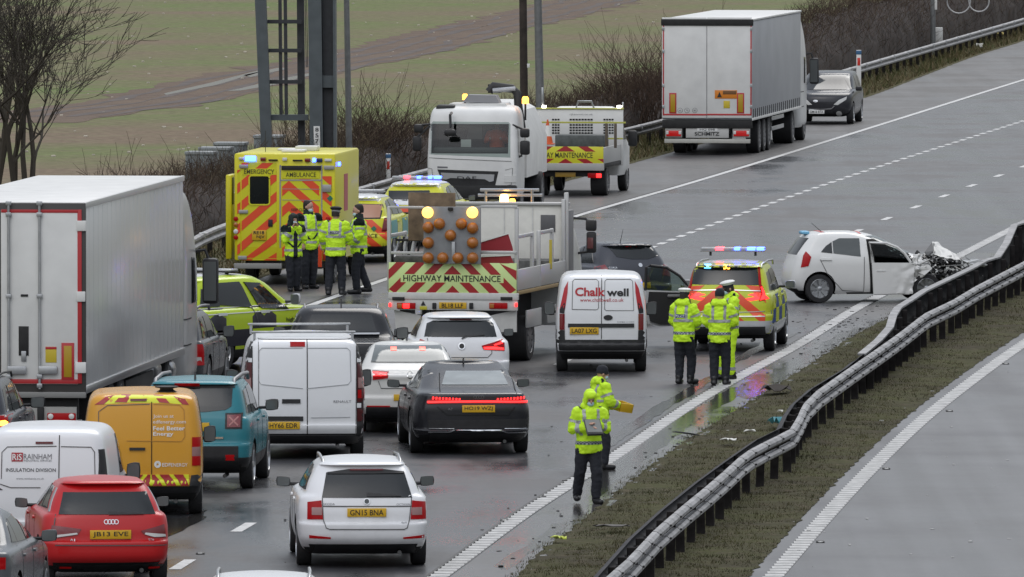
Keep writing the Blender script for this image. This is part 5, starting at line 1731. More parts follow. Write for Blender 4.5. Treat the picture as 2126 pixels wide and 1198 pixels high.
box('fuel_tank', (.75, 1.2, 9.6, 10.6, .5, .95), ALLOY, V.root, .12)
MB().lathe([(.001, 0), (.22, 0), (.24, .05), (.24, .5), (.22, .55), (.001, .55)], (1.05, 11.3, .72), (0, 1, 0), 18).build('air_tank', ALLOY, V.root)
box('side_guard', (1.18, 1.22, 5.6, 9.2, .5, .85), CHASS, V.root, .01)
tractor(V, 13.35, paint('cab_silver', (.42, .42, .41), .3))
V.bvh = None

# ---- right curtain-sided lorry
V = Thing('articulated_lorry', 1468, 323, 7.5, 'white curtain-sided articulated lorry driving away at upper right', 'lorry')
k = 1.32
T = box('trailer_box', (-k, k, .05, 13.5, 1.05, 3.93), mat('curtain_grey', (.36, .37, .385), .5, var=.08, vscale=.8), V.root, .03)
V.set_base(T)
box('roof_skin', (-k - .02, k + .02, .0, 13.55, 3.935, 4.0), LW, V.root, .02)
box('roof_edge', (-k - .035, k + .035, -.03, .04, 3.80, 3.99), CHASS, V.root, .01)
for x0, x1 in ((262, 588), (592, 918)):
    d = bx(V, ZL, x0, 128, x1, 862, -.0, .045, LW, 'door', None, .006)
    for P_ in (((x0 + 6 if x0 < 300 else x0), 150, (x1 if x0 < 300 else x1 - 4), 161), ((x0 + 6 if x0 < 300 else x0), 833, (x1 if x0 < 300 else x1 - 4), 844)):
        bx(V, ZL, *P_, -.006, .006, CONT, 'contour_stripe', d, .001)
    xs = (268, 277) if x0 < 300 else (908, 918)
    bx(V, ZL, xs[0], 150, xs[1], 844, -.008, .008, CONT, 'contour_stripe', d, .001)
for x in (270, 915):
    for yy in (210, 375, 625, 780): bx(V, ZL, x - 8, yy - 12, x + 8, yy + 12, -.03, .03, STEEL, 'hinge', None, .004)
for x0, x1 in ((315, 367), (810, 863)):
    bd = bx(V, ZL, x0, 680, x1, 829, -.012, .011, CONT, 'marker_board', None, .002)
    bx(V, ZL, x0 + 9, 690, x1 - 9, 820, -.018, .006, BOARDY, 'marker_field', bd, .001)
og = bx(V, ZL, 648, 660, 811, 721, -.012, .011, mat('sign_orange', (.62, .20, .015), .45), 'warning_sign', None, .002)
bx(V, ZL, 708, 664, 806, 690, -.016, .004, mat('sign_brown', (.16, .07, .02), .5), 'sign_text_block', og, .0005)
MB().prism(VR(V, ZL, [(665, 712), (700, 712), (682, 672)], -.016), 'y', -.017, -.012).build('sign_triangle', INK, og, None)
bx(V, ZL, 712, 738, 758, 791, -.012, .011, mat('sticker_yellow', (.55, .42, .03), .5), 'sticker', None, .001)
for cx, t in ((395, '60'), (445, '70'), (502, '80')):
    ringv = VR(V, ZL, [(cx + 19 * math.cos(i * .3927), 808 + 19 * math.sin(i * .3927)) for i in range(16)], -.01)
    MB().prism(ringv, 'y', -.008, -.004).build('speed_sticker', mat('sticker_outline', (.2, .2, .2), .5), V.root, None)
    ringv = VR(V, ZL, [(cx + 15 * math.cos(i * .3927), 808 + 15 * math.sin(i * .3927)) for i in range(16)], -.01)
    MB().prism(ringv, 'y', -.012, -.006).build('speed_sticker_face', LW, V.root, None)
    V.text('rear', t, *VR(V, ZL, [(cx, 808)], -.01)[0], .07, .06, INK, off=.07)
box('rear_sill', (-k, k, -.03, .1, .80, 1.04), CHASS, V.root)
for x0, x1 in ((285, 409), (778, 906)):
    p_ = bx(V, ZL, x0, 932, x1, 1006, .0, .05, mat('panel_grey', (.36, .36, .34), .5, dirt=.5), 'lamp_panel')
    bx(V, ZL, x0 + 8, 956, x1 - 8, 996, -.03, .03, RED_ON if False else glow('lorry_tail', (.5, .01, .01), .25), 'tail_lamp', p_, .01)
    for x in (x0 + 16, x1 - 16): bx(V, ZL, x - 9, 958, x + 9, 982, -.04, .02, WLENS, 'reversing_lamp', p_, .006)
pp = bx(V, ZL, 437, 930, 750, 1008, .0, .05, mat('panel_pale', (.52, .52, .50), .5, dirt=.4), 'plate_panel')
bx(V, ZL, 520, 936, 668, 962, -.015, .014, PLATE_W, 'number_plate', pp, .001)
mbase = BVHTree.FromPolygons([(-2, .0, 0), (2, .0, 0), (2, .0, 3), (-2, .0, 3)], [(0, 1, 2, 3)])
V.text('rear', 'SCHMITZ', *VR(V, ZL, [(592, 979)], 0)[0], 182 / 3.523 / V.S, 26 / 3.523 / V.S, INK, off=.012, bold=.02, base=mbase)
V.text('rear', 'HQ 098', *VR(V, ZL, [(594, 949)], 0)[0], 110 / 3.523 / V.S, 17 / 3.523 / V.S, INK, off=.022, base=mbase)
bx(V, ZL, 280, 1018, 906, 1046, .0, .1, mat('bumper_pale', (.52, .52, .47), .5, dirt=.6), 'bumper_beam', None, .01)
box('chassis', (-.5, .5, .3, 13.2, .6, 1.03), CHASS, V.root)
box('curtain_rail', (k, k + .03, .0, 13.5, 1.03, 1.10), LW, V.root, .004)
for i in range(24):
    box('curtain_strap', (k, k + .012, .3 + i * .55, .42 + i * .55, 1.10, 1.36), CHASS, V.root, .002)
for y in (2.6, 3.9, 5.2):
    for s in (1, -1): truck_wheel(V, s * 1.08, y, .5, .36)
for z in (.62, .92): box('side_guard', (1.22, 1.26, 6.0, 9.3, z - .06, z + .06), ALLOY, V.root, .008)
tractor(V, 13.9, LW, 1.28, 3.85)

# ---- ambulance
AMB = paint('ambulance_yellow', (.68, .62, .015), .2, .3)
V = Thing('ambulance', 591, 592, 6.4, 'yellow box ambulance with orange-red chevron rear doors and blue lamps', 'ambulance')
T = box('box_body', (-1.1, 1.1, .02, 4.1, .52, 2.84), AMB, V.root, .05)
V.set_base(T)
ORR = mat('chevron_orange_red', (.72, .075, .02), .4)
YC = mat('chevron_yellow', (.62, .60, .015), .4)
def area(x0, y0, x1, y1): return rect(*[q for q in (VR(V, ZA, [(x0, y1)], 0)[0][0], VR(V, ZA, [(x1, y0)], 0)[0][0])], *[q for q in (VR(V, ZA, [(x0, y1)], 0)[0][1], VR(V, ZA, [(x1, y0)], 0)[0][1])])
cxm = VR(V, ZA, [(752, 500)], 0)[0][0]
for nm, ar in (('left_door', area(416, 166, 664, 880)), ('tail_lift_door', area(704, 280, 966, 905)), ('edge', area(385, 215, 406, 880)), ('edge', area(990, 260, 1056, 905))):
    d = V.patch('rear', ar, YC, 'rear_door' if 'door' in nm else 'edge_panel', off=.006, maxe=.8)
    for c in chevrons(ar, cxm, -.6, .44, .21, .85, 12): V.patch('rear', c, ORR, 'red_stripe', off=.011, maxe=.8, parent=d, thick=.008)
fr = mat('door_frame_grey', (.35, .35, .34), .4, metal=.4)
for P_ in ([(690, 180), (690, 905)], [(985, 180), (985, 905)], [(690, 190), (985, 190)], [(690, 288), (985, 288)], [(704, 350), (970, 352)], [(704, 428), (970, 432)]):
    rline(V, ZA, P_, .03 if P_[0][0] == 690 or P_[0][0] == 985 else .012, fr, 'door_frame', 0, off=.014, maxe=.8)
bx(V, ZA, 700, 186, 980, 215, -.03, .03, CHASS, 'shutter_box')
rp(V, ZA, zrect(704, 224, 968, 276), YC, 'name_panel', 0, off=.016, maxe=.8)
rp(V, ZA, zrect(416, 206, 664, 250), YC, 'name_panel', 0, off=.014, maxe=.8)
rtext(V, ZA, 'AMBULANCE', 838, 249, 216, 33, mat('sign_green_dark', (.06, .05, .01), .5), 0, bold=.005, off=.024)
rtext(V, ZA, 'EMERGENCY', 541, 227, 216, 33, mat('sign_green_dark', (.06, .05, .01), .5), 0, bold=.005, off=.024)
rtext(V, ZA, 'KEEP CLEAR', 830, 498, 120, 20, INK, 0, bold=.01, off=.024)
V.patch('rear', rrect(*[v for v in (VR(V, ZA, [(470, 462)], 0)[0][0], VR(V, ZA, [(615, 255)], 0)[0][0])], VR(V, ZA, [(470, 462)], 0)[0][1], VR(V, ZA, [(615, 255)], 0)[0][1], .06), GLASS, 'door_window', off=.02, maxe=.8)
V.line('rear', [*rrect(VR(V, ZA, [(470, 462)], 0)[0][0], VR(V, ZA, [(615, 255)], 0)[0][0], VR(V, ZA, [(470, 462)], 0)[0][1], VR(V, ZA, [(615, 255)], 0)[0][1], .06), (VR(V, ZA, [(615, 280)], 0)[0])], .03, YC, 'window_frame', off=.024, maxe=.8)
for x0, y0, x1, y1, m, n in ((440, 116, 515, 154, BLUE_ON, 'blue_lamp'), (549, 126, 588, 151, mat('deep_red_lens', (.16, .006, .010), .12), 'red_lamp'), (864, 133, 905, 158, mat('deep_red_lens', (.16, .006, .010), .12), 'red_lamp'), (920, 133, 942, 158, BLUE_ON, 'blue_lamp'), (948, 133, 990, 160, mat('blue_lens', (.01, .02, .10), .2), 'blue_lamp'), (1005, 136, 1056, 155, WLENS, 'scene_lamp'), (395, 124, 432, 142, WLENS, 'scene_lamp'), (705, 128, 738, 150, WLENS, 'camera_pod'), (605, 140, 672, 150, CHASS, 'vent'), (778, 142, 848, 152, CHASS, 'vent')):
    bx(V, ZA, x0, y0, x1, y1, -.035, .05, m, n, None, .012)
bx(V, ZA, 605, 568, 636, 618, -.02, .03, BLACK, 'door_handle')
for yy, m in ((563, RED_L), (605, AMBERL), (652, WLENS), (695, RED_L)):
    (a, z), = VR(V, ZA, [(375, yy)], 0)
    MB().lathe([(.052, 0), (.05, -.03), (.02, -.045), (.001, -.045)], (a, .02, z), (0, 1, 0), 14).build('tail_lamp', m, V.root)
    (a, z), = VR(V, ZA, [(1030, yy)], 0)
    MB().lathe([(.052, 0), (.05, -.03), (.02, -.045), (.001, -.045)], (a, .02, z), (0, 1, 0), 14).build('tail_lamp', m, V.root)
pl = bx(V, ZA, 490, 643, 590, 714, -.02, .02, PLATE_Y, 'number_plate', None, .002)
fb_ = BVHTree.FromPolygons([(-2, -.02, 0), (2, -.02, 0), (2, -.02, 3), (-2, -.02, 3)], [(0, 1, 2, 3)])
rtext(V, ZA, 'RE18', 540, 660, 76, 24, INK, 0, base=fb_, bold=.015); rtext(V, ZA, 'NJV', 552, 692, 58, 24, INK, 0, base=fb_, bold=.015)
for x0, y0, x1, y1 in ((990, 320, 1052, 372), (398, 178, 460, 202), (395, 500, 460, 524), (390, 826, 452, 852), (1000, 185, 1075, 212)): bx(V, ZA, x0, y0, x1, y1, -.03, .03, fr, 'hinge', None, .006)
bx(V, ZA, 362, 880, 700, 916, -.08, .12, mat('step_grey', (.30, .30, .29), .5, dirt=.4), 'rear_step')
bx(V, ZA, 830, 560, 905, 905, -.30, .10, fr, 'tail_lift_arm', None, .01)
bx(V, ZA, 955, 555, 985, 905, -.28, .06, ORR, 'tail_lift_post', None, .006)
# open side door, edge-on at the left
od = bx(V, ZA, 303, 250, 345, 850, 2.2, .85, AMB, 'open_side_door', None, .03)
bx(V, ZA, 333, 268, 350, 462, 2.25, .7, GLASS, 'door_window', od, .01)
box('roof_vent', (-.15, .35, .6, 1.1, 2.84, 2.90), LW, V.root, .02)
box('roof_vent', (.02, .5, 1.6, 2.1, 2.84, 2.95), LW, V.root, .02)
box('roof_vent', (-.4, .0, 1.8, 2.3, 2.84, 2.89), LW, V.root, .02)
MB().tube([(-.55, 1.0, 2.84), (-.55, 1.0, 3.3)], .008, 5).build('aerial', BLACK, V.root)
V.patch('right', rect(1.5, 2.1, 1.55, 2.35), mat('side_red', (.45, .06, .08), .4), 'side_marking', maxe=.6)
V.patch('right', rect(.3, 3.8, 1.0, 1.25), mat('side_green', (.05, .30, .14), .4), 'side_marking', maxe=.8)
bx(V, ZA, 1100, 160, 1118, 185, .3, .05, BLUE_ON, 'side_lamp')
rp(V, ZA, [(1022, 418), (1045, 395), (1065, 418), (1045, 442)], mat('green_diamond', (.02, .16, .10), .4), 'green_diamond', 0, off=.016)
rows = [(.45, 4.05, 6.1, .95), (.6, 4.05, 6.2, 1.0), (1.1, 4.05, 6.2, 1.0), (1.35, 4.05, 5.75, .98), (2.0, 4.05, 5.1, .9), (2.3, 4.05, 4.8, .8)]
vs, fs = loft(rows, .05, .3, .0, .1, .05)
link('cab', pymesh(vs, fs), V.root, AMB, 40)
for s in (1, -1):
    truck_wheel(V, s * .85, 1.1, .36, .22); truck_wheel(V, s * .88, 5.1, .36, .22)
box('chassis', (-.8, .8, .1, 4.0, .35, .53), CHASS, V.root)

# ---- estate-type ambulance response car and police car beyond
PYEL = paint('hivis_yellow_paint', (.62, .62, .03), .2)
def response_car(V, W=.88, H=1.52):
    basic_car(V, 4.6, H, W, 'hatch', PYEL, axles=(.95, 3.65), r=.325, zlow=.38, mirm=BLACK)
    V.patch('top', [(-.56, .50), (.56, .50), (.58, 2.6), (.5, 3.0), (-.5, 3.0), (-.58, 2.6)], WHITE, 'white_roof', off=.012, maxe=.1)
    V.patch('rear', [(-.60, 1.40), (.60, 1.40), (.54, 1.50), (-.54, 1.50)], WHITE, 'white_roof_edge', off=.014)
V = Thing('ambulance_car', 727, 547, 8, 'yellow ambulance response estate with white roof beside the box ambulance', 'car')
response_car(V)
rp(V, ZP, [(-260, 655), (330, 655), (345, 470), (-250, 450)], BLACK, 'window_surround', .35, off=.006)
rp(V, ZP, [(-230, 640), (318, 640), (322, 476), (-230, 462)], mat('lit_cabin_window', (.42, .22, .14), .12), 'rear_window', .35, off=.012)
ar = VR(V, ZP, [(-260, 1015), (400, 1015), (375, 672), (-240, 672)], .08)
rp(V, ZP, [(-260, 1015), (410, 1015), (375, 668), (-240, 668)], YC, 'chevron_panel', .08, off=.006)
for c in chevrons(ar, 0, -.4, .40, .19, .85, 8): V.patch('rear', c, ORR, 'red_stripe', off=.011, thick=.01)
for s_ in (1, -1):
    V.patch('rear', [(s_ * .70, .72), (s_ * .86, .72), (s_ * .84, 1.02), (s_ * .74, 1.02)][::s_], mat('deep_red_lens', (.16, .006, .010), .12), 'tail_lamp', off=.018)
rtext(V, ZP, 'AMBULANCE', 40, 878, 480, 44, mat('sign_green_dark', (.06, .05, .01), .5), .06, bold=.014, off=.02)
rp(V, ZP, [(188, 788), (226, 750), (264, 788), (226, 826)], mat('green_diamond', (.02, .16, .10), .4), 'green_diamond', .06, off=.02)
light_bar(V, -.55, .55, 1.6, 1.55, [])
V.patch('right', rect(.5, 1.3, .55, .95), mat('side_teal', (.10, .32, .30), .4), 'green_square'); V.patch('right', rect(2.1, 2.9, .55, .95), mat('side_teal', (.10, .32, .30), .4), 'green_square')
V = Thing('police_car', 855, 513, 8, 'marked police car with lit red and blue light bar before the white tanker truck', 'car')
response_car(V, .9, 1.5)
rp(V, ZP, [(440, 420), (1000, 420), (960, 285), (420, 290)], GLASS, 'rear_window', .4, off=.01)
V.patch('rear', rect(-.7, .7, .98, 1.1), WHITE, 'white_tailgate', off=.01); V.patch('rear', rect(-.6, .6, .5, .95), ORR, 'red_panel')
e = light_bar(V, VR(V, ZP, [(470, 130)], 1.8)[0][0], VR(V, ZP, [(1104, 130)], 1.8)[0][0], 1.8, VR(V, ZP, [(470, 145)], 1.8)[0][1], [(.26, .37, RED_HOT), (.52, .61, BLUE_ON), (.75, .84, BLUE_ON), (.87, 1., BLUE_ON)], h=.09)
for y0 in (.5, 1.5, 2.5): V.patch('right', rect(y0, y0 + .5, .6, .95), mat('police_blue', (.012, .05, .22), .4), 'blue_square')

# ---- police SUV
SILV = paint('silver_paint', (.50, .51, .52), .35, .25)
V = Thing('police_suv', 1508, 732, 6, 'marked police SUV with lit light bar, chevron tailgate and front passenger door open', 'car')
LIMEP = paint('police_lime_paint', (.50, .56, .03), .15)
basic_car(V, 4.55, 1.68, .87, 'suv', LIMEP, axles=(.85, 3.6), r=.38, zlow=.34, mirm=SILV, mir=(.2, .15), spokes=8)
rp(V, ZC, [(1082, 412, .22), (1562, 418, .22), (1540, 262, .36), (1098, 258, .36)], GLASS, 'rear_window', off=.008)
P_ = [(1020, 690), (1600, 690), (1612, 560), (1575, 430), (1320, 408), (1065, 430), (1010, 560)]
ar = VR(V, ZC, P_, .06)
V.patch('rear', ar, mat('chevron_lime', (.50, .56, .02), .4), 'chevron_panel', off=.005)
for c in chevrons(ar, VR(V, ZC, [(1316, 500)], .06)[0][0], -.6, .44, .20, .85, 10): V.patch('rear', c, ORR, 'red_stripe', off=.010, thick=.01)
for P_ in ([(1050, 458), (1320, 452), (1590, 462)], [(1075, 605), (1320, 612), (1600, 605)], [(1060, 640), (1600, 640)]): rline(V, ZC, P_, .015, CHROME, 'trim_line', .05, off=.016)
for s_ in (1, -1):
    c = 1318
    def X(a): return c + s_ * (a - c)
    rp(V, ZC, [(X(1556), 425, .15), (X(1575), 425, .15), (X(1560), 290, .32), (X(1548), 290, .32)][::s_], RED_L, 'tail_lamp', off=.014)
    rp(V, ZC, [(X(1560), 532, .12), (X(1602), 524, .14), (X(1602), 482, .14), (X(1578), 422, .16), (X(1560), 424, .14), (X(1574), 480, .12)][::s_], RED_L, 'tail_lamp', off=.016)
    rp(V, ZC, [(X(1566), 526, .12), (X(1600), 518, .14), (X(1600), 484, .14), (X(1578), 432, .16), (X(1568), 432, .14), (X(1582), 484, .12)][::s_], RED_ON if s_ > 0 else RED_L, 'lit_tail_lamp', off=.024)
V.both([(.0, .98), (.22, 1.02), (.16, 1.12), (.06, 1.14)], RED_ON, 'lamp_wrap', off=.014)
rtext(V, ZC, 'DU', 1332, 290, 46, 34, AMBER_ON, .34, off=.02, bold=.03)
rp(V, ZC, zrect(1170, 273, 1218, 293), glow('cyan_lamp', (.10, .45, 1.), 4.), 'rear_blue_lamp', .34, off=.02)
rtext(V, ZC, 'POLICE', 1318, 575, 220, 30, INK, .05, off=.02, bold=.02)
V.patch('top', [(-.5, .55), (.5, .55), (.5, 2.7), (-.5, 2.7)], SILV, 'silver_roof', off=.012, maxe=.1)
V.both(rect(.10, 4.3, .36, .53), SILV, 'sill_panel', off=.008)
V.patch('rear', rect(-.84, .84, .38, .60), SILV, 'bumper', off=.012)
rp(V, ZC, zrect(1060, 712, 1600, 770), mat('bumper_dark_grey', (.03, .03, .032), .5), 'lower_bumper', .0, off=.02)
bar = light_bar(V, VR(V, ZC, [(1146, 165)], 1.6)[0][0], VR(V, ZC, [(1602, 165)], 1.6)[0][0], 1.6, VR(V, ZC, [(1146, 178)], 1.6)[0][1], [(.24, .36, RED_HOT), (.53, .62, BLUE_ON), (.73, .86, BLUE_ON), (.88, .99, BLUE_ON)], h=.085)
roof_rails(V, .62, .5, 3.2, 1.60, ALLOY)
for i, y0 in enumerate((.25, .95, 1.65, 2.35, 3.05)):
    for j, z0 in enumerate((.55, .82)):
        V.both(rect(y0, y0 + .66, z0, z0 + .25), mat('police_blue', (.012, .05, .22), .4) if (i + j) % 2 == 0 else mat('chevron_lime', (.50, .56, .02), .4), 'check_square', off=.006, maxe=.4)
# its open passenger door
hx, hy = -.86, 2.95
dr = empty('dr', (0, 0, 0)); dr.name = 'open_front_door'
dr.parent = V.root; dr.location = (hx, hy, 0); dr.rotation_euler = (0, 0, R(-76))
# local door frame: y runs back from hinge (0) to latch (-1.0), x outward face to -x
prof_d = [(0, .38), (0, 1.02), (-.95, 1.06), (-.98, .75), (-.92, .42), (-.7, .36)]
MB().prism(prof_d, 'x', -.05, .03).build('door_panel', SILV, dr, 40)
MB().prism([(-.02, .40), (-.02, 1.0), (-.90, 1.03), (-.93, .75), (-.88, .46), (-.68, .40)], 'x', .03, .075).build('door_lining', mat('lining_black', (.012, .012, .013), .6), dr, 40)
MB().tube([(0, -.02, 1.0), (0, -.30, 1.33), (0, -.55, 1.49), (0, -.86, 1.53), (0, -.95, 1.5), (0, -.96, 1.05)], .028, 8).build('window_frame', BLACK, dr)
MB().prism([(-.06, 1.02), (-.31, 1.31), (-.56, 1.465), (-.85, 1.505), (-.93, 1.48), (-.93, 1.06)], 'x', -.004, .004).build('door_glass', clear_glass(), dr, None)
MB().box(.075, .12, -.55, -.18, .92, .98, .02).build('door_pull', mat('pull_grey', (.18, .18, .18), .4), dr)
MB().box(-.05, .035, -.985, -.955, .45, 1.05, .008).build('latch_edge', SILV, dr)
m_ = MB().box(-.24, -.06, -.24, -.12, 1.02, 1.16, .04).build('door_mirror', SILV, dr)
MB().box(-.225, -.075, -.246, -.238, 1.035, 1.145).build('mirror_glass', mat('mirror_sky', (.35, .38, .38), .06, metal=.9), m_, None)

# ---- wrecked white hatchback against the barrier
P0 = G(1701, 629)
a74 = R(81)
fy = Vector((math.sin(a74), math.cos(a74), 0)); fx = Vector((math.cos(a74), -math.sin(a74), 0))
V = Thing('wrecked_hatchback', P0 - fx * .72 - fy * .62, 0, 81, 'crashed white hatchback with crushed front resting against the barrier', 'car')
KW = paint('wreck_white_paint', (.70, .70, .68), .2)
L = 3.1
rows = [(.18, .25, L - .25, .70), (.30, .06, L - .08, .76), (.46, .0, L, .79), (.63, .02, L, .80), (.78, .06, L - .02, .80), (.90, .10, L - .12, .79), (1.0, .13, L - .42, .765), (1.14, .22, L - .72, .70), (1.33, .36, L - 1.1, .62), (1.41, .44, L - 1.32, .56), (1.455, .6, L - 1.55, .48), (1.475, 1.0, L - 1.8, .3)]
car_body(V, L, rows, KW, (.62, 2.88), .30, zlow=.2, bowf=.12)
std_wheels(V, (.62, 2.88), .30, .80, .19, 8)
xg = .70
V.patch('right', V.RS(ZK([(388, 312), (476, 322), (476, 235), (430, 265)]), xg), GLASS, 'quarter_window', off=.008)
V.patch('right', V.RS(ZK([(484, 322), (694, 346), (694, 206), (538, 206), (484, 230)]), xg), mat('car_glass_grey', (.06, .07, .07), .06, spec=.6), 'side_window', off=.008)
V.patch('right', V.RS(ZK([(800, 400), (1118, 392), (1085, 330), (1010, 255), (900, 212), (765, 212), (785, 300)]), xg), VOID, 'door_opening', off=.005)
V.patch('right', V.RS(ZK([(752, 215), (775, 215), (800, 400), (800, 660), (778, 660), (770, 480)]), .78), VOID, 'door_gap', off=.01)
V.patch('right', V.RS(ZK([(234, 432), (290, 420), (313, 350), (278, 308), (255, 340)]), .74), RED_L, 'tail_lamp', off=.014)
V.line('right', V.RS(ZK([(385, 370), (440, 480), (560, 610), (725, 620), (728, 350)]), .79), .012, SEAM)
V.patch('right', V.RS(ZK([(390, 376), (475, 376), (470, 362), (395, 360)]), .8), KW, 'door_handle', off=.03)
# sprung front door standing off the body
dm = MB()
dp = V.RS(ZK([(786, 395), (800, 648), (1080, 640), (1112, 560), (1115, 470), (1125, 395)]), .84)
n = len(dp)
dm.prism(dp, 'x', .80, .845)
o = dm.build('sprung_door', KW, V.root, None)
MB().prism(V.RS(ZK([(862, 462), (895, 462), (895, 452), (825, 452), (825, 462)]), .86), 'x', .845, .87).build('door_handle', KW, o, None)
fr_ = [(p[0], p[1]) for p in V.RS(ZK([(790, 395), (770, 238), (900, 242), (980, 272), (1040, 320), (1090, 392)]), .82)]
MB().tube([(.815, a, b) for a, b in fr_], .03, 6).build('window_frame', KW, o)
MB().prism(V.RS(ZK([(812, 392), (800, 255), (900, 255), (980, 285), (1030, 325), (1075, 390)]), .81), 'x', .806, .812).build('door_glass', clear_glass('door_glass', (.35, .4, .4)), o, None)
rw = random.Random(5)
def crumple(name, c, nu, nv, amp, m, freq=5., edge=lambda u, v: 1., seed=0.):
    """torn sheet: bilinear between four corners, folded by ridged noise"""
    c = [Vector(p) for p in c]
    nrm = (c[1] - c[0]).cross(c[3] - c[0]).normalized()
    vs, fs = [], []
    for j in range(nv + 1):
        for i in range(nu + 1):
            u, v = i / nu, j / nv
            p = c[0].lerp(c[1], u).lerp(c[3].lerp(c[2], u), v)
            q = Vector((p.x * 2 + seed, p.y * freq, p.z * freq))
            n_ = (abs(noise.noise(q)) * 2 - .6) + .45 * (abs(noise.noise(q * 2.3)) * 2 - .6)
            w = edge(u, v)
            jit = Vector((0, noise.noise(q * 3 + Vector((9, 0, 0))), noise.noise(q * 3 + Vector((0, 9, 0))))) * .03 * (1 if i in (0, nu) or j in (0, nv) else 0)
            vs.append(p + nrm * amp * n_ * w + jit * w)
    for j in range(nv):
        for i in range(nu):
            k = j * (nu + 1) + i
            fs.append((k, k + 1, k + nu + 2, k + nu + 1))
    n0 = len(vs)
    vs += [v - nrm * .012 for v in vs]
    fs += [tuple(n0 + i for i in reversed(f)) for f in fs]
    return link(name, pymesh(vs, fs), V.root, m, 50)
yz = lambda a, b, x: (x, *V.RS(ZK([(a, b)]), x)[0])
crumple('dented_door_skin', [yz(800, 640, .858), yz(1100, 632, .868), yz(1122, 402, .868), yz(792, 402, .858)], 30, 20, .050, KW, 4.5, lambda u, v: max(0, u - .35) ** 1.3 * 1.6 * (1.15 - .5 * v))
crumple('crumpled_wing', [yz(1085, 560, .84), yz(1200, 500, .82), yz(1245, 415, .80), yz(1100, 400, .84)], 18, 14, .11, KW, 6., seed=3.)
crumple('crumpled_wing', [yz(1100, 410, .80), yz(1180, 420, .76), yz(1190, 330, .62), yz(1105, 330, .70)], 12, 12, .10, KW, 6., seed=6.)
rp_ = V.R
# windscreen, roof, rear glass
V.patch('front', [(-.55, 1.02), (.58, 1.02), (.50, 1.38), (-.50, 1.38)], mat('cracked_glass', (.10, .12, .115), .12, spec=.6, var=.4, vscale=12), 'windscreen', off=.008)
V.patch('rear', [(-.55, 1.0), (.55, 1.0), (.48, 1.34), (-.48, 1.34)], GLASS, 'rear_window', off=.008)
V.patch('top', rect(-.40, .40, .7, .78), mat('roof_mark_red', (.5, .12, .12), .5), 'roof_marking', off=.008)
V.patch('top', rect(-.40, .40, 1.5, 1.56), mat('roof_mark_red', (.5, .12, .12), .5), 'roof_marking', off=.008)
box('blue_spoiler_piece', (-.05, .28, .32, .50, 1.41, 1.48), mat('light_blue_plastic', (.16, .42, .62), .4), V.root, .04)  # light blue piece at the rear edge of the roof
MB().tube([(.3, .75, 1.46), (.42, .50, 1.66)], .008, 5, .004).build('aerial', BLACK, V.root)
# steering wheel, airbag, seats glimpsed through the door
box('seat', (.1, .6, 1.2, 1.65, .5, 1.15), mat('seat_dark', (.02, .02, .022), .8), V.root, .06)
ab_ = MB(); ab_.lathe([(.001, -.12), (.10, -.09), (.15, 0), (.10, .09), (.001, .12)], (.38, 2.12, 1.02), (0, 1, 0), 14)
ab_.build('airbag', mat('airbag_cloth', (.5, .5, .48), .9), V.root, 60)
# crushed engine bay
eb = MB()
for i in range(300):
    x = rw.uniform(-.65, .75); y = rw.uniform(2.65, 3.85); z = rw.uniform(.35, .98 - .25 * max(0, y - 3.2))
    q = rw.uniform(.010, .05)
    bmv = MB().box(-q, q, -q * rw.uniform(.3, 1.4), q * rw.uniform(.3, 1.4), -q * rw.uniform(.2, .9), q * rw.uniform(.2, .9))
    ro = Matrix.Rotation(rw.uniform(0, 3), 3, Vector((rw.random(), rw.random(), rw.random() + .1)).normalized())
    eb.add([ro @ Vector(v) + Vector((x, y, z)) for v in bmv.v], bmv.f)
o = eb.build('crushed_engine_bay', mat('engine_dark', (.014, .014, .015), .45, var=.6, vscale=9), V.root, None); o['kind'] = 'stuff'
eb = MB()
for i in range(46):
    x = rw.uniform(.0, .8); y = rw.uniform(2.6, 3.8); z = rw.uniform(.35, .95)
    eb.tube([(x, y, z), (x + rw.gauss(0, .1), y + rw.gauss(0, .12), z + rw.gauss(0, .1)), (x + rw.gauss(0, .1), y + rw.gauss(0, .2), z + rw.gauss(0, .1))], rw.uniform(.006, .018), 5)
o = eb.build('torn_pipework', mat('torn_metal', (.30, .30, .29), .4, metal=.6), V.root, None); o['kind'] = 'stuff'
def sheet(name, pts, xw, dx, m):
    """bent sheet: side-view outline, each corner pushed sideways by its own amount"""
    P = V.RS(ZK([p[:2] for p in pts]), xw)
    vs = [(xw + p[2], a, b) for p, (a, b) in zip(pts, P)]
    n = len(vs)
    vs2 = [(x - dx, y, z - .012) for x, y, z in vs]
    mb = MB(); mb.add(vs + vs2, [tuple(t) for t in tessellate_polygon([[Vector((0, v[1], v[2])) for v in vs]])] + [tuple(n + i for i in reversed(t)) for t in tessellate_polygon([[Vector((0, v[1], v[2])) for v in vs]])] + [(i, (i + 1) % n, n + (i + 1) % n, n + i) for i in range(n)])
    return mb.build(name, m, V.root, None)
crumple('buckled_bonnet', [yz(1270, 330, .45), yz(1490, 366, .35), yz(1440, 312, -.35), yz(1262, 238, -.45)], 22, 16, .06, mat('wreck_white_dull', (.58, .58, .56), .55, dirt=.4), 3., seed=11.)
crumple('buckled_bonnet', [yz(1190, 330, .45), yz(1275, 330, .45), yz(1268, 240, -.40), yz(1200, 305, -.35)], 10, 14, .06, mat('bonnet_inner', (.32, .32, .31), .5), 5., seed=15.)
sheet('buckled_bonnet', [(1195, 312, .0), (1275, 240, -.3), (1262, 300, .1), (1215, 335, .1)], .32, .02, mat('bonnet_underside', (.10, .10, .10), .6))
sheet('torn_wing', [(1150, 420, .0), (1230, 412, .1), (1245, 440, .12), (1190, 490, .08), (1140, 470, 0), (1120, 440, 0)], .78, .02, KW)
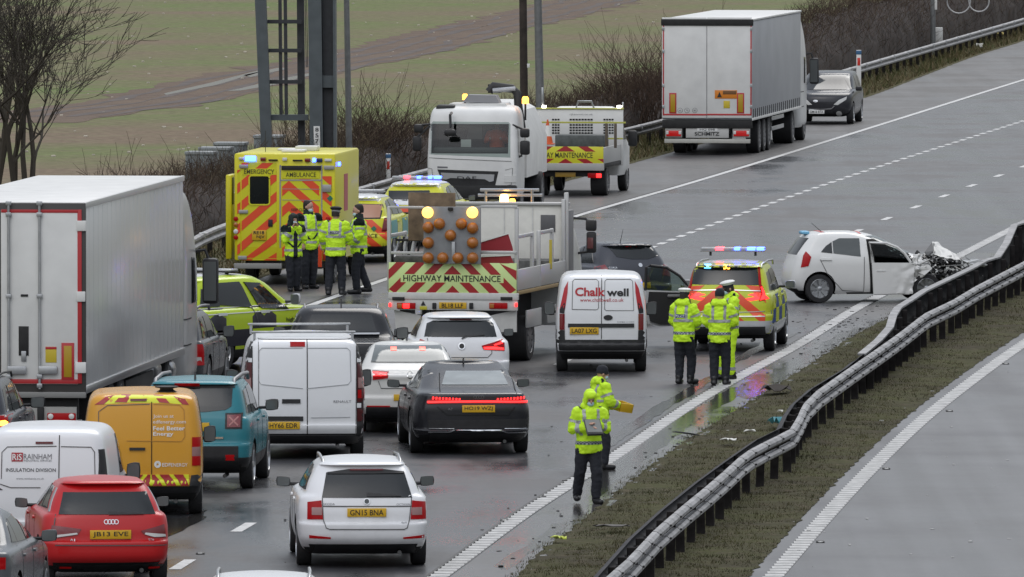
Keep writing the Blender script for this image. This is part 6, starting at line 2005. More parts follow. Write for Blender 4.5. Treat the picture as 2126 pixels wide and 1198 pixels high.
sheet('torn_wing', [(1110, 320, .0), (1135, 345, .0), (1150, 400, .05), (1120, 460, .06), (1105, 420, 0)], .76, .02, KW)
sheet('loose_headlamp', [(1482, 372, .0), (1560, 350, .05), (1620, 366, .08), (1684, 412, .05), (1660, 428, .0), (1590, 414, .1), (1520, 392, .1)], .3, .10, mat('lamp_shell', (.55, .56, .56), .15, coat=.6))
sheet('bumper_fragment', [(1290, 560, 0), (1420, 470, .1), (1530, 415, .05), (1500, 460, .1), (1380, 520, .1)], .55, .03, mat('engine_dark', (.014, .014, .015), .45))

# ---- highways traffic officer 4x4
LIME = paint('lime_yellow_paint', (.46, .60, .02), .15)
V = Thing('traffic_officer_car', 312, 777, 32, 'black and lime chequered highways traffic officer 4x4 angled across the lane', 'car')
car_body(V, 4.8, prof(4.8, 1.77, .98, 'suv'), LIME, (.95, 3.85), .38, zlow=.4)
std_wheels(V, (.95, 3.85), .38, .98, .22, 10)
rs = lambda z, pts, xw: V.RS(z(pts), xw)
V.patch('right', rs(Z4, [(395, 190), (568, 206), (532, 66), (412, 74), (404, 110)], .86), GLASS, 'side_window', off=.022)
V.patch('right', rs(Z4, [(610, 208), (752, 212), (740, 190), (640, 72), (556, 68)], .86), GLASS, 'side_window', off=.022)
V.patch('right', [(.35, 1.23), (.95, 1.22), (.9, 1.55), (.5, 1.55)], GLASS, 'side_window', off=.022)
screen(V, 1.77, 4.8, 'suv')
BC = mat('check_black', (.02, .02, .028), .35)
zz0, zz1, zz2 = .62, .93, 1.19
ys = [V.rels(*ZG([(x, 300)])[0], .98)[0] for x in (150, 600, 962, 1288, 1640)]
zs_top = V.rels(*ZG([(780, 118)])[0], .98)[1]; zs_mid = V.rels(*ZG([(780, 425)])[0], .98)[1]; zs_bot = V.rels(*ZG([(850, 645)])[0], .98)[1]
for a, b in ((0, 1), (2, 3)): V.patch('right', rect(ys[a], ys[b], zs_mid, zs_top), BC, 'check_square', off=.006, maxe=.3)
for a, b in ((1, 2), (3, 4)): V.patch('right', rect(ys[a], ys[b], zs_bot, zs_mid), BC, 'check_square', off=.006, maxe=.3)
for z in (zs_top, (zs_top * .74 + zs_mid * .26)): V.line('right', [(.2, z), (2., z), (4.2, z - .01)], .016, WTXT, 'trim_line', off=.012)
V.line('right', [(ys[1] + 1.02 * (ys[2] - ys[1]), zs_top), (ys[2] + .3 * (ys[3] - ys[2]), zs_mid)], .016, SEAM, 'door_gap', off=.014)
for x in (545, 1130): V.patch('right', rrect(V.rels(*ZG([(x, 190)])[0], .98)[0] - .15, V.rels(*ZG([(x, 190)])[0], .98)[0] + .15, zs_top - .14, zs_top - .09, .02), CHROME, 'door_handle', off=.03)
V.text('right', 'highways', V.rels(*Z4([(800, 270)])[0], .98)[0] + .1, V.rels(*Z4([(800, 270)])[0], .98)[1], .62, .10, INK, bold=.015)
V.text('right', 'TRAFFIC OFFICER', V.rels(*Z4([(790, 318)])[0], .98)[0] + .2, V.rels(*Z4([(790, 318)])[0], .98)[1], .95, .08, INK, bold=.015)
V.patch('top', rect(-.5, .5, .6, 2.9), WHITE, 'white_roof', off=.006, maxe=.3)
mirrors(V, 3.2, 1.28, SILV, .2, .2)
light_bar(V, -.6, .6, 1.9, 1.80, [], m_base=CHASS)
V.patch('rear', [(-.6, 1.15), (.6, 1.15), (.52, 1.58), (-.52, 1.58)], GLASS, 'rear_window', off=.008)
for s_ in (1, -1): V.patch('rear', [(s_ * .72, .95), (s_ * .92, .95), (s_ * .9, 1.1), (s_ * .72, 1.1)][::s_], RED_HOT, 'lit_tail_lamp', off=.02)

# ---- dark people-carrier facing the camera
V = Thing('people_carrier', 1708, 259, 187, 'dark people carrier facing the camera beside the curtain-sided lorry', 'car')
L = 4.6
rows = [(z, yr - L, yf - L, w) for z, yr, yf, w in prof(L, 1.66, .93, 'suv')]
car_body(V, L, rows, paint('ink_blue_paint', (.020, .022, .028), .25), (.9 - L, L - .9 - L), .34, zlow=.3)
std_wheels(V, (.9 - L, -.9), .34, .93, .21, 10)
FD = fwd(V, ZL)
V.patch('front', FD([(1322, 655, -1.0), (1608, 655, -1.0), (1612, 548, -1.6), (1345, 545, -1.6)]), GLASS, 'windscreen', off=.008)
V.patch('front', FD([(1520, 765, -.2), (1550, 768, -.2), (1612, 728, -.4), (1618, 705, -.5), (1560, 730, -.3)]), WLENS, 'headlamp', off=.012)
V.patch('front', [(-a, b) for a, b in FD([(1520, 765, -.2), (1550, 768, -.2), (1612, 728, -.4), (1618, 705, -.5), (1560, 730, -.3)])][::-1], WLENS, 'headlamp', off=.012)
x0, z0 = FD([(1392, 818)])[0]
V.plate('front', 'GM18 BTX', x0, z0, .5, .12, col='w')
V.line('front', FD([(1325, 798), (1420, 802), (1500, 795), (1522, 775)]), .03, CHROME, 'grille_trim', off=.02)
V.patch('front', FD([(1330, 860), (1600, 850), (1600, 890), (1330, 900)]), BLACK, 'lower_grille', off=.008)
V.patch('front', FD([(1552 + 20 * math.cos(t * .5236), 832 + 20 * math.sin(t * .5236)) for t in range(12)]), WLENS, 'fog_lamp', off=.012)
V.patch('front', FD([(1390 + 18 * math.cos(t * .5236), 738 + 9 * math.sin(t * .5236), -.25) for t in range(12)]), CHROME, 'badge', off=.012)
side_glass(V, [[(y - L, z) for y, z in p] for p in car_side_panes(L, 1.66, 'suv')])
for p in [q for q in V.root.children if q.name.startswith('x')]: pass
for sg in (-1, 1):
    MB().box(sg * 1.02 - .1, sg * 1.02 + .1, -1.55, -1.4, 1.05, 1.2, .04).build('door_mirror', BLACK, V.root)

# ---- white tanker truck facing the camera
V = Thing('tanker_truck', 980, 449, 186, 'white suction tanker truck facing the camera with amber beacons', 'truck')
rows = [(.42, -1.9, -.08, 1.1), (.6, -1.9, .0, 1.15), (1.3, -1.9, .0, 1.16), (1.72, -1.9, -.05, 1.15), (2.3, -1.9, -.22, 1.13), (2.58, -1.88, -.32, 1.09), (2.7, -1.8, -.5, 1.02), (2.76, -1.6, -.8, .85)]
FD = fwd(V, ZD)
ws = FD([(278, 632, -.1), (945, 658, -.1), (945, 385, -.3), (928, 368, -.3), (312, 362, -.3), (296, 380, -.3)])
xa = min(p[0] for p in ws) + .06; xb = max(p[0] for p in ws) - .06; za = min(p[1] for p in ws) + .1; zb = max(p[1] for p in ws) - .06
car_body(V, 2, rows, LW, None, .45, cuts=[(xa, xb, -1.55, .4, za, zb)], zlow=.5, rr=.06, rf=.14, bow=0, bowf=.08, nose=.02)
V.patch('front', ws, clear_glass('windscreen_glass', (.62, .68, .66)), 'windscreen', off=.004, thick=0)
cabm = mat('cab_interior', (.10, .11, .11), .8)
for p in V.body.data.polygons:
    c = p.center
    if p.material_index != 1 and xa - .01 < c.x < xb + .01 and -1.6 < c.y < -.02 and za - .01 < c.z < zb + .01 and p.area < 9:
        if abs(c.x - xa) < .02 or abs(c.x - xb) < .02 or abs(c.y + 1.55) < .02 or abs(c.z - za) < .02 or abs(c.z - zb) < .02:
            p.material_index = [i for i, q in enumerate(V.body.data.materials) if q == VOID][0]
box('cab_back', (xa + .02, xb - .02, -1.54, -1.50, za + .02, zb - .02), cabm, V.root)
box('dashboard', (xa + .02, xb - .02, -.75, -.32, za + .005, za + .14), mat('dash_grey', (.10, .105, .105), .7), V.root, .03)
box('cab_window', (-.1, .55, -1.495, -1.49, za + .32, zb - .08), mat('cab_rear_window', (.32, .34, .34), .2), V.root, .002)
for x in (-.55, .5): box('seat', (x - .24, x + .24, -1.35, -1.15, za + .05, za + .62), mat('seat_dark', (.02, .02, .022), .8), V.root, .06)
box('dash_paper', (FD([(608, 600)])[0][0], FD([(525, 600)])[0][0], -.42, -.40, za + .15, za + .34), mat('paper', (.6, .6, .57), .7), V.root, .002)
V.patch('front', FD([(345, 755), (845, 772), (815, 905), (400, 890)]), BLACK, 'grille', off=.008)
V.patch('front', FD([(375, 782), (812, 797), (806, 850), (775, 857), (735, 835), (455, 825), (420, 838), (382, 835)]), mat('grille_silver', (.45, .46, .47), .3, metal=.6), 'grille_bar', off=.03)
x0, z0 = FD([(592, 824)])[0]
V.text('front', 'DAF', x0, z0, 155 / 3.937 / V.S, 27 / 3.937 / V.S, INK, off=.13, bold=.008)
V.line('front', FD([(450, 890), (480, 910), (700, 915), (735, 900)]), .02, CHROME, 'grille_trim', off=.02)
V.patch('front', FD([(345, 730), (430, 732), (430, 745), (345, 745)]), GTXT, 'model_badge', off=.006)
for P_ in ([(900, 760), (960, 745), (950, 880), (890, 890)], [(240, 740), (300, 750), (310, 860), (250, 850)]): V.line('front', FD(P_), .012, SEAM, 'panel_gap')
V.line('front', FD([(255, 660), (950, 690)]), .012, SEAM, 'panel_gap')
(bx0, bz0), = FD([(560, 1000)]); box('bumper', (-1.12, 1.12, -.2, .06, .42, .78), CHASS, V.root, .04)
for s in (-1, 1): V.patch('front', rect(s * .95 - .14, s * .95 + .14, .85, 1.02), WLENS, 'headlamp', off=.02)
# roof pod, beacons, horns
pts = FD([(550, 207, -.9), (852, 212, -.9), (822, 150, -.9), (596, 145, -.9)])
MB().prism(pts, 'y', -1.5, -.9).build('roof_hatch', mat('hatch_grey', (.25, .25, .26), .5), V.root, None)
rfp = FD([(450, 215, -.8), (905, 215, -.8), (985, 345, -.8), (330, 335, -.8)])
MB().prism(rfp, 'y', -1.85, -.75).build('roof_fairing', LW, V.root, None)
for (x, y, r_) in ((573, 163, .07), (1066, 190, .085)):
    (a, z), = FD([(x, y, -1.0)])
    b_ = MB().lathe([(r_, -r_), (r_, r_ * .5), (r_ * .7, r_ * 1.1), (.001, r_ * 1.15)], (a, -1.0, z), (0, 0, 1), 12).build('beacon', AMBER_ON, V.root)
    MB().tube([(a, -1.0, z - .5), (a, -1.0, z - r_)], .03, 6).build('beacon_post', BLACK, b_)
for x in (530, 575): 
    (a, z), = FD([(x, 283, -.5)]); box('marker_lamp', (a - .05, a + .05, -.62, -.50, z - .02, z + .04), AMBER_ON, V.root, .01)
(a, z), = FD([(415, 255, -.6)]); box('camera_pod', (a - .24, a + .24, -1.0, -.5, z - .07, z + .09), BLACK, V.root, .06)
(a, z), = FD([(450, 410, .15)]); MB().tube([(a, -.2, z + .35), (a, .12, z + .3), (a - .02, .2, z)], .035, 7).build('front_mirror_arm', BLACK, V.root); box('front_mirror', (a - .16, a + .14, .12, .3, z - .22, z - .05), BLACK, V.root, .06)
for P_ in ((1022, 420, 1098, 495), (1022, 520, 1100, 636), (155, 385, 228, 455), (145, 485, 215, 605)):
    (a, z1), (b, z2) = FD([(P_[0], P_[1], -.3), (P_[2], P_[3], -.3)])
    box('door_mirror', (min(a, b), max(a, b), -.45, -.25, min(z1, z2), max(z1, z2)), BLACK, V.root, .05)
for P_ in ([(960, 390), (1040, 425)], [(970, 670), (1040, 640)], [(290, 385), (190, 395)], [(285, 400), (185, 490)]):
    q = FD([(*p, -.3) for p in P_]); MB().tube([(q[0][0], -.3, q[0][1]), (q[1][0], -.32, q[1][1])], .028, 6).build('mirror_arm', BLACK, V.root)
# suction boom and hose
q = FD([(770, 120, -2.), (800, 75, -2.), (960, 95, -2.), (1000, 130, -2.), (1010, 250, -2.), (1035, 420, -2.)])
MB().tube([(a, -2.0, b) for a, b in q], .11, 10).build('suction_hose', mat('hose_black', (.02, .02, .02), .6), V.root, 60)
q = FD([(800, 110, -1.9), (985, 95, -1.9)]); MB().tube([(q[0][0], -1.9, q[0][1]), (q[1][0], -1.9, q[1][1])], .06, 8).build('boom_ram', STEEL, V.root)
q = FD([(760, 60, -2.1), (860, 60, -2.1), (860, 130, -2.1), (760, 130, -2.1)]); MB().prism(q, 'y', -2.5, -2.1).build('hose_reel', CHASS, V.root, None)
# tank body
tk = FD([(1045, 222, -2.4), (1105, 212, -2.4), (1165, 345, -2.6), (1188, 560, -2.8)])
zt = tk[0][1]
MB().prism([(-1.15, .9), (1.15, .9), (1.15, zt - .9), (.85, zt - .2), (.5, zt), (-.5, zt), (-.85, zt - .2), (-1.15, zt - .9)], 'y', -7.2, -2.2).build('tank_body', LW, V.root, 30)
box('chassis', (-.5, .5, -7.0, -.3, .55, .9), CHASS, V.root)
for s in (1, -1):
    truck_wheel(V, s * 1.0, -1.1, .48, .28); truck_wheel(V, s * .95, -5.2, .48, .28, True)

# ---- small highway maintenance tipper
V = Thing('tipper_truck', 1174, 408, 9, 'white highway maintenance tipper truck parked on the hard shoulder', 'truck')
HMY = mat('board_yellow', (.62, .60, .03), .4)
tb = bx(V, ZD, 1090, 570, 1703, 705, -.0, .04, HMY, 'tail_board', None, .004)
ar = rect(VR(V, ZD, [(1090, 705)], 0)[0][0], VR(V, ZD, [(1703, 570)], 0)[0][0], VR(V, ZD, [(1090, 705)], 0)[0][1], VR(V, ZD, [(1703, 570)], 0)[0][1])
V.set_base(tb)
zt = VR(V, ZD, [(1400, 608)], 0)[0][1]; zb_ = VR(V, ZD, [(1400, 668)], 0)[0][1]
for sub in (rect(ar[0][0], ar[1][0], zt, ar[2][1]), rect(ar[0][0], ar[1][0], ar[0][1], zb_)):
    for c in chevrons(sub, 0, -1.2, .34, .16, .62, 14): V.patch('rear', c, REDD, 'red_stripe', off=.006, thick=.004, maxe=1, parent=tb)
rtext(V, ZD, 'HIGHWAY MAINTENANCE', 1352, 638, 535, 44, INK, 0, bold=.004)
sill = bx(V, ZD, 1085, 706, 1708, 762, -.02, .06, mat('sill_pale', (.42, .42, .40), .5, dirt=.6), 'rear_sill')
(xl, zf_), (xr, _) = VR(V, ZD, [(1085, 725), (1705, 725)], 0)
box('bed_floor', (xl, xr, .05, 3.2, zf_ - .05, zf_ + .05), CHASS, V.root)
zs1 = ar[2][1]
box('drop_side', (xr - .04, xr, .06, 3.1, zf_ + .06, zs1 - .02), mat('side_aluminium', (.46, .46, .45), .4, metal=.3), V.root)
box('drop_side', (xl, xl + .04, .06, 3.1, zf_ + .06, zs1 - .02), mat('side_aluminium', (.46, .46, .45), .4, metal=.3), V.root)
hb = bx(V, ZD, 1190 - 105, 255, 1865, 720, 3.15, .05, LW, 'headboard')
bx(V, ZD, 1085, 254, 1868, 262, 3.12, .1, mat('dull_yellow', (.42, .42, .08), .5), 'headboard_cap', hb)
for gx0, gx1 in ((1282, 1348), (1425, 1620), (1702, 1790)):
    nxx = max(3, int((gx1 - gx0) / 22)); 
    for i in range(nxx):
        for j in range(6):
            x = gx0 + (gx1 - gx0) * i / nxx; yy = 338 + j * 22
            bx(V, ZD, x + 2, yy + 3, x + (gx1 - gx0) / nxx - 4, yy + 15, 3.135, .02, VOID, 'grille_slot', hb, .001)
rtext(V, ZD, 'rjkennett.co.uk', 1522, 306, 192, 16, GTXT, 3.1, base=BVHTree.FromPolygons([(-3, 3.13, 0), (3, 3.13, 0), (3, 3.13, 5), (-3, 3.13, 5)], [(0, 1, 2, 3)]))
bx(V, ZD, 1170, 366, 1885, 377, 1.6, .05, mat('dull_yellow', (.42, .42, .08), .5), 'yellow_rail', None, .006); bx(V, ZD, 1720, 497, 1862, 509, 1.2, .05, mat('dull_yellow', (.42, .42, .08), .5), 'yellow_rail', None, .006)
bx(V, ZD, 1308, 474, 1706, 585, 1.7, .9, mat('bin_grey', (.075, .085, .085), .6, var=.3), 'tool_bin', None, .03)
for x in (1717, 1790): bx(V, ZD, x, 380, x + 22, 580, 1.0, .05, mat('rust_pole', (.10, .08, .06), .7), 'stake')
for x in (1217, 1830): bx(V, ZD, x - 16, 232, x + 16, 252, 3.1, .08, glow('white_lamp_lit', (1., .95, .85), 6.), 'work_lamp')
q = VR(V, ZD, [(1480, 255), (1498, 198), (1606, 198), (1626, 255)], 3.3)
MB().tube([(a, 3.3, b) for a, b in q], .025, 6).build('ladder_rest', ALLOY, V.root)
bx(V, ZD, 1492, 192, 1610, 208, 3.28, .06, ALLOY, 'ladder_rest_bar')
bx(V, ZD, 1197, 85, 1212, 255, 3.2, .05, ALLOY, 'post'); bx(V, ZD, 1856, 205, 1868, 255, 3.2, .05, ALLOY, 'post')
box('chassis', (-.45, .45, .2, 5.0, .55, .85), CHASS, V.root)
box('under_panel', (xl + .1, xr - .1, .15, .25, .52, zf_ - .1), CHASS, V.root)
bx(V, ZD, 1310, 780, 1476, 816, .08, .03, mat('plate_dim', (.30, .18, .02), .5), 'number_plate')
for x0, x1 in ((1575, 1690), (1100, 1215)):
    lp = bx(V, ZD, x0, 785, x1, 825, .06, .05, RED_L, 'tail_lamp', None, .01)
    bx(V, ZD, x1 - 45 if x0 > 1400 else x0, 790, x1 - 5 if x0 > 1400 else x0 + 40, 822, .04, .03, RED_ON, 'lit_lamp', lp, .01)
for s in (1, -1):
    truck_wheel(V, s * (xr - .22), .85, .36, .2, True); truck_wheel(V, s * (xr - .15), 4.55, .36, .22)
rows = [(.45, 3.3, 5.2, .95), (.7, 3.3, 5.3, .99), (1.15, 3.3, 5.3, .99), (1.35, 3.3, 4.9, .97), (1.9, 3.3, 4.35, .90), (2.2, 3.3, 4.1, .82), (2.27, 3.4, 3.9, .7)]
vs, fs = loft(rows, .06, .3, 0, .12, .05)
cb = link('cab', pymesh(vs, fs), V.root, LW, 40); V.set_base(cb)
V.both([(3.5, 1.4), (4.6, 1.38), (4.25, 1.95), (3.5, 2.0)], GLASS, 'side_window', parent=cb)
for s in (1, -1): MB().box(s * 1.17 - .12, s * 1.17 + .12, 4.1, 4.22, 1.2, 1.62, .05).build('door_mirror', BLACK, cb)

# ---- highway maintenance truck with arrow board
V = Thing('arrow_board_truck', 940, 754, 12, 'highway maintenance flatbed with amber-lamp arrow board and red chevron tailboard', 'truck')
PG = mat('board_pale_green', (.58, .72, .30), .4)
rt = BVHTree.FromPolygons([(-3, 0, 0), (3, 0, 0), (3, 0, 5), (-3, 0, 5)], [(0, 1, 2, 3)])
tb = bx(V, ZH, 95, 588, 1028, 806, .0, .05, PG, 'tail_board', None, .004)
V.set_base(tb)
c0, c1 = VR(V, ZH, [(95, 806), (1028, 588)], 0)
zt = VR(V, ZH, [(560, 668)], 0)[0][1]; zb_ = VR(V, ZH, [(560, 728)], 0)[0][1]
cx = VR(V, ZH, [(562, 700)], 0)[0][0]; xt0, xt1 = VR(V, ZH, [(182, 700)], 0)[0][0], VR(V, ZH, [(936, 700)], 0)[0][0]
for sub in (rect(c0[0], c1[0], zt, c1[1]), rect(c0[0], c1[0], c0[1], zb_), rect(c0[0], xt0, zb_, zt), rect(xt1, c1[0], zb_, zt)):
    for c in chevrons(sub, cx, -1.33, .37, .185, .98, 16): V.patch('rear', c, REDD, 'red_stripe', off=.006, thick=.004, maxe=1.2, parent=tb)
rtext(V, ZH, 'HIGHWAY MAINTENANCE', 558, 698, 728, 46, INK, 0, bold=.006)
PALE = mat('truck_pale_grey', (.56, .56, .54), .45, dirt=.35, var=.06)
bx(V, ZH, 92, 807, 1040, 848, -.02, .1, PALE, 'rear_sill'); lpn = bx(V, ZH, 95, 850, 1036, 926, .0, .06, PALE, 'lamp_panel')
for x0, x1 in ((154, 289), (829, 962)):
    lp = bx(V, ZH, x0, 877, x1, 920, -.03, .04, RED_L, 'tail_lamp', None, .012)
    bx(V, ZH, x0 + 4, 882, x0 + 36, 915, -.045, .03, mat('amber_lens', (.36, .115, .012), .3), 'indicator', lp, .008)
    bx(V, ZH, x0 + 44, 882, x0 + 92, 915, -.045, .03, RED_ON if x0 < 300 else RED_L, 'brake_lamp', lp, .008)
bx(V, ZH, 463, 874, 663, 918, -.02, .02, PLATE_Y, 'number_plate', lpn, .002)
rtext(V, ZH, 'BL18 LLF', 563, 896, 160, 32, INK, 0, base=rt, off=.028, bold=.012)
for x in (413, 683): bx(V, ZH, x, 877, x + 27, 921, -.05, .05, CHASS, 'buffer', None, .01)
MB().prism(VR(V, ZH, [(330, 895), (366, 895), (348, 862)], 0), 'y', -.012, -.002).build('warning_triangle', INK, V.root, None)
bx(V, ZH, 322, 902, 374, 926, -.012, .01, mat('label_yellow', (.5, .45, .03), .5), 'warning_label', None, .001)
bx(V, ZH, 120, 834, 210, 858, -.035, .02, CHASS, 'badge_plate'); bx(V, ZH, 912, 834, 1000, 858, -.035, .02, CHASS, 'badge_plate')
bx(V, ZH, 95, 878, 109, 905, -.03, .03, RED_ON, 'side_marker'); bx(V, ZH, 1018, 878, 1036, 905, -.03, .03, RED_ON, 'side_marker')
for P_ in ([(135, 928), (330, 968), (330, 1090), (150, 1090)], [(1030, 928), (840, 968), (840, 1090), (1030, 1090)]): quadbox(V, ZH, P_, .1, .04, PALE, 'rear_valance')
xL, xR = c0[0], c1[0]
zfl = VR(V, ZH, [(1028, 800)], 0)[0][1]; ztb = c1[1]
box('bed_floor', (xL, xR, .06, 4.6, zfl - .06, zfl + .02), CHASS, V.root)
box('chassis', (-.5, .5, .3, 6.0, .45, zfl - .08), CHASS, V.root)
SIDE = mat('side_aluminium', (.46, .46, .45), .4, metal=.3)
for s, x in ((1, xR), (-1, xL)):
    box('drop_side', (x - .03, x + .02, .08, 2.1, zfl + .03, ztb - .12), SIDE, V.root)
    box('drop_side', (x - .03, x + .02, 2.15, 4.5, zfl + .03, ztb - .12), SIDE, V.root)
    box('side_timber', (x - .03, x + .03, .08, 4.5, zfl - .05, zfl + .02), mat('timber_edge', (.28, .20, .09), .7), V.root)
    box('side_skirt', (x - .04, x + .0, 1.0, 2.3, .62, .95), SIDE, V.root); box('side_skirt', (x - .04, x + .0, 2.9, 4.4, .62, .95), SIDE, V.root)
    for y in (.12, 1.5, 2.1, 3.3, 4.4):
        zt_ = VR(V, ZH, [(1028, 180)], 0)[0][1] if y in (.12, 4.4) else VR(V, ZH, [(1028, 380)], 0)[0][1]
        box('stake', (x - .06, x + .01, y, y + .07, zfl, zt_), SIDE, V.root)
    for z in (VR(V, ZH, [(1028, 395)], 0)[0][1],):
        box('side_rail', (x - .05, x, .2, 1.5, z - .04, z + .03), SIDE, V.root); box('side_rail', (x - .05, x, 2.15, 3.35, z - .04, z + .03), SIDE, V.root)
bx(V, ZH, 100, 170, 350, 186, .1, .05, SIDE, 'top_rail'); bx(V, ZH, 765, 165, 1035, 182, .1, .05, SIDE, 'top_rail')
bx(V, ZH, 110, 502, 350, 520, .1, .05, SIDE, 'mid_rail'); bx(V, ZH, 765, 498, 1030, 518, .1, .05, SIDE, 'mid_rail')
# headboard, cab
hbz = VR(V, ZH, [(1400, 165)], 4.55)[0][1]
hb = box('headboard', (xL, xR + .02, 4.55, 4.62, zfl, hbz), mat('headboard_white', (.66, .65, .60), .5, dirt=.2, var=.05), V.root)
for x in (.0, .55): box('headboard_seam', (x, x + .02, 4.535, 4.55, zfl, hbz), PALE, hb, .002)
box('headboard_cap', (xL, xR + .06, 4.5, 4.66, hbz, hbz + .06), SIDE, hb)
box('headboard_post', (xR - .02, xR + .06, 4.45, 4.53, zfl, hbz + .25), SIDE, V.root)
box('mesh_panel', (.72, 1.0, 4.53, 4.548, hbz - .5, hbz - .18), GREY_T, hb, .002)
box('load_bin', (xL + .1, xR - .1, 3.5, 4.4, zfl + .02, zfl + .45), mat('bin_dark', (.10, .10, .095), .7, var=.4), V.root)
rows = [(.5, 4.7, 6.7, 1.08), (.7, 4.7, 6.8, 1.12), (1.5, 4.7, 6.8, 1.12), (2.1, 4.7, 6.5, 1.08), (2.45, 4.7, 6.2, 1.0), (2.52, 4.8, 5.9, .85)]
vs, fs = loft(rows, .06, .2, 0, .08, .03)
cb = link('cab', pymesh(vs, fs), V.root, PALE, 40)
box('cab_corner', (1.10, 1.22, 4.66, 5.2, .8, hbz - .1), mat('corner_grey', (.16, .16, .165), .5), V.root)
mx = VR(V, ZH, [(1440, 255), (1535, 262), (1570, 300), (1575, 500), (1460, 515)], 6.2)
MB().tube([(mx[0][0] - .3, 6.2, mx[0][1]), (mx[0][0], 6.2, mx[0][1]), (mx[1][0], 6.2, mx[1][1]), (mx[2][0], 6.2, mx[2][1])], .025, 6).build('mirror_arm', BLACK, cb)
MB().tube([(mx[4][0] - .3, 6.2, mx[4][1]), (mx[4][0], 6.2, mx[4][1]), (mx[3][0], 6.2, mx[3][1])], .025, 6).build('mirror_arm', BLACK, cb)
bx(V, ZH, 1533, 268, 1610, 352, 6.1, .12, BLACK, 'door_mirror', cb, .04); bx(V, ZH, 1538, 358, 1608, 512, 6.1, .12, BLACK, 'door_mirror', cb, .04)
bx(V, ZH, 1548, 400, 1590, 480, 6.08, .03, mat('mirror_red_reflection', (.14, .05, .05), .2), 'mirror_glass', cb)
# rusty sheet, signs in the bed
bx(V, ZH, 238, 72, 582, 420, .55, .03, mat('rusty_sheet', (.15, .105, .065), .8, var=.5, vscale=5), 'plywood_sheet', None, .004)
for P_ in ([(770, 432), (968, 372), (1000, 470), (1005, 500), (770, 520)], [(770, 540), (985, 530), (1008, 585), (770, 585)]):
    quadbox(V, ZH, P_, .7 if P_[0][1] < 500 else .5, .02, mat('sign_red', (.30, .02, .03), .45), 'stacked_sign')
rline_ = VR(V, ZH, [(770, 490), (1000, 478)], .69)
for P_ in ([(770, 425), (968, 366), (970, 374), (770, 434)], [(770, 530), (982, 522), (984, 532), (770, 542)]): quadbox(V, ZH, P_, .68 if P_[0][1] < 500 else .48, .02, WTXT, 'sign_edge')
bx(V, ZH, 1268, 415, 1288, 630, 3.0, .04, mat('yellow_level', (.5, .40, .05), .5), 'yellow_handle')
for i in range(6):
    q = VR(V, ZH, [(150 + i * 32, 500), (170 + i * 30, 395)], .8); MB().tube([(q[0][0], .8, q[0][1]), (q[1][0], .9, q[1][1])], .02, 6).build('sign_frame', CHASS if i % 2 else STEEL, V.root)
bx(V, ZH, 150, 410, 345, 425, .8, .04, CHASS, 'sign_frame')
bx(V, ZH, 140, 535, 350, 590, .3, .5, mat('bin_dark', (.10, .10, .095), .7), 'crate')
# arrow board: panel and thirteen lamps
ab = bx(V, ZH, 350, 176, 766, 590, -.10, .06, mat('arrow_panel_grey', (.21, .22, .23), .5, var=.1), 'arrow_board', None, .006)
for (x, y, lit) in ((381, 215, 1), (708, 215, 1), (385, 325, 0), (467, 298, 0), (628, 298, 0), (710, 330, 0), (548, 382, 0), (385, 437, 0), (710, 437, 0), (385, 548, 0), (492, 548, 0), (602, 548, 0), (710, 548, 0)):
    (a, z), = VR(V, ZH, [(x, y)], -.1)
    r_ = 42 / 3.523 / V.S
    MB().lathe([(r_, 0), (r_ * .96, -.05), (r_ * .75, -.09), (r_ * .4, -.11), (.001, -.115)], (a, -.1, z), (0, 1, 0), 20).build('warning_lamp', glow('amber_board_lamp', (1., .52, .10), 2.2) if lit else AMBERL, ab, 60)
bx(V, ZH, 555, 430, 580, 590, -.16, .06, STEEL, 'board_strut'); bx(V, ZH, 527, 178, 562, 202, -.16, .06, CHASS, 'board_catch')
# roof light frame
q = VR(V, ZH, [(750, 88), (1220, 88), (765, 50), (1195, 50)], 5.2)
for (i, j) in ((0, 1), (2, 3)): MB().tube([(q[i][0], 5.2, q[i][1]), (q[j][0], 5.2, q[j][1])], .03, 6).build('beacon_rail', ALLOY, V.root)
for x in (805, 1145):
    w_ = VR(V, ZH, [(x, 165), (x, 50)], 5.2); MB().tube([(w_[0][0], 5.2, w_[0][1]), (w_[1][0], 5.2, w_[1][1])], .03, 6).build('beacon_leg', ALLOY, V.root)
for (x, y, m, r_) in ((940, 118, AMBER_HOT, .085), (1000, 140, AMBER_ON, .06)):
    (a, z), = VR(V, ZH, [(x, y)], 5.1); MB().lathe([(r_, -r_), (r_, r_ * .5), (r_ * .7, r_ * 1.1), (.001, r_ * 1.15)], (a, 5.1, z), (0, 0, 1), 12).build('beacon', m, V.root)
for s in (1, -1):
    truck_wheel(V, s * (xR - .28), 1.35, .42, .25, True); truck_wheel(V, s * (xR - .2), 5.6, .42, .26)
V.arrow = True

# ---- traffic cone carried on the tipper
V2 = Thing('traffic_cone', 1174, 408, 9, 'orange and white traffic cone standing in the tipper bed', 'cone')
(cxx, cz0), (_, cz1) = VR(V2, ZD, [(1248, 545), (1248, 385)], .6)
V2.root.location = V2.o + V2.fx * cxx + V2.fy * .6
hcone = .6
zb0 = cz0 - .02
MB().box(-.17, .17, -.17, .17, zb0, zb0 + .03, .01).build('cone_foot', mat('cone_orange', (.62, .10, .02), .5), V2.root)
for (h0, h1, m) in ((.03, .22, 'o'), (.22, .50, 'w'), (.50, .66, 'o')):
    r0_, r1_ = .15 * (1 - h0 / .75), .15 * (1 - h1 / .75)
    MB().lathe([(r0_, h0), (r1_, h1)] + ([(.001, h1)] if h1 > .6 else []), (0, 0, zb0), (0, 0, 1), 16).build('cone_band', mat('cone_orange', (.62, .10, .02), .5) if m == 'o' else WTXT, V2.root)
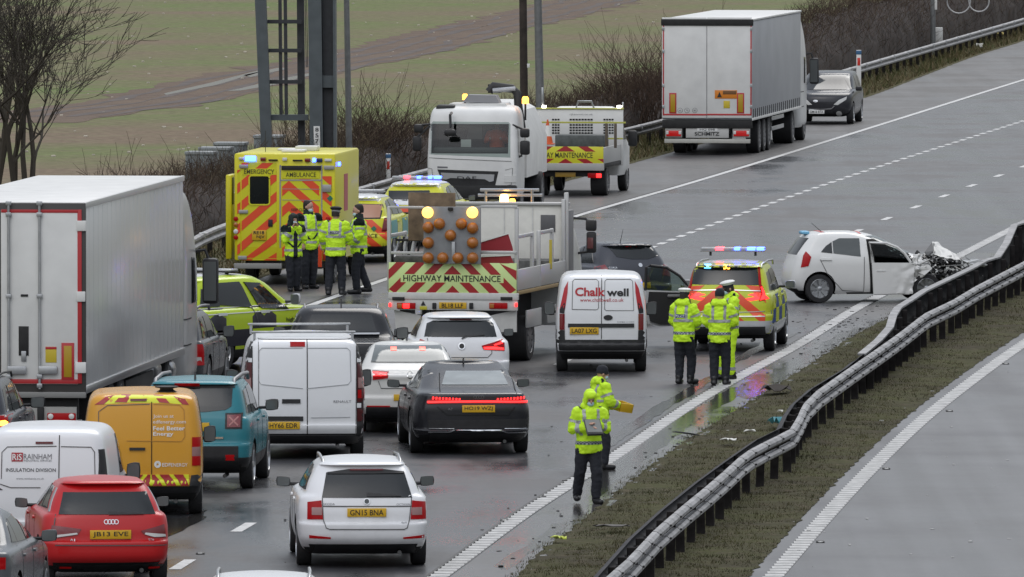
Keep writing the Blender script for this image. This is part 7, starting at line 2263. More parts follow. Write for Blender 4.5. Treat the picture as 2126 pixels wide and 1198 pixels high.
# ================================================================== gantry, poles, cabinets, posts
Zi = Zm(0, 0, 1.)
GAN = mat('gantry_grey', (.085, .10, .108), .5, metal=.3, var=.15, vscale=3)
GAND = mat('gantry_dark', (.030, .033, .038), .6, var=.2)
V = Thing('sign_gantry_leg', 615, 440, 3, 'dark grey steel gantry leg with ladder frame and number plate', 'gantry')
def slant(V, x0b, x1b, x0t, x1t, yb, yt, dep, thick, m, name, parent=None):
    pts = VR(V, Zi, [(x0b, yb), (x1b, yb), (x1t, yt), (x0t, yt)], dep)
    return MB().prism(pts, 'y', dep, dep + thick).build(name, m, parent or V.root, None)
slant(V, 548, 570, 518, 541, 450, -260, .0, .3, GAN, 'pole')
slant(V, 620, 634, 614, 629, 450, -260, .6, .2, GAND, 'pole')
slant(V, 645, 672, 636, 664, 450, -260, .0, .5, GAN, 'column')
slant(V, 674, 694, 666, 692, 450, -260, .25, .25, GAND, 'column_web')  # shade of the column recess is put into this darker colour
slant(V, 693, 698, 690, 695, 450, -260, .0, .5, GAN, 'column_flange')
for x in (580, 591): slant(V, x, x + 7, x - 5, x + 2, 243, -260, .4, .06, GAND, 'ladder_rail')
for y in (-70, -15, 45, 105, 170): slant(V, 552, 625, 552, 625, y + 4, y - 4, .35, .1, GAND, 'rung')
slant(V, 556, 640, 556, 640, 250, 238, .3, .2, GAN, 'platform')
slant(V, 668, 694, 668, 694, 182, 157, .1, .3, GAN, 'bracket')
for x in (631, 634): slant(V, x + 4, x + 5.5, x - 2, x - .5, 140, -260, .3, .02, BLACK, 'cable')
sg = slant(V, 652, 665, 651, 664, 312, 262, -.05, .03, PLATE_W, 'number_sign')
fbv = BVHTree.FromPolygons([(-9, -.05, 0), (9, -.05, 0), (9, -.05, 12), (-9, -.05, 12)], [(0, 1, 2, 3)])
for c, y in zip('8579', (269, 281, 293, 305)):
    V.text('rear', c, *VR(V, Zi, [(658, y)], -.05)[0], .085, .10, INK, base=fbv, off=.012, bold=.01, name='sign_digit')

def pole(name, px, py, h, r0, r1, m, label, lean=0.):
    b = G(px, py)
    root = empty(name, (b.x, b.y, 0), 0, label, 'pole')
    MB().tube([(0, 0, -.1), (lean * .5, 0, h * .5), (lean, 0, h)], r0, 12, r1).build('shaft', m, root, 60)
    return root
p_ = pole('lamp_column', 727, 430, 9.5, .085, .06, mat('column_grey', (.16, .165, .165), .5, metal=.3, var=.15), 'slim grey lamp column standing just right of the gantry', -.16)
MB().box(-.1, .1, -.1, .1, 0, .9, .01).build('base_door', GREY_T, p_)
p_ = pole('lamp_column', 1124, 345, 9.5, .13, .085, mat('column_grey', (.16, .165, .165), .5, metal=.3, var=.15), 'thick grey lamp column behind the tipper truck', -.2)
MB().box(-.15, .15, -.15, .15, 0, .9, .01).build('base_door', GREY_T, p_)
p_ = pole('telegraph_pole', 1089, 285, 9., .125, .11, mat('creosoted_timber', (.035, .027, .022), .9, var=.4, vscale=4), 'dark wooden telegraph pole in the field beside a lamp column', -.1)
MB().box(.08, .16, -.14, -.12, 2.15, 2.27, .004).build('pole_tag', PLATE_W, p_)
p_ = pole('sign_post', 1937, 118, 5.0, .11, .09, mat('column_grey', (.16, .165, .165), .5, metal=.3, var=.15), 'grey sign post behind the barrier at upper right', 0)
MB().box(.06, .16, -.12, -.10, 1.9, 3.0, .004).build('pole_tag', PLATE_W, p_)
b = G(1949, 112); o = box('white_cabinet', (-.16, .16, -.12, .12, 0.3, 1.08), mat('cabinet_white', (.6, .6, .58), .5), None, .03)
o.location = (b.x, b.y, 0); tag(o, 'small white box beside the sign post above the far barrier', 'box')
for i, (px, py, r_) in enumerate(((1988, 105, .48), (2030, 100, .42))):
    b = G(px, py)
    h_ = MB()
    zc = 10.6 - (2 + 430) * (10.6 / (py + 430)) 
    pts = [(r_ * math.cos(t), 0, zc + r_ * math.sin(t)) for t in [2 * PI * k / 24 for k in range(25)]]
    o = h_.tube(pts, .028, 6).build('pale_hoop', mat('hoop_grey', (.42, .42, .42), .5), None, 60)
    o.location = (b.x, b.y - 1.2, 0)
    tag(o, ('left' if i == 0 else 'right') + ' of two pale hoops hanging at the top right hedge', 'hoop')
CABM = mat('cabinet_grey', (.15, .17, .175), .5, var=.1)
for i, (x0, x1, yt, yb, lab) in enumerate(((385, 441, 318, 425, 'front left grey roadside cabinet behind the hedge'), (413, 474, 309, 412, 'middle grey roadside cabinet of the stepped row'), (444, 505, 299, 398, 'rear right grey roadside cabinet of the stepped row'), (527, 582, 284, 400, 'single grey cabinet at the foot of the gantry pole'))):
    V = Thing('roadside_cabinet', (x0 + x1) / 2, yb, 8, lab, 'cabinet', 'grey roadside cabinets')
    c = bx(V, Zi, x0, yt, x1, yb, 0, .7, CABM, 'cabinet_body')
    bx(V, Zi, x0 - 2, yt - 3, x1 + 2, yt + 3, -.03, .78, mat('cabinet_lid', (.24, .26, .265), .5), 'cabinet_lid')
    (a, z0), (a1, z1) = VR(V, Zi, [(x0 + 6, yb - 6), ((x0 + x1) / 2 - 2, yt + 8)], 0); box('cabinet_door', (a, a1, -.012, -.001, z0, z1), CABM, V.root, .003)
    (a, z0), (a1, z1) = VR(V, Zi, [((x0 + x1) / 2 + 2, yb - 6), (x1 - 6, yt + 8)], 0); box('cabinet_door', (a, a1, -.012, -.001, z0, z1), CABM, V.root, .003)
for px, yb, yt, lab in ((806, 408, 319, 'marker post with red reflector beside the tanker truck'), (1783, 195, 104, 'marker post with red reflector above the dark people carrier')):
    V = Thing('marker_post', px, yb, 0, lab, 'post')
    bx(V, Zi, px - 5, yt, px + 5, yb, 0, .08, PLATE_W, 'post_body', None, .01)
    bx(V, Zi, px - 3, yt + 16, px + 3, yt + 32, -.01, .012, REDP, 'reflector', None, .001)
    bx(V, Zi, px - 5.5, yt + 1, px + 5.5, yt + 9, -.012, .1, mat('post_blue', (.04, .12, .24), .5), 'blue_band', None, .003)

# ================================================================== people
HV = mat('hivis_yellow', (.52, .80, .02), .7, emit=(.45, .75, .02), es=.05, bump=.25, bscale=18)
NAVY = mat('navy_cloth', (.012, .014, .020), .85, bump=.3, bscale=25)
DGREEN = mat('dark_green_cloth', (.012, .022, .020), .85, bump=.3, bscale=25)
SKIN = mat('skin', (.46, .27, .20), .55)
SILVT = mat('reflective_silver', (.36, .37, .37), .35)
MASK = mat('face_mask', (.42, .56, .62), .8)
HAIR = mat('dark_hair', (.018, .013, .010), .7)
BOOT = mat('boot_black', (.010, .010, .011), .4)
def capsule(mb, a, b, r0, r1, n=12):
    a, b = Vector(a), Vector(b)
    ax = b - a
    L = ax.length
    if L < 1e-5: ax = Vector((0, 0, 1)); L = 1e-5
    pr = []
    for i in range(0, 5):
        t = R(-90 + 90 * i / 4); pr.append((max(.0004, r0 * math.cos(t)), r0 * math.sin(t)))
    for i in range(0, 5):
        t = R(90 * i / 4); pr.append((max(.0004, r1 * math.cos(t)), L + r1 * math.sin(t)))
    mb.lathe(pr, a, ax, n, True)
def ellip(mb, c, r, n=14):
    pr = [(max(.0004, math.cos(R(-90 + 180 * i / 10))), math.sin(R(-90 + 180 * i / 10))) for i in range(11)]
    k = len(mb.v)
    mb.lathe(pr, (0, 0, 0), (0, 0, 1), n, True)
    for i in range(k, len(mb.v)):
        v = mb.v[i]; mb.v[i] = (c[0] + v[0] * r[0], c[1] + v[1] * r[1], c[2] + v[2] * r[2])
def rings(mb, rs, n=16):
    """closed stack of ellipses (cx, cy, z, rx, ry)"""
    k = len(mb.v)
    for cx, cy, z, rx, ry in rs:
        for j in range(n):
            t = 2 * PI * j / n
            mb.v.append((cx + rx * math.cos(t), cy + ry * math.sin(t), z))
    for i in range(len(rs) - 1):
        for j in range(n):
            mb.f.append((k + i * n + j, k + i * n + (j + 1) % n, k + (i + 1) * n + (j + 1) % n, k + (i + 1) * n + j))
    mb.f.append(tuple(k + j for j in reversed(range(n)))); mb.f.append(tuple(k + (len(rs) - 1) * n + j for j in range(n)))
def fuse(name, mb, voxel, m, parent, it=5, wr=0., seed=0):
    o = mb.build(name, None, None, None)
    o.data.materials.clear()
    r = o.modifiers.new('r', 'REMESH'); r.mode = 'VOXEL'; r.voxel_size = voxel
    s = o.modifiers.new('s', 'SMOOTH'); s.factor = .5; s.iterations = it
    me = evaluated_mesh(o)
    kill(o)
    if wr > 0:
        ns = [v.normal.copy() for v in me.vertices]
        for v, nn in zip(me.vertices, ns):
            c = v.co
            v.co += nn * (wr * noise.noise(Vector((c.x * 9 + seed, c.y * 9, c.z * 13))) + wr * .6 * noise.noise(Vector((c.x * 22, c.y * 22 + seed, c.z * 26))))
    return link(name, me, parent, m, 180)
def shell(src, name, pred, m, parent, off=.006):
    """patch of cloth lying on a garment: the faces the test picks, raised"""
    me = src.data
    pick = [p for p in me.polygons if pred(p.center)]
    if not pick: return None
    ids = {}; vs = []; fs = []
    for p in pick:
        f = []
        for i in p.vertices:
            if i not in ids:
                ids[i] = len(vs); v = me.vertices[i]; vs.append(v.co + v.normal * off)
            f.append(ids[i])
        fs.append(tuple(f))
    return link(name, pymesh(vs, fs), parent, m, 180)

def person(px, py, Hm, yaw, label, arms, feet, head=(0., 0.), outfit='police', hat=None, hood=None, mask=True, trousers=None, lean=0., back=None, seed=1, check=True, collar=None, group=None):
    """arms: {'l': (elbow, wrist), 'r': ...} in body heights; feet: ((x, y), (x, y)) left, right"""
    V = Thing('person', px, py, yaw, label, 'person', group)
    root = V.root
    h = Hm
    S = lambda p: (p[0] * h, p[1] * h, p[2] * h)
    lz = lambda z: lean * max(0, z - .5)
    hip = {-1: Vector((-.052, 0, .505)), 1: Vector((.052, 0, .505))}
    foot = {-1: Vector((feet[0][0], feet[0][1], .045)), 1: Vector((feet[1][0], feet[1][1], .045))}
    lift = {-1: feet[0][2] if len(feet[0]) > 2 else 0, 1: feet[1][2] if len(feet[1]) > 2 else 0}
    knee = {}
    for s in (-1, 1):
        foot[s].z += lift[s]
        k = hip[s].lerp(foot[s], .5); k.y += .02 + .5 * lift[s] + .25 * max(0, foot[s].y - 0); k.x += s * .006
        knee[s] = k
    sh = {s: Vector((s * .108, lz(.80), .80)) for s in (-1, 1)}
    el = {-1: Vector(arms['l'][0]), 1: Vector(arms['r'][0])}
    wr = {-1: Vector(arms['l'][1]), 1: Vector(arms['r'][1])}
    hc = Vector((0, lz(.93) + .012, .925))
    # --- body: one continuous figure
    mb = MB()
    ca, sa = math.cos(-head[0]), math.sin(-head[0])
    cp, sp = math.cos(head[1]), math.sin(head[1])
    def HP(x, y, z):
        y, z = y * cp + z * sp, -y * sp + z * cp
        return (hc.x + x * ca - y * sa, hc.y + x * sa + y * ca, hc.z + z)
    def hb(c, r): 
        k = len(mb.v); ellip(mb, (0, 0, 0), r)
        for i in range(k, len(mb.v)):
            v = mb.v[i]; mb.v[i] = S(HP(v[0] + c[0], v[1] + c[1], v[2] + c[2]))
    hb((0, -.002, .012), (.043, .054, .058)); hb((0, .014, -.030), (.034, .040, .040)); hb((0, .056, -.012), (.008, .012, .014))
    for s in (-1, 1): hb((s * .044, -.004, -.006), (.007, .012, .017))
    capsule(mb, S((0, lz(.84) - .004, .82)), S((hc.x, hc.y - .012, .895)), .034 * h, .031 * h)
    rings(mb, [(0, 0, .47 * h, .075 * h, .055 * h), (0, 0, .55 * h, .085 * h, .06 * h), (0, lz(.62) * h, .62 * h, .08 * h, .055 * h), (0, lz(.74) * h, .74 * h, .095 * h, .062 * h), (0, lz(.82) * h, .82 * h, .075 * h, .045 * h)])
    for s in (-1, 1):
        capsule(mb, S(hip[s]), S(knee[s]), .045 * h, .032 * h); capsule(mb, S(knee[s]), S(foot[s]), .032 * h, .022 * h)
        capsule(mb, S(foot[s]), S(foot[s] + Vector((s * .005, .05, -.018))), .018 * h, .013 * h)
        capsule(mb, S(sh[s]), S(el[s]), .030 * h, .024 * h); capsule(mb, S(el[s]), S(wr[s]), .024 * h, .017 * h)
        d = (wr[s] - el[s]).normalized()
        side = d.cross(Vector((0, 0, 1)));  side = side.normalized() if side.length > .1 else Vector((1, 0, 0))
        up = side.cross(d)
        curl = (d * .5 - up * .5).normalized()
        palm = wr[s] + d * .048
        for w in (-.010, 0, .010): capsule(mb, S(wr[s] + side * w * .7), S(palm + side * w), .0125 * h, .0115 * h, 8)
        for i, (w, ln) in enumerate(((-.017, .036), (-.006, .041), (.006, .039), (.017, .031))):
            b0 = palm + side * w; b1 = b0 + d * ln * .5 + side * w * .2; b2 = b1 + curl * ln * .6
            capsule(mb, S(b0), S(b1), .0062 * h, .0056 * h, 7); capsule(mb, S(b1), S(b2), .0056 * h, .005 * h, 7)
        th = wr[s] + d * .015 + side * (-s * .016)
        capsule(mb, S(th), S(th + side * (-s * .018) + d * .020), .0068 * h, .006 * h, 7)
        capsule(mb, S(th + side * (-s * .018) + d * .020), S(th + side * (-s * .020) + d * .040), .006 * h, .005 * h, 7)
    body = fuse('body', mb, .0085, SKIN, root, 2)
    # eyes
    for s in (-1, 1):
        e = MB(); ellip(e, (0, 0, 0), (.006 * h, .005 * h, .0045 * h), 8)
        o = e.build('eye', INK, body, 60); o.location = S(HP(s * .018, .051, .006))
    # --- trousers and boots
    tm = trousers or NAVY
    mb = MB()
    rings(mb, [(0, 0, .455 * h, .072 * h, .062 * h), (0, 0, .51 * h, .092 * h, .070 * h), (0, 0, .57 * h, .090 * h, .066 * h)])
    for s in (-1, 1):
        capsule(mb, S(hip[s] - Vector((0, 0, .02))), S(knee[s]), .066 * h, .052 * h)
        capsule(mb, S(knee[s]), S(foot[s] + Vector((0, 0, .030))), .052 * h, .043 * h)
    tr = fuse('trousers', mb, .014, tm, root, 3, .009, seed)
    if trousers is HV:
        for s in (-1, 1):
            shell(tr, 'reflective_band', lambda c: .10 * h < c.z < .13 * h, SILVT, root) if s > 0 else None
    for s in (-1, 1):
        mb = MB(); f = foot[s]
        dirx = .25 * s
        capsule(mb, S((f.x, f.y - .012, f.z + .03)), S((f.x, f.y - .012, f.z - .012)), .036 * h, .036 * h)
        capsule(mb, S((f.x, f.y, f.z - .018)), S((f.x + .085 * dirx, f.y + .085, f.z - .020)), .034 * h, .028 * h)
        capsule(mb, S((f.x, f.y - .03, f.z - .02)), S((f.x, f.y, f.z - .02)), .030 * h, .030 * h)
        for i, v in enumerate(mb.v):
            if v[2] < (f.z - .045) * h: mb.v[i] = (v[0], v[1], (f.z - .045) * h)
        fuse('boot', mb, .011, BOOT, root, 2)
    # --- jacket
    mb = MB()
    bw = 1.0
    rings(mb, [(0, -.004 * h, .445 * h, .112 * h, .088 * h), (0, 0, .48 * h, .118 * h, .094 * h), (0, lz(.58) * h, .58 * h, .112 * h, .090 * h), (0, lz(.68) * h, .68 * h, .118 * h, .093 * h), (0, lz(.76) * h, .76 * h, .124 * h, .090 * h), (0, lz(.81) * h, .815 * h, .104 * h, .074 * h), (0, lz(.85) * h, .85 * h, .052 * h, .050 * h), (0, lz(.87) * h, .868 * h, .044 * h, .044 * h)])
    for s in (-1, 1):
        capsule(mb, S(sh[s]), S(el[s]), .054 * h, .048 * h); capsule(mb, S(el[s]), S(el[s].lerp(wr[s], .93)), .048 * h, .036 * h)
    if hood == 'down':
        capsule(mb, S((-.045, lz(.85) - .045, .85)), S((.045, lz(.85) - .045, .85)), .040 * h, .040 * h); capsule(mb, S((-.05, lz(.85) - .02, .87)), S((.05, lz(.85) - .02, .87)), .030 * h, .030 * h)
    jk = fuse('jacket', mb, .0125, HV, root, 3, .018, seed * 3.7)
    tors = lambda c: (c.x / (.145 * h)) ** 2 < 1 and min(((c - (Vector(S(el[s].lerp(wr[s], t))))).length for s in (-1, 1) for t in (0, .35, .7, 1.))) > .060 * h
    def band(z0, z1, m, nm, extra=None): return shell(jk, nm, lambda c: z0 * h < c.z < z1 * h and tors(c) and (extra is None or extra(c)), m, jk)
    if check:
        ang = lambda c: int((math.atan2(c.y, c.x) + 4) / .16) + int((c.z - .52 * h) / (.014 * h))
        band(.522, .552, SILVT, 'reflective_band', lambda c: ang(c) % 2 == 0)
        band(.522, .552, mat('check_navy', (.03, .05, .10), .5), 'chequer_band', lambda c: ang(c) % 2 != 0)
    else:
        band(.515, .545, SILVT, 'reflective_band')
    band(.655, .680, SILVT, 'reflective_band')
    for s in (-1, 1):
        shell(jk, 'reflective_brace', lambda c: abs(c.x - s * .062 * h) < .013 * h and .68 * h < c.z < .83 * h and tors(c), SILVT, jk)
        A, B = Vector(S(el[s])), Vector(S(wr[s])); ax = (B - A)
        def fore(c, t0, t1):
            t = (c - A).dot(ax) / ax.length_squared
            return t0 < t < t1 and (c - (A + ax * t)).length < .07 * h
        shell(jk, 'reflective_band', lambda c: fore(c, .30, .55), SILVT, jk)
        A2, B2 = Vector(S(sh[s])), Vector(S(el[s])); ax2 = B2 - A2
        def upp(c, t0, t1):
            t = (c - A2).dot(ax2) / ax2.length_squared
            return t0 < t < t1 and (c - (A2 + ax2 * t)).length < .07 * h and abs(c.x) > .095 * h
        shell(jk, 'reflective_band', lambda c: upp(c, .45, .62), SILVT, jk)
        if outfit == 'ambulance': shell(jk, 'shoulder_panel', lambda c: (c.z > .765 * h and abs(c.x) > .07 * h) , DGREEN, jk, .008)
        if outfit == 'police': shell(jk, 'epaulette', lambda c: c.z > .80 * h and .072 * h < c.x * s < .10 * h and abs(c.y - lz(.8) * h) < .03 * h, NAVY, jk, .010)
    if outfit == 'ambulance':
        for s in (-1, 1):
            shell(jk, 'pocket_flash', lambda c: abs((c.x - s * .055 * h) - s * (c.z - .60 * h) * .9) < .013 * h and .565 * h < c.z < .635 * h and c.y > 0 and tors(c), NAVY, jk, .009)
        mbc = MB(); rings(mbc, [(0, lz(.84) * h, .83 * h, .066 * h, .060 * h), (0, lz(.86) * h, .865 * h, .056 * h, .052 * h), (0, lz(.88) * h, .895 * h, .052 * h, .050 * h)]); fuse('collar', mbc, .012, DGREEN, root, 2)
        if collar == 'front': shell(jk, 'front_placket', lambda c: abs(c.x) < .028 * h and c.y > 0 and tors(c), NAVY, jk, .008)
    if back:
        q = shell(jk, 'back_panel', lambda c: -.055 * h < c.x < .055 * h and .695 * h < c.z < .735 * h and c.y < lz(.7) * h - .02 * h, mat('patch_blue', (.02, .05, .20), .5) if back[1] == 'b' else SILVT, jk, .009)
        if q:
            bmq = bmesh.new(); bmq.from_mesh(jk.data); bt = BVHTree.FromBMesh(bmq); bmq.free()
            V.text('rear', back[0], 0, .715 * h, .10 * h, .026 * h, WTXT if back[1] == 'b' else mat('patch_ink', (.03, .05, .12), .5), parent=jk, base=bt, off=.016, bold=.02)
    # --- headwear
    def head_mesh(name, prof_, m, tiltback=0., n=18, oy=0.):
        mbh = MB().lathe(prof_, (0, 0, 0), (0, 0, 1), n, False)
        mbh.v = [S(HP(v[0], v[1] * 1.18 + oy, v[2])) for v in mbh.v]
        return mbh.build(name, m, root, 50)
    if hat in ('white_cap', 'black_cap'):
        m = mat('cap_white', (.70, .70, .68), .6) if hat == 'white_cap' else NAVY
        c_ = head_mesh('cap', [(.046, .022), (.048, .040), (.066, .058), (.068, .066), (.055, .078), (.03, .084), (.0005, .085)], m, oy=-.002)
        head_mesh('cap_band', [(.0475, .018), (.0485, .018), (.0485, .040), (.047, .040)], mat('cap_band_check', (.25, .25, .26), .6) if hat == 'black_cap' else NAVY, oy=-.002)
        pk = MB(); pk.prism([(-.04, .045), (.04, .045), (.03, .085), (0, .095), (-.03, .085)], 'z', .018, .022); pk.v = [S(HP(*v)) for v in pk.v]; pk.build('cap_peak', BOOT, root, None)
        head_mesh('hair', [(.0455, -.03), (.047, .0), (.047, .02), (.044, .03)], HAIR, oy=-.006)
    elif hat == 'beanie':
        head_mesh('beanie', [(.047, -.005), (.050, .005), (.050, .03), (.046, .055), (.032, .075), (.012, .082), (.0005, .083)], NAVY, oy=-.004)
    elif hat == 'hair':
        head_mesh('hair', [(.040, -.028), (.044, -.01), (.046, .018), (.0455, .045), (.036, .066), (.016, .075), (.0005, .076)], HAIR, oy=-.017)
    if hood in ('up', 'green'):
        mbh = MB(); ellip(mbh, (0, -.018, .012), (.058, .062, .070)); ellip(mbh, (0, -.03, -.04), (.060, .055, .055)); ellip(mbh, (0, .006, .040), (.050, .054, .036))
        for s in (-1, 1): ellip(mbh, (s * .042, .012, -.012), (.016, .034, .055))
        mbh.v = [S(HP(*v)) for v in mbh.v]
        capsule(mbh, S((-.05, lz(.86), .855)), S((.05, lz(.86), .855)), .036 * h, .036 * h)
        fuse('hood', mbh, .011, HV if hood == 'up' else DGREEN, root, 3, .006, seed)
    if mask:
        mbm = MB(); ellip(mbm, (0, .030, -.034), (.033, .034, .026)); mbm.v = [S(HP(*v)) for v in mbm.v]
        mbm.build('face_mask', MASK, root, 60)
    V.h = h; V.wr = {s: Vector(S(wr[s])) for s in (-1, 1)}
    return V

REL = {'l': ((-.145, -.01, .655), (-.150, .05, .52)), 'r': ((.145, -.01, .655), (.150, .05, .52))}
# two officers at the front
P1 = person(1222, 1046, 1.71, 168, 'officer with hood up writing on a clipboard at the front verge', {'l': ((-.150, .03, .66), (-.035, .135, .70)), 'r': ((.150, .03, .66), (.030, .145, .675))}, ((-.055, .06), (.075, -.12, .02)), (0., .42), 'police', None, 'up', seed=2, lean=.12)
P2 = person(1244, 975, 1.63, 66, 'officer in black beanie holding a yellow tray behind the clipboard officer', {'l': ((-.14, .05, .66), (-.07, .17, .60)), 'r': ((.14, .05, .66), (.09, .17, .62))}, ((-.05, .02), (.05, .03)), (.1, .15), 'police', 'beanie', 'down', seed=3, lean=.05)
# three by the police SUV
P3 = person(1420, 797, 1.71, 28, 'officer in white cap with blue POLICE panel on the back', {'l': ((-.14, .02, .66), (-.09, .12, .56)), 'r': ((.145, .03, .66), (.07, .15, .60))}, ((-.05, -.01), (.05, .06)), (.0, .05), 'police', 'white_cap', 'down', mask=False, back=('POLICE', 'b'), seed=4)
P4 = person(1494, 800, 1.73, 8, 'officer in navy beanie seen from behind with black trousers', {'l': ((-.145, .02, .66), (-.08, .14, .58)), 'r': ((.145, .02, .66), (.09, .13, .58))}, ((-.055, .0), (.06, .02)), (.2, .1), 'police', 'beanie', 'down', mask=False, seed=5)
P5 = person(1514, 788, 1.78, 245, 'officer in white cap wearing full hi-vis jacket and trousers', {'l': ((-.14, .03, .66), (-.08, .14, .58)), 'r': ((.14, .03, .66), (.07, .14, .60))}, ((-.05, .0), (.05, .05)), (.1, .2), 'police', 'white_cap', 'down', trousers=HV, seed=6)
# four at the ambulance
P6 = person(609, 605, 1.66, 160, 'ambulance worker with dark hood up and hands at the mask', {'l': ((-.135, .05, .69), (-.03, .11, .83)), 'r': ((.14, .06, .67), (.05, .10, .82))}, ((-.045, .0), (.045, .02)), (-.3, .12), 'ambulance', None, 'green', seed=7, check=False, collar='front')
P7 = person(640, 600, 1.90, 155, 'tall ambulance worker in mask facing the officer beside the tail lift', {'l': ((-.145, .0, .66), (-.13, .07, .52)), 'r': ((.145, .0, .66), (.12, .08, .53))}, ((-.05, .0), (.05, .03)), (-.5, .1), 'ambulance', 'hair', None, seed=8, check=False)
P8 = person(697, 613, 1.86, 8, 'officer in black cap with back turned to the camera', {'l': ((-.155, .0, .66), (-.14, .08, .54)), 'r': ((.15, .03, .66), (.08, .14, .60))}, ((-.075, -.04), (.07, .0)), (.15, .1), 'police', 'black_cap', None, mask=False, back=('POLICE', 's'), seed=9, check=False)
P9 = person(745, 610, 1.90, 265, 'dark-haired ambulance worker in profile facing left', {'l': ((-.14, .0, .66), (-.10, .12, .57)), 'r': ((.14, .02, .66), (.07, .14, .60))}, ((-.06, .03), (.08, -.10, .015)), (-.1, .15), 'ambulance', 'hair', None, seed=10, check=False)
# driver in the tanker cab: torso up, hands on the wheel
trk_o = bpy.data.objects['tanker_truck']
V = Thing('person', Vector(trk_o.location) , 0, 186, 'tanker driver in orange hi-vis behind the windscreen', 'person')
ORV = mat('hivis_orange', (.75, .12, .03), .7)
xd = -.52
V.root.location = Vector(trk_o.location) + V.fx * xd + V.fy * -.98
mb = MB(); ellip(mb, (0, .0, 2.32), (.075, .09, .11)); capsule(mb, (0, -.02, 2.12), (0, 0, 2.28), .055, .05); rings(mb, [(0, -.05, 1.62, .16, .12), (0, -.04, 1.9, .18, .12), (0, -.03, 2.1, .17, .09), (0, -.02, 2.16, .09, .07)])
for s in (-1, 1):
    capsule(mb, (s * .2, -.03, 2.05), (s * .26, .12, 1.86), .05, .04); capsule(mb, (s * .26, .12, 1.86), (s * .14, .30, 1.93), .04, .03); ellip(mb, (s * .13, .33, 1.94), (.03, .04, .035))
fuse('body', mb, .012, SKIN, V.root, 2)
mb = MB(); rings(mb, [(0, -.05, 1.64, .19, .15), (0, -.04, 1.9, .21, .15), (0, -.03, 2.08, .20, .12), (0, -.02, 2.15, .10, .08)])
for s in (-1, 1):
    capsule(mb, (s * .2, -.03, 2.05), (s * .26, .12, 1.86), .075, .06); capsule(mb, (s * .26, .12, 1.86), (s * .16, .27, 1.92), .06, .045)
fuse('jacket', mb, .014, ORV, V.root, 3, .01, 4)
mb = MB(); ellip(mb, (0, -.045, 2.365), (.082, .085, .09)); fuse('hair', mb, .014, HAIR, V.root, 2)

# ---- things held
def held(name, V, loc, label, cat, rot=(0, 0, 0)):
    p = V.o + V.fx * loc[0] + V.fy * loc[1] + Vector((0, 0, loc[2]))
    o = empty(name, p, V.yaw, label, cat)
    o.rotation_euler = (rot[0], rot[1], -R(V.yaw) + rot[2])
    return o
h = P1.h
e = held('clipboard', P1, (.0, .175 * h, .70 * h), 'dark clipboard with paper held by the hooded officer', 'clipboard', (R(-50), 0, R(6)))
MB().box(-.13, .13, -.10, .20, -.008, .008, .004).build('board', mat('clip_dark', (.05, .05, .05), .6), e); MB().box(-.115, .115, -.09, .14, .009, .012).build('paper', mat('paper_grey', (.20, .21, .20), .6), e, None)
MB().box(-.12, .12, .15, .20, .008, .03, .008).build('clip', BLACK, e)
h = P2.h
e = held('yellow_tray', P2, (.02, .215 * h, .565 * h), 'yellow open plastic tray carried by the officer in the beanie', 'tray', (R(-8), R(10), R(12)))
TY = mat('tray_yellow', (.58, .36, .015), .45)
MB().box(-.15, .15, -.13, .13, 0, .015, .004).build('tray_floor', TY, e)
for b_ in ((-.15, -.135, -.13, .13, .01, .14), (.135, .15, -.13, .13, .01, .14), (-.15, .15, -.13, -.115, .01, .14), (-.15, .15, .115, .13, .01, .14)): MB().box(*b_, .004).build('tray_side', TY, e)
MB().box(-.1, .06, -.12, .1, .02, .03).build('papers', mat('paper', (.6, .6, .57), .7), e, None)

# ================================================================== debris, studs, litter
rnd = random.Random(99)
def debris_mesh(m_name, col, pts, smin, smax, name, label):
    mb = MB()
    for p in pts:
        q = rnd.uniform(smin, smax)
        t = MB().box(-q, q, -q * rnd.uniform(.5, 2.2), q * rnd.uniform(.5, 2.2), 0, q * rnd.uniform(.3, 1.), 0)
        ro = Matrix.Rotation(rnd.uniform(0, 6), 3, 'Z')
        mb.add([ro @ Vector(v) + Vector((p.x, p.y, .004)) for v in t.v], t.f)
    o = mb.build(name, mat(m_name, col, .6), None, None)
    return tag(o, label, kind='stuff')
pts = []
for i in range(150):
    t = rnd.random()
    y = 155 + 80 * t
    x = LINE_B.X(y) + rnd.gauss(.5, .35) if rnd.random() < .65 else rnd.uniform(LINE_E.X(y), LINE_B.X(y) + 1)
    pts.append(Vector((x, y, 0)))
for i in range(120):
    p = G(rnd.gauss(1780, 70), rnd.gauss(672, 18)); pts.append(p)
debris_mesh('debris_black', (.015, .014, .014), pts, .006, .022, 'dark_debris', 'small dark crash debris and mud strewn along the gutter')
debris_mesh('debris_pale', (.5, .5, .48), [G(rnd.gauss(1700, 220), rnd.gauss(760, 90)) for i in range(70)] + [G(rnd.uniform(1500, 2100), rnd.uniform(700, 1180)) for i in range(50)], .006, .02, 'pale_debris', 'tiny pale plastic and glass fragments on road and grass')
def bit(name, px, py, dims, m, label, cat, rz=0., z=.0):
    p = G(px, py, z)
    bm = bmesh.new(); bmesh.ops.create_grid(bm, x_segments=4, y_segments=3, size=.5)
    for v in bm.verts:
        v.co = Vector((v.co.x * dims[0] * (1 + .2 * math.sin(v.co.y * 7)), v.co.y * dims[1] * (1 + .25 * math.sin(v.co.x * 9)), dims[2] * (.5 + .5 * math.sin(v.co.x * 8 + v.co.y * 5))))
    r = bmesh.ops.extrude_face_region(bm, geom=bm.faces[:])
    for v in [g for g in r['geom'] if isinstance(g, bmesh.types.BMVert)]: v.co.z += .012
    o = link(name, bm_mesh(bm), None, m, 60)
    o.location = (p.x, p.y, z + .02); o.rotation_euler = (0, 0, rz)
    return tag(o, label, cat)
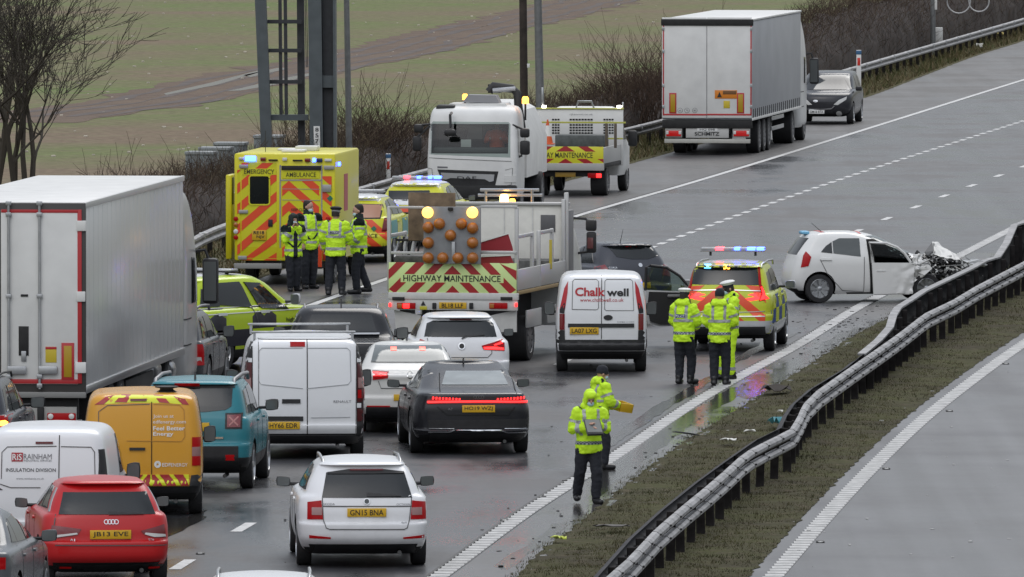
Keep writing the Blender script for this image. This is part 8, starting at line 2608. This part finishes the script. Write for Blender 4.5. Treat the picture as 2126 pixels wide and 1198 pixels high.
bit('bumper_strip', 1270, 1097, (.46, .22, .03), mat('strip_dark', (.03, .026, .022), .6), 'dark strip of broken bumper lying on the median grass', 'debris', R(4), .1)
PAP = mat('paper_white', (.62, .62, .58), .7)
bit('paper_scrap', 1513, 917, (.17, .3, .03), PAP, 'largest white paper scrap on the grass left of the barrier kink', 'litter', .4, .1)
bit('paper_scrap', 1557, 899, (.07, .16, .03), PAP, 'small white scrap on the grass just left of the barrier kink', 'litter', 1.2, .1)
bit('paper_scrap', 1620, 858, (.06, .2, .03), PAP, 'white scrap against the kinked barrier', 'litter', .2, .1)
bit('plastic_bag', 1612, 883, (.2, .5, .12), mat('teal_plastic', (.04, .22, .26), .4), 'crumpled teal plastic at the barrier kink', 'litter', .2, .1)
bit('glove', 1161, 1122, (.12, .4, .04), mat('glove_lime', (.45, .52, .06), .6), 'pale lime glove lying at the lower grass edge', 'litter', .3, .05)
bit('soil_clod', 1612, 815, (.45, 1.0, .12), mat('soil', (.022, .016, .012), .95, bump=1, bscale=9), 'dark clod of churned soil on the median edge', 'soil', -.1, .06)
bit('litter', 2030, 101, (.3, .8, .2), PAP, 'white litter on the upper right verge', 'litter', .2, .05)
bit('litter', 2073, 74, (.7, .5, .15), mat('yellow_litter', (.45, .34, .06), .6), 'yellow litter strip on the upper right verge', 'litter', .1, .05)
bit('bolt_fragment', 1425, 904, (.03, 1.0, .02), BLACK, 'thin dark metal rod in the puddle by the grass', 'debris', R(20), .02)
for i, (px, py) in enumerate(((1703, 1126), (1840, 974), (1971, 854), (2088, 756))):
    p = G(px, py)
    o = MB().box(-.06, .06, -.13, .13, 0, .022, .008).build('road_stud', mat('stud_iron', (.05, .05, .05), .6), None)
    o.location = (p.x, p.y, .001); MB().box(-.03, .03, -.135, -.12, .008, .024, .003).build('stud_lens', WLENS, o)
    tag(o, ('nearest', 'second nearest', 'third nearest', 'farthest')[i] + ' road stud on the empty right carriageway', 'road stud', 'studs on the right carriageway')
for i, (px, py) in enumerate(((416, 1150), (1047, 1081))):
    p = G(px, py)
    o = MB().box(-.06, .06, -.13, .13, 0, .022, .008).build('road_stud', mat('stud_iron', (.05, .05, .05), .6), None)
    o.location = (p.x, p.y, .001); MB().box(-.03, .03, -.135, -.12, .008, .024, .003).build('stud_lens', WLENS, o)
    tag(o, ('road stud between the red hatchback and the white estate', 'road stud beside the rib line right of the white estate')[i], 'road stud')

# ---- tidy up
bpy.data.scenes.remove(WORK)
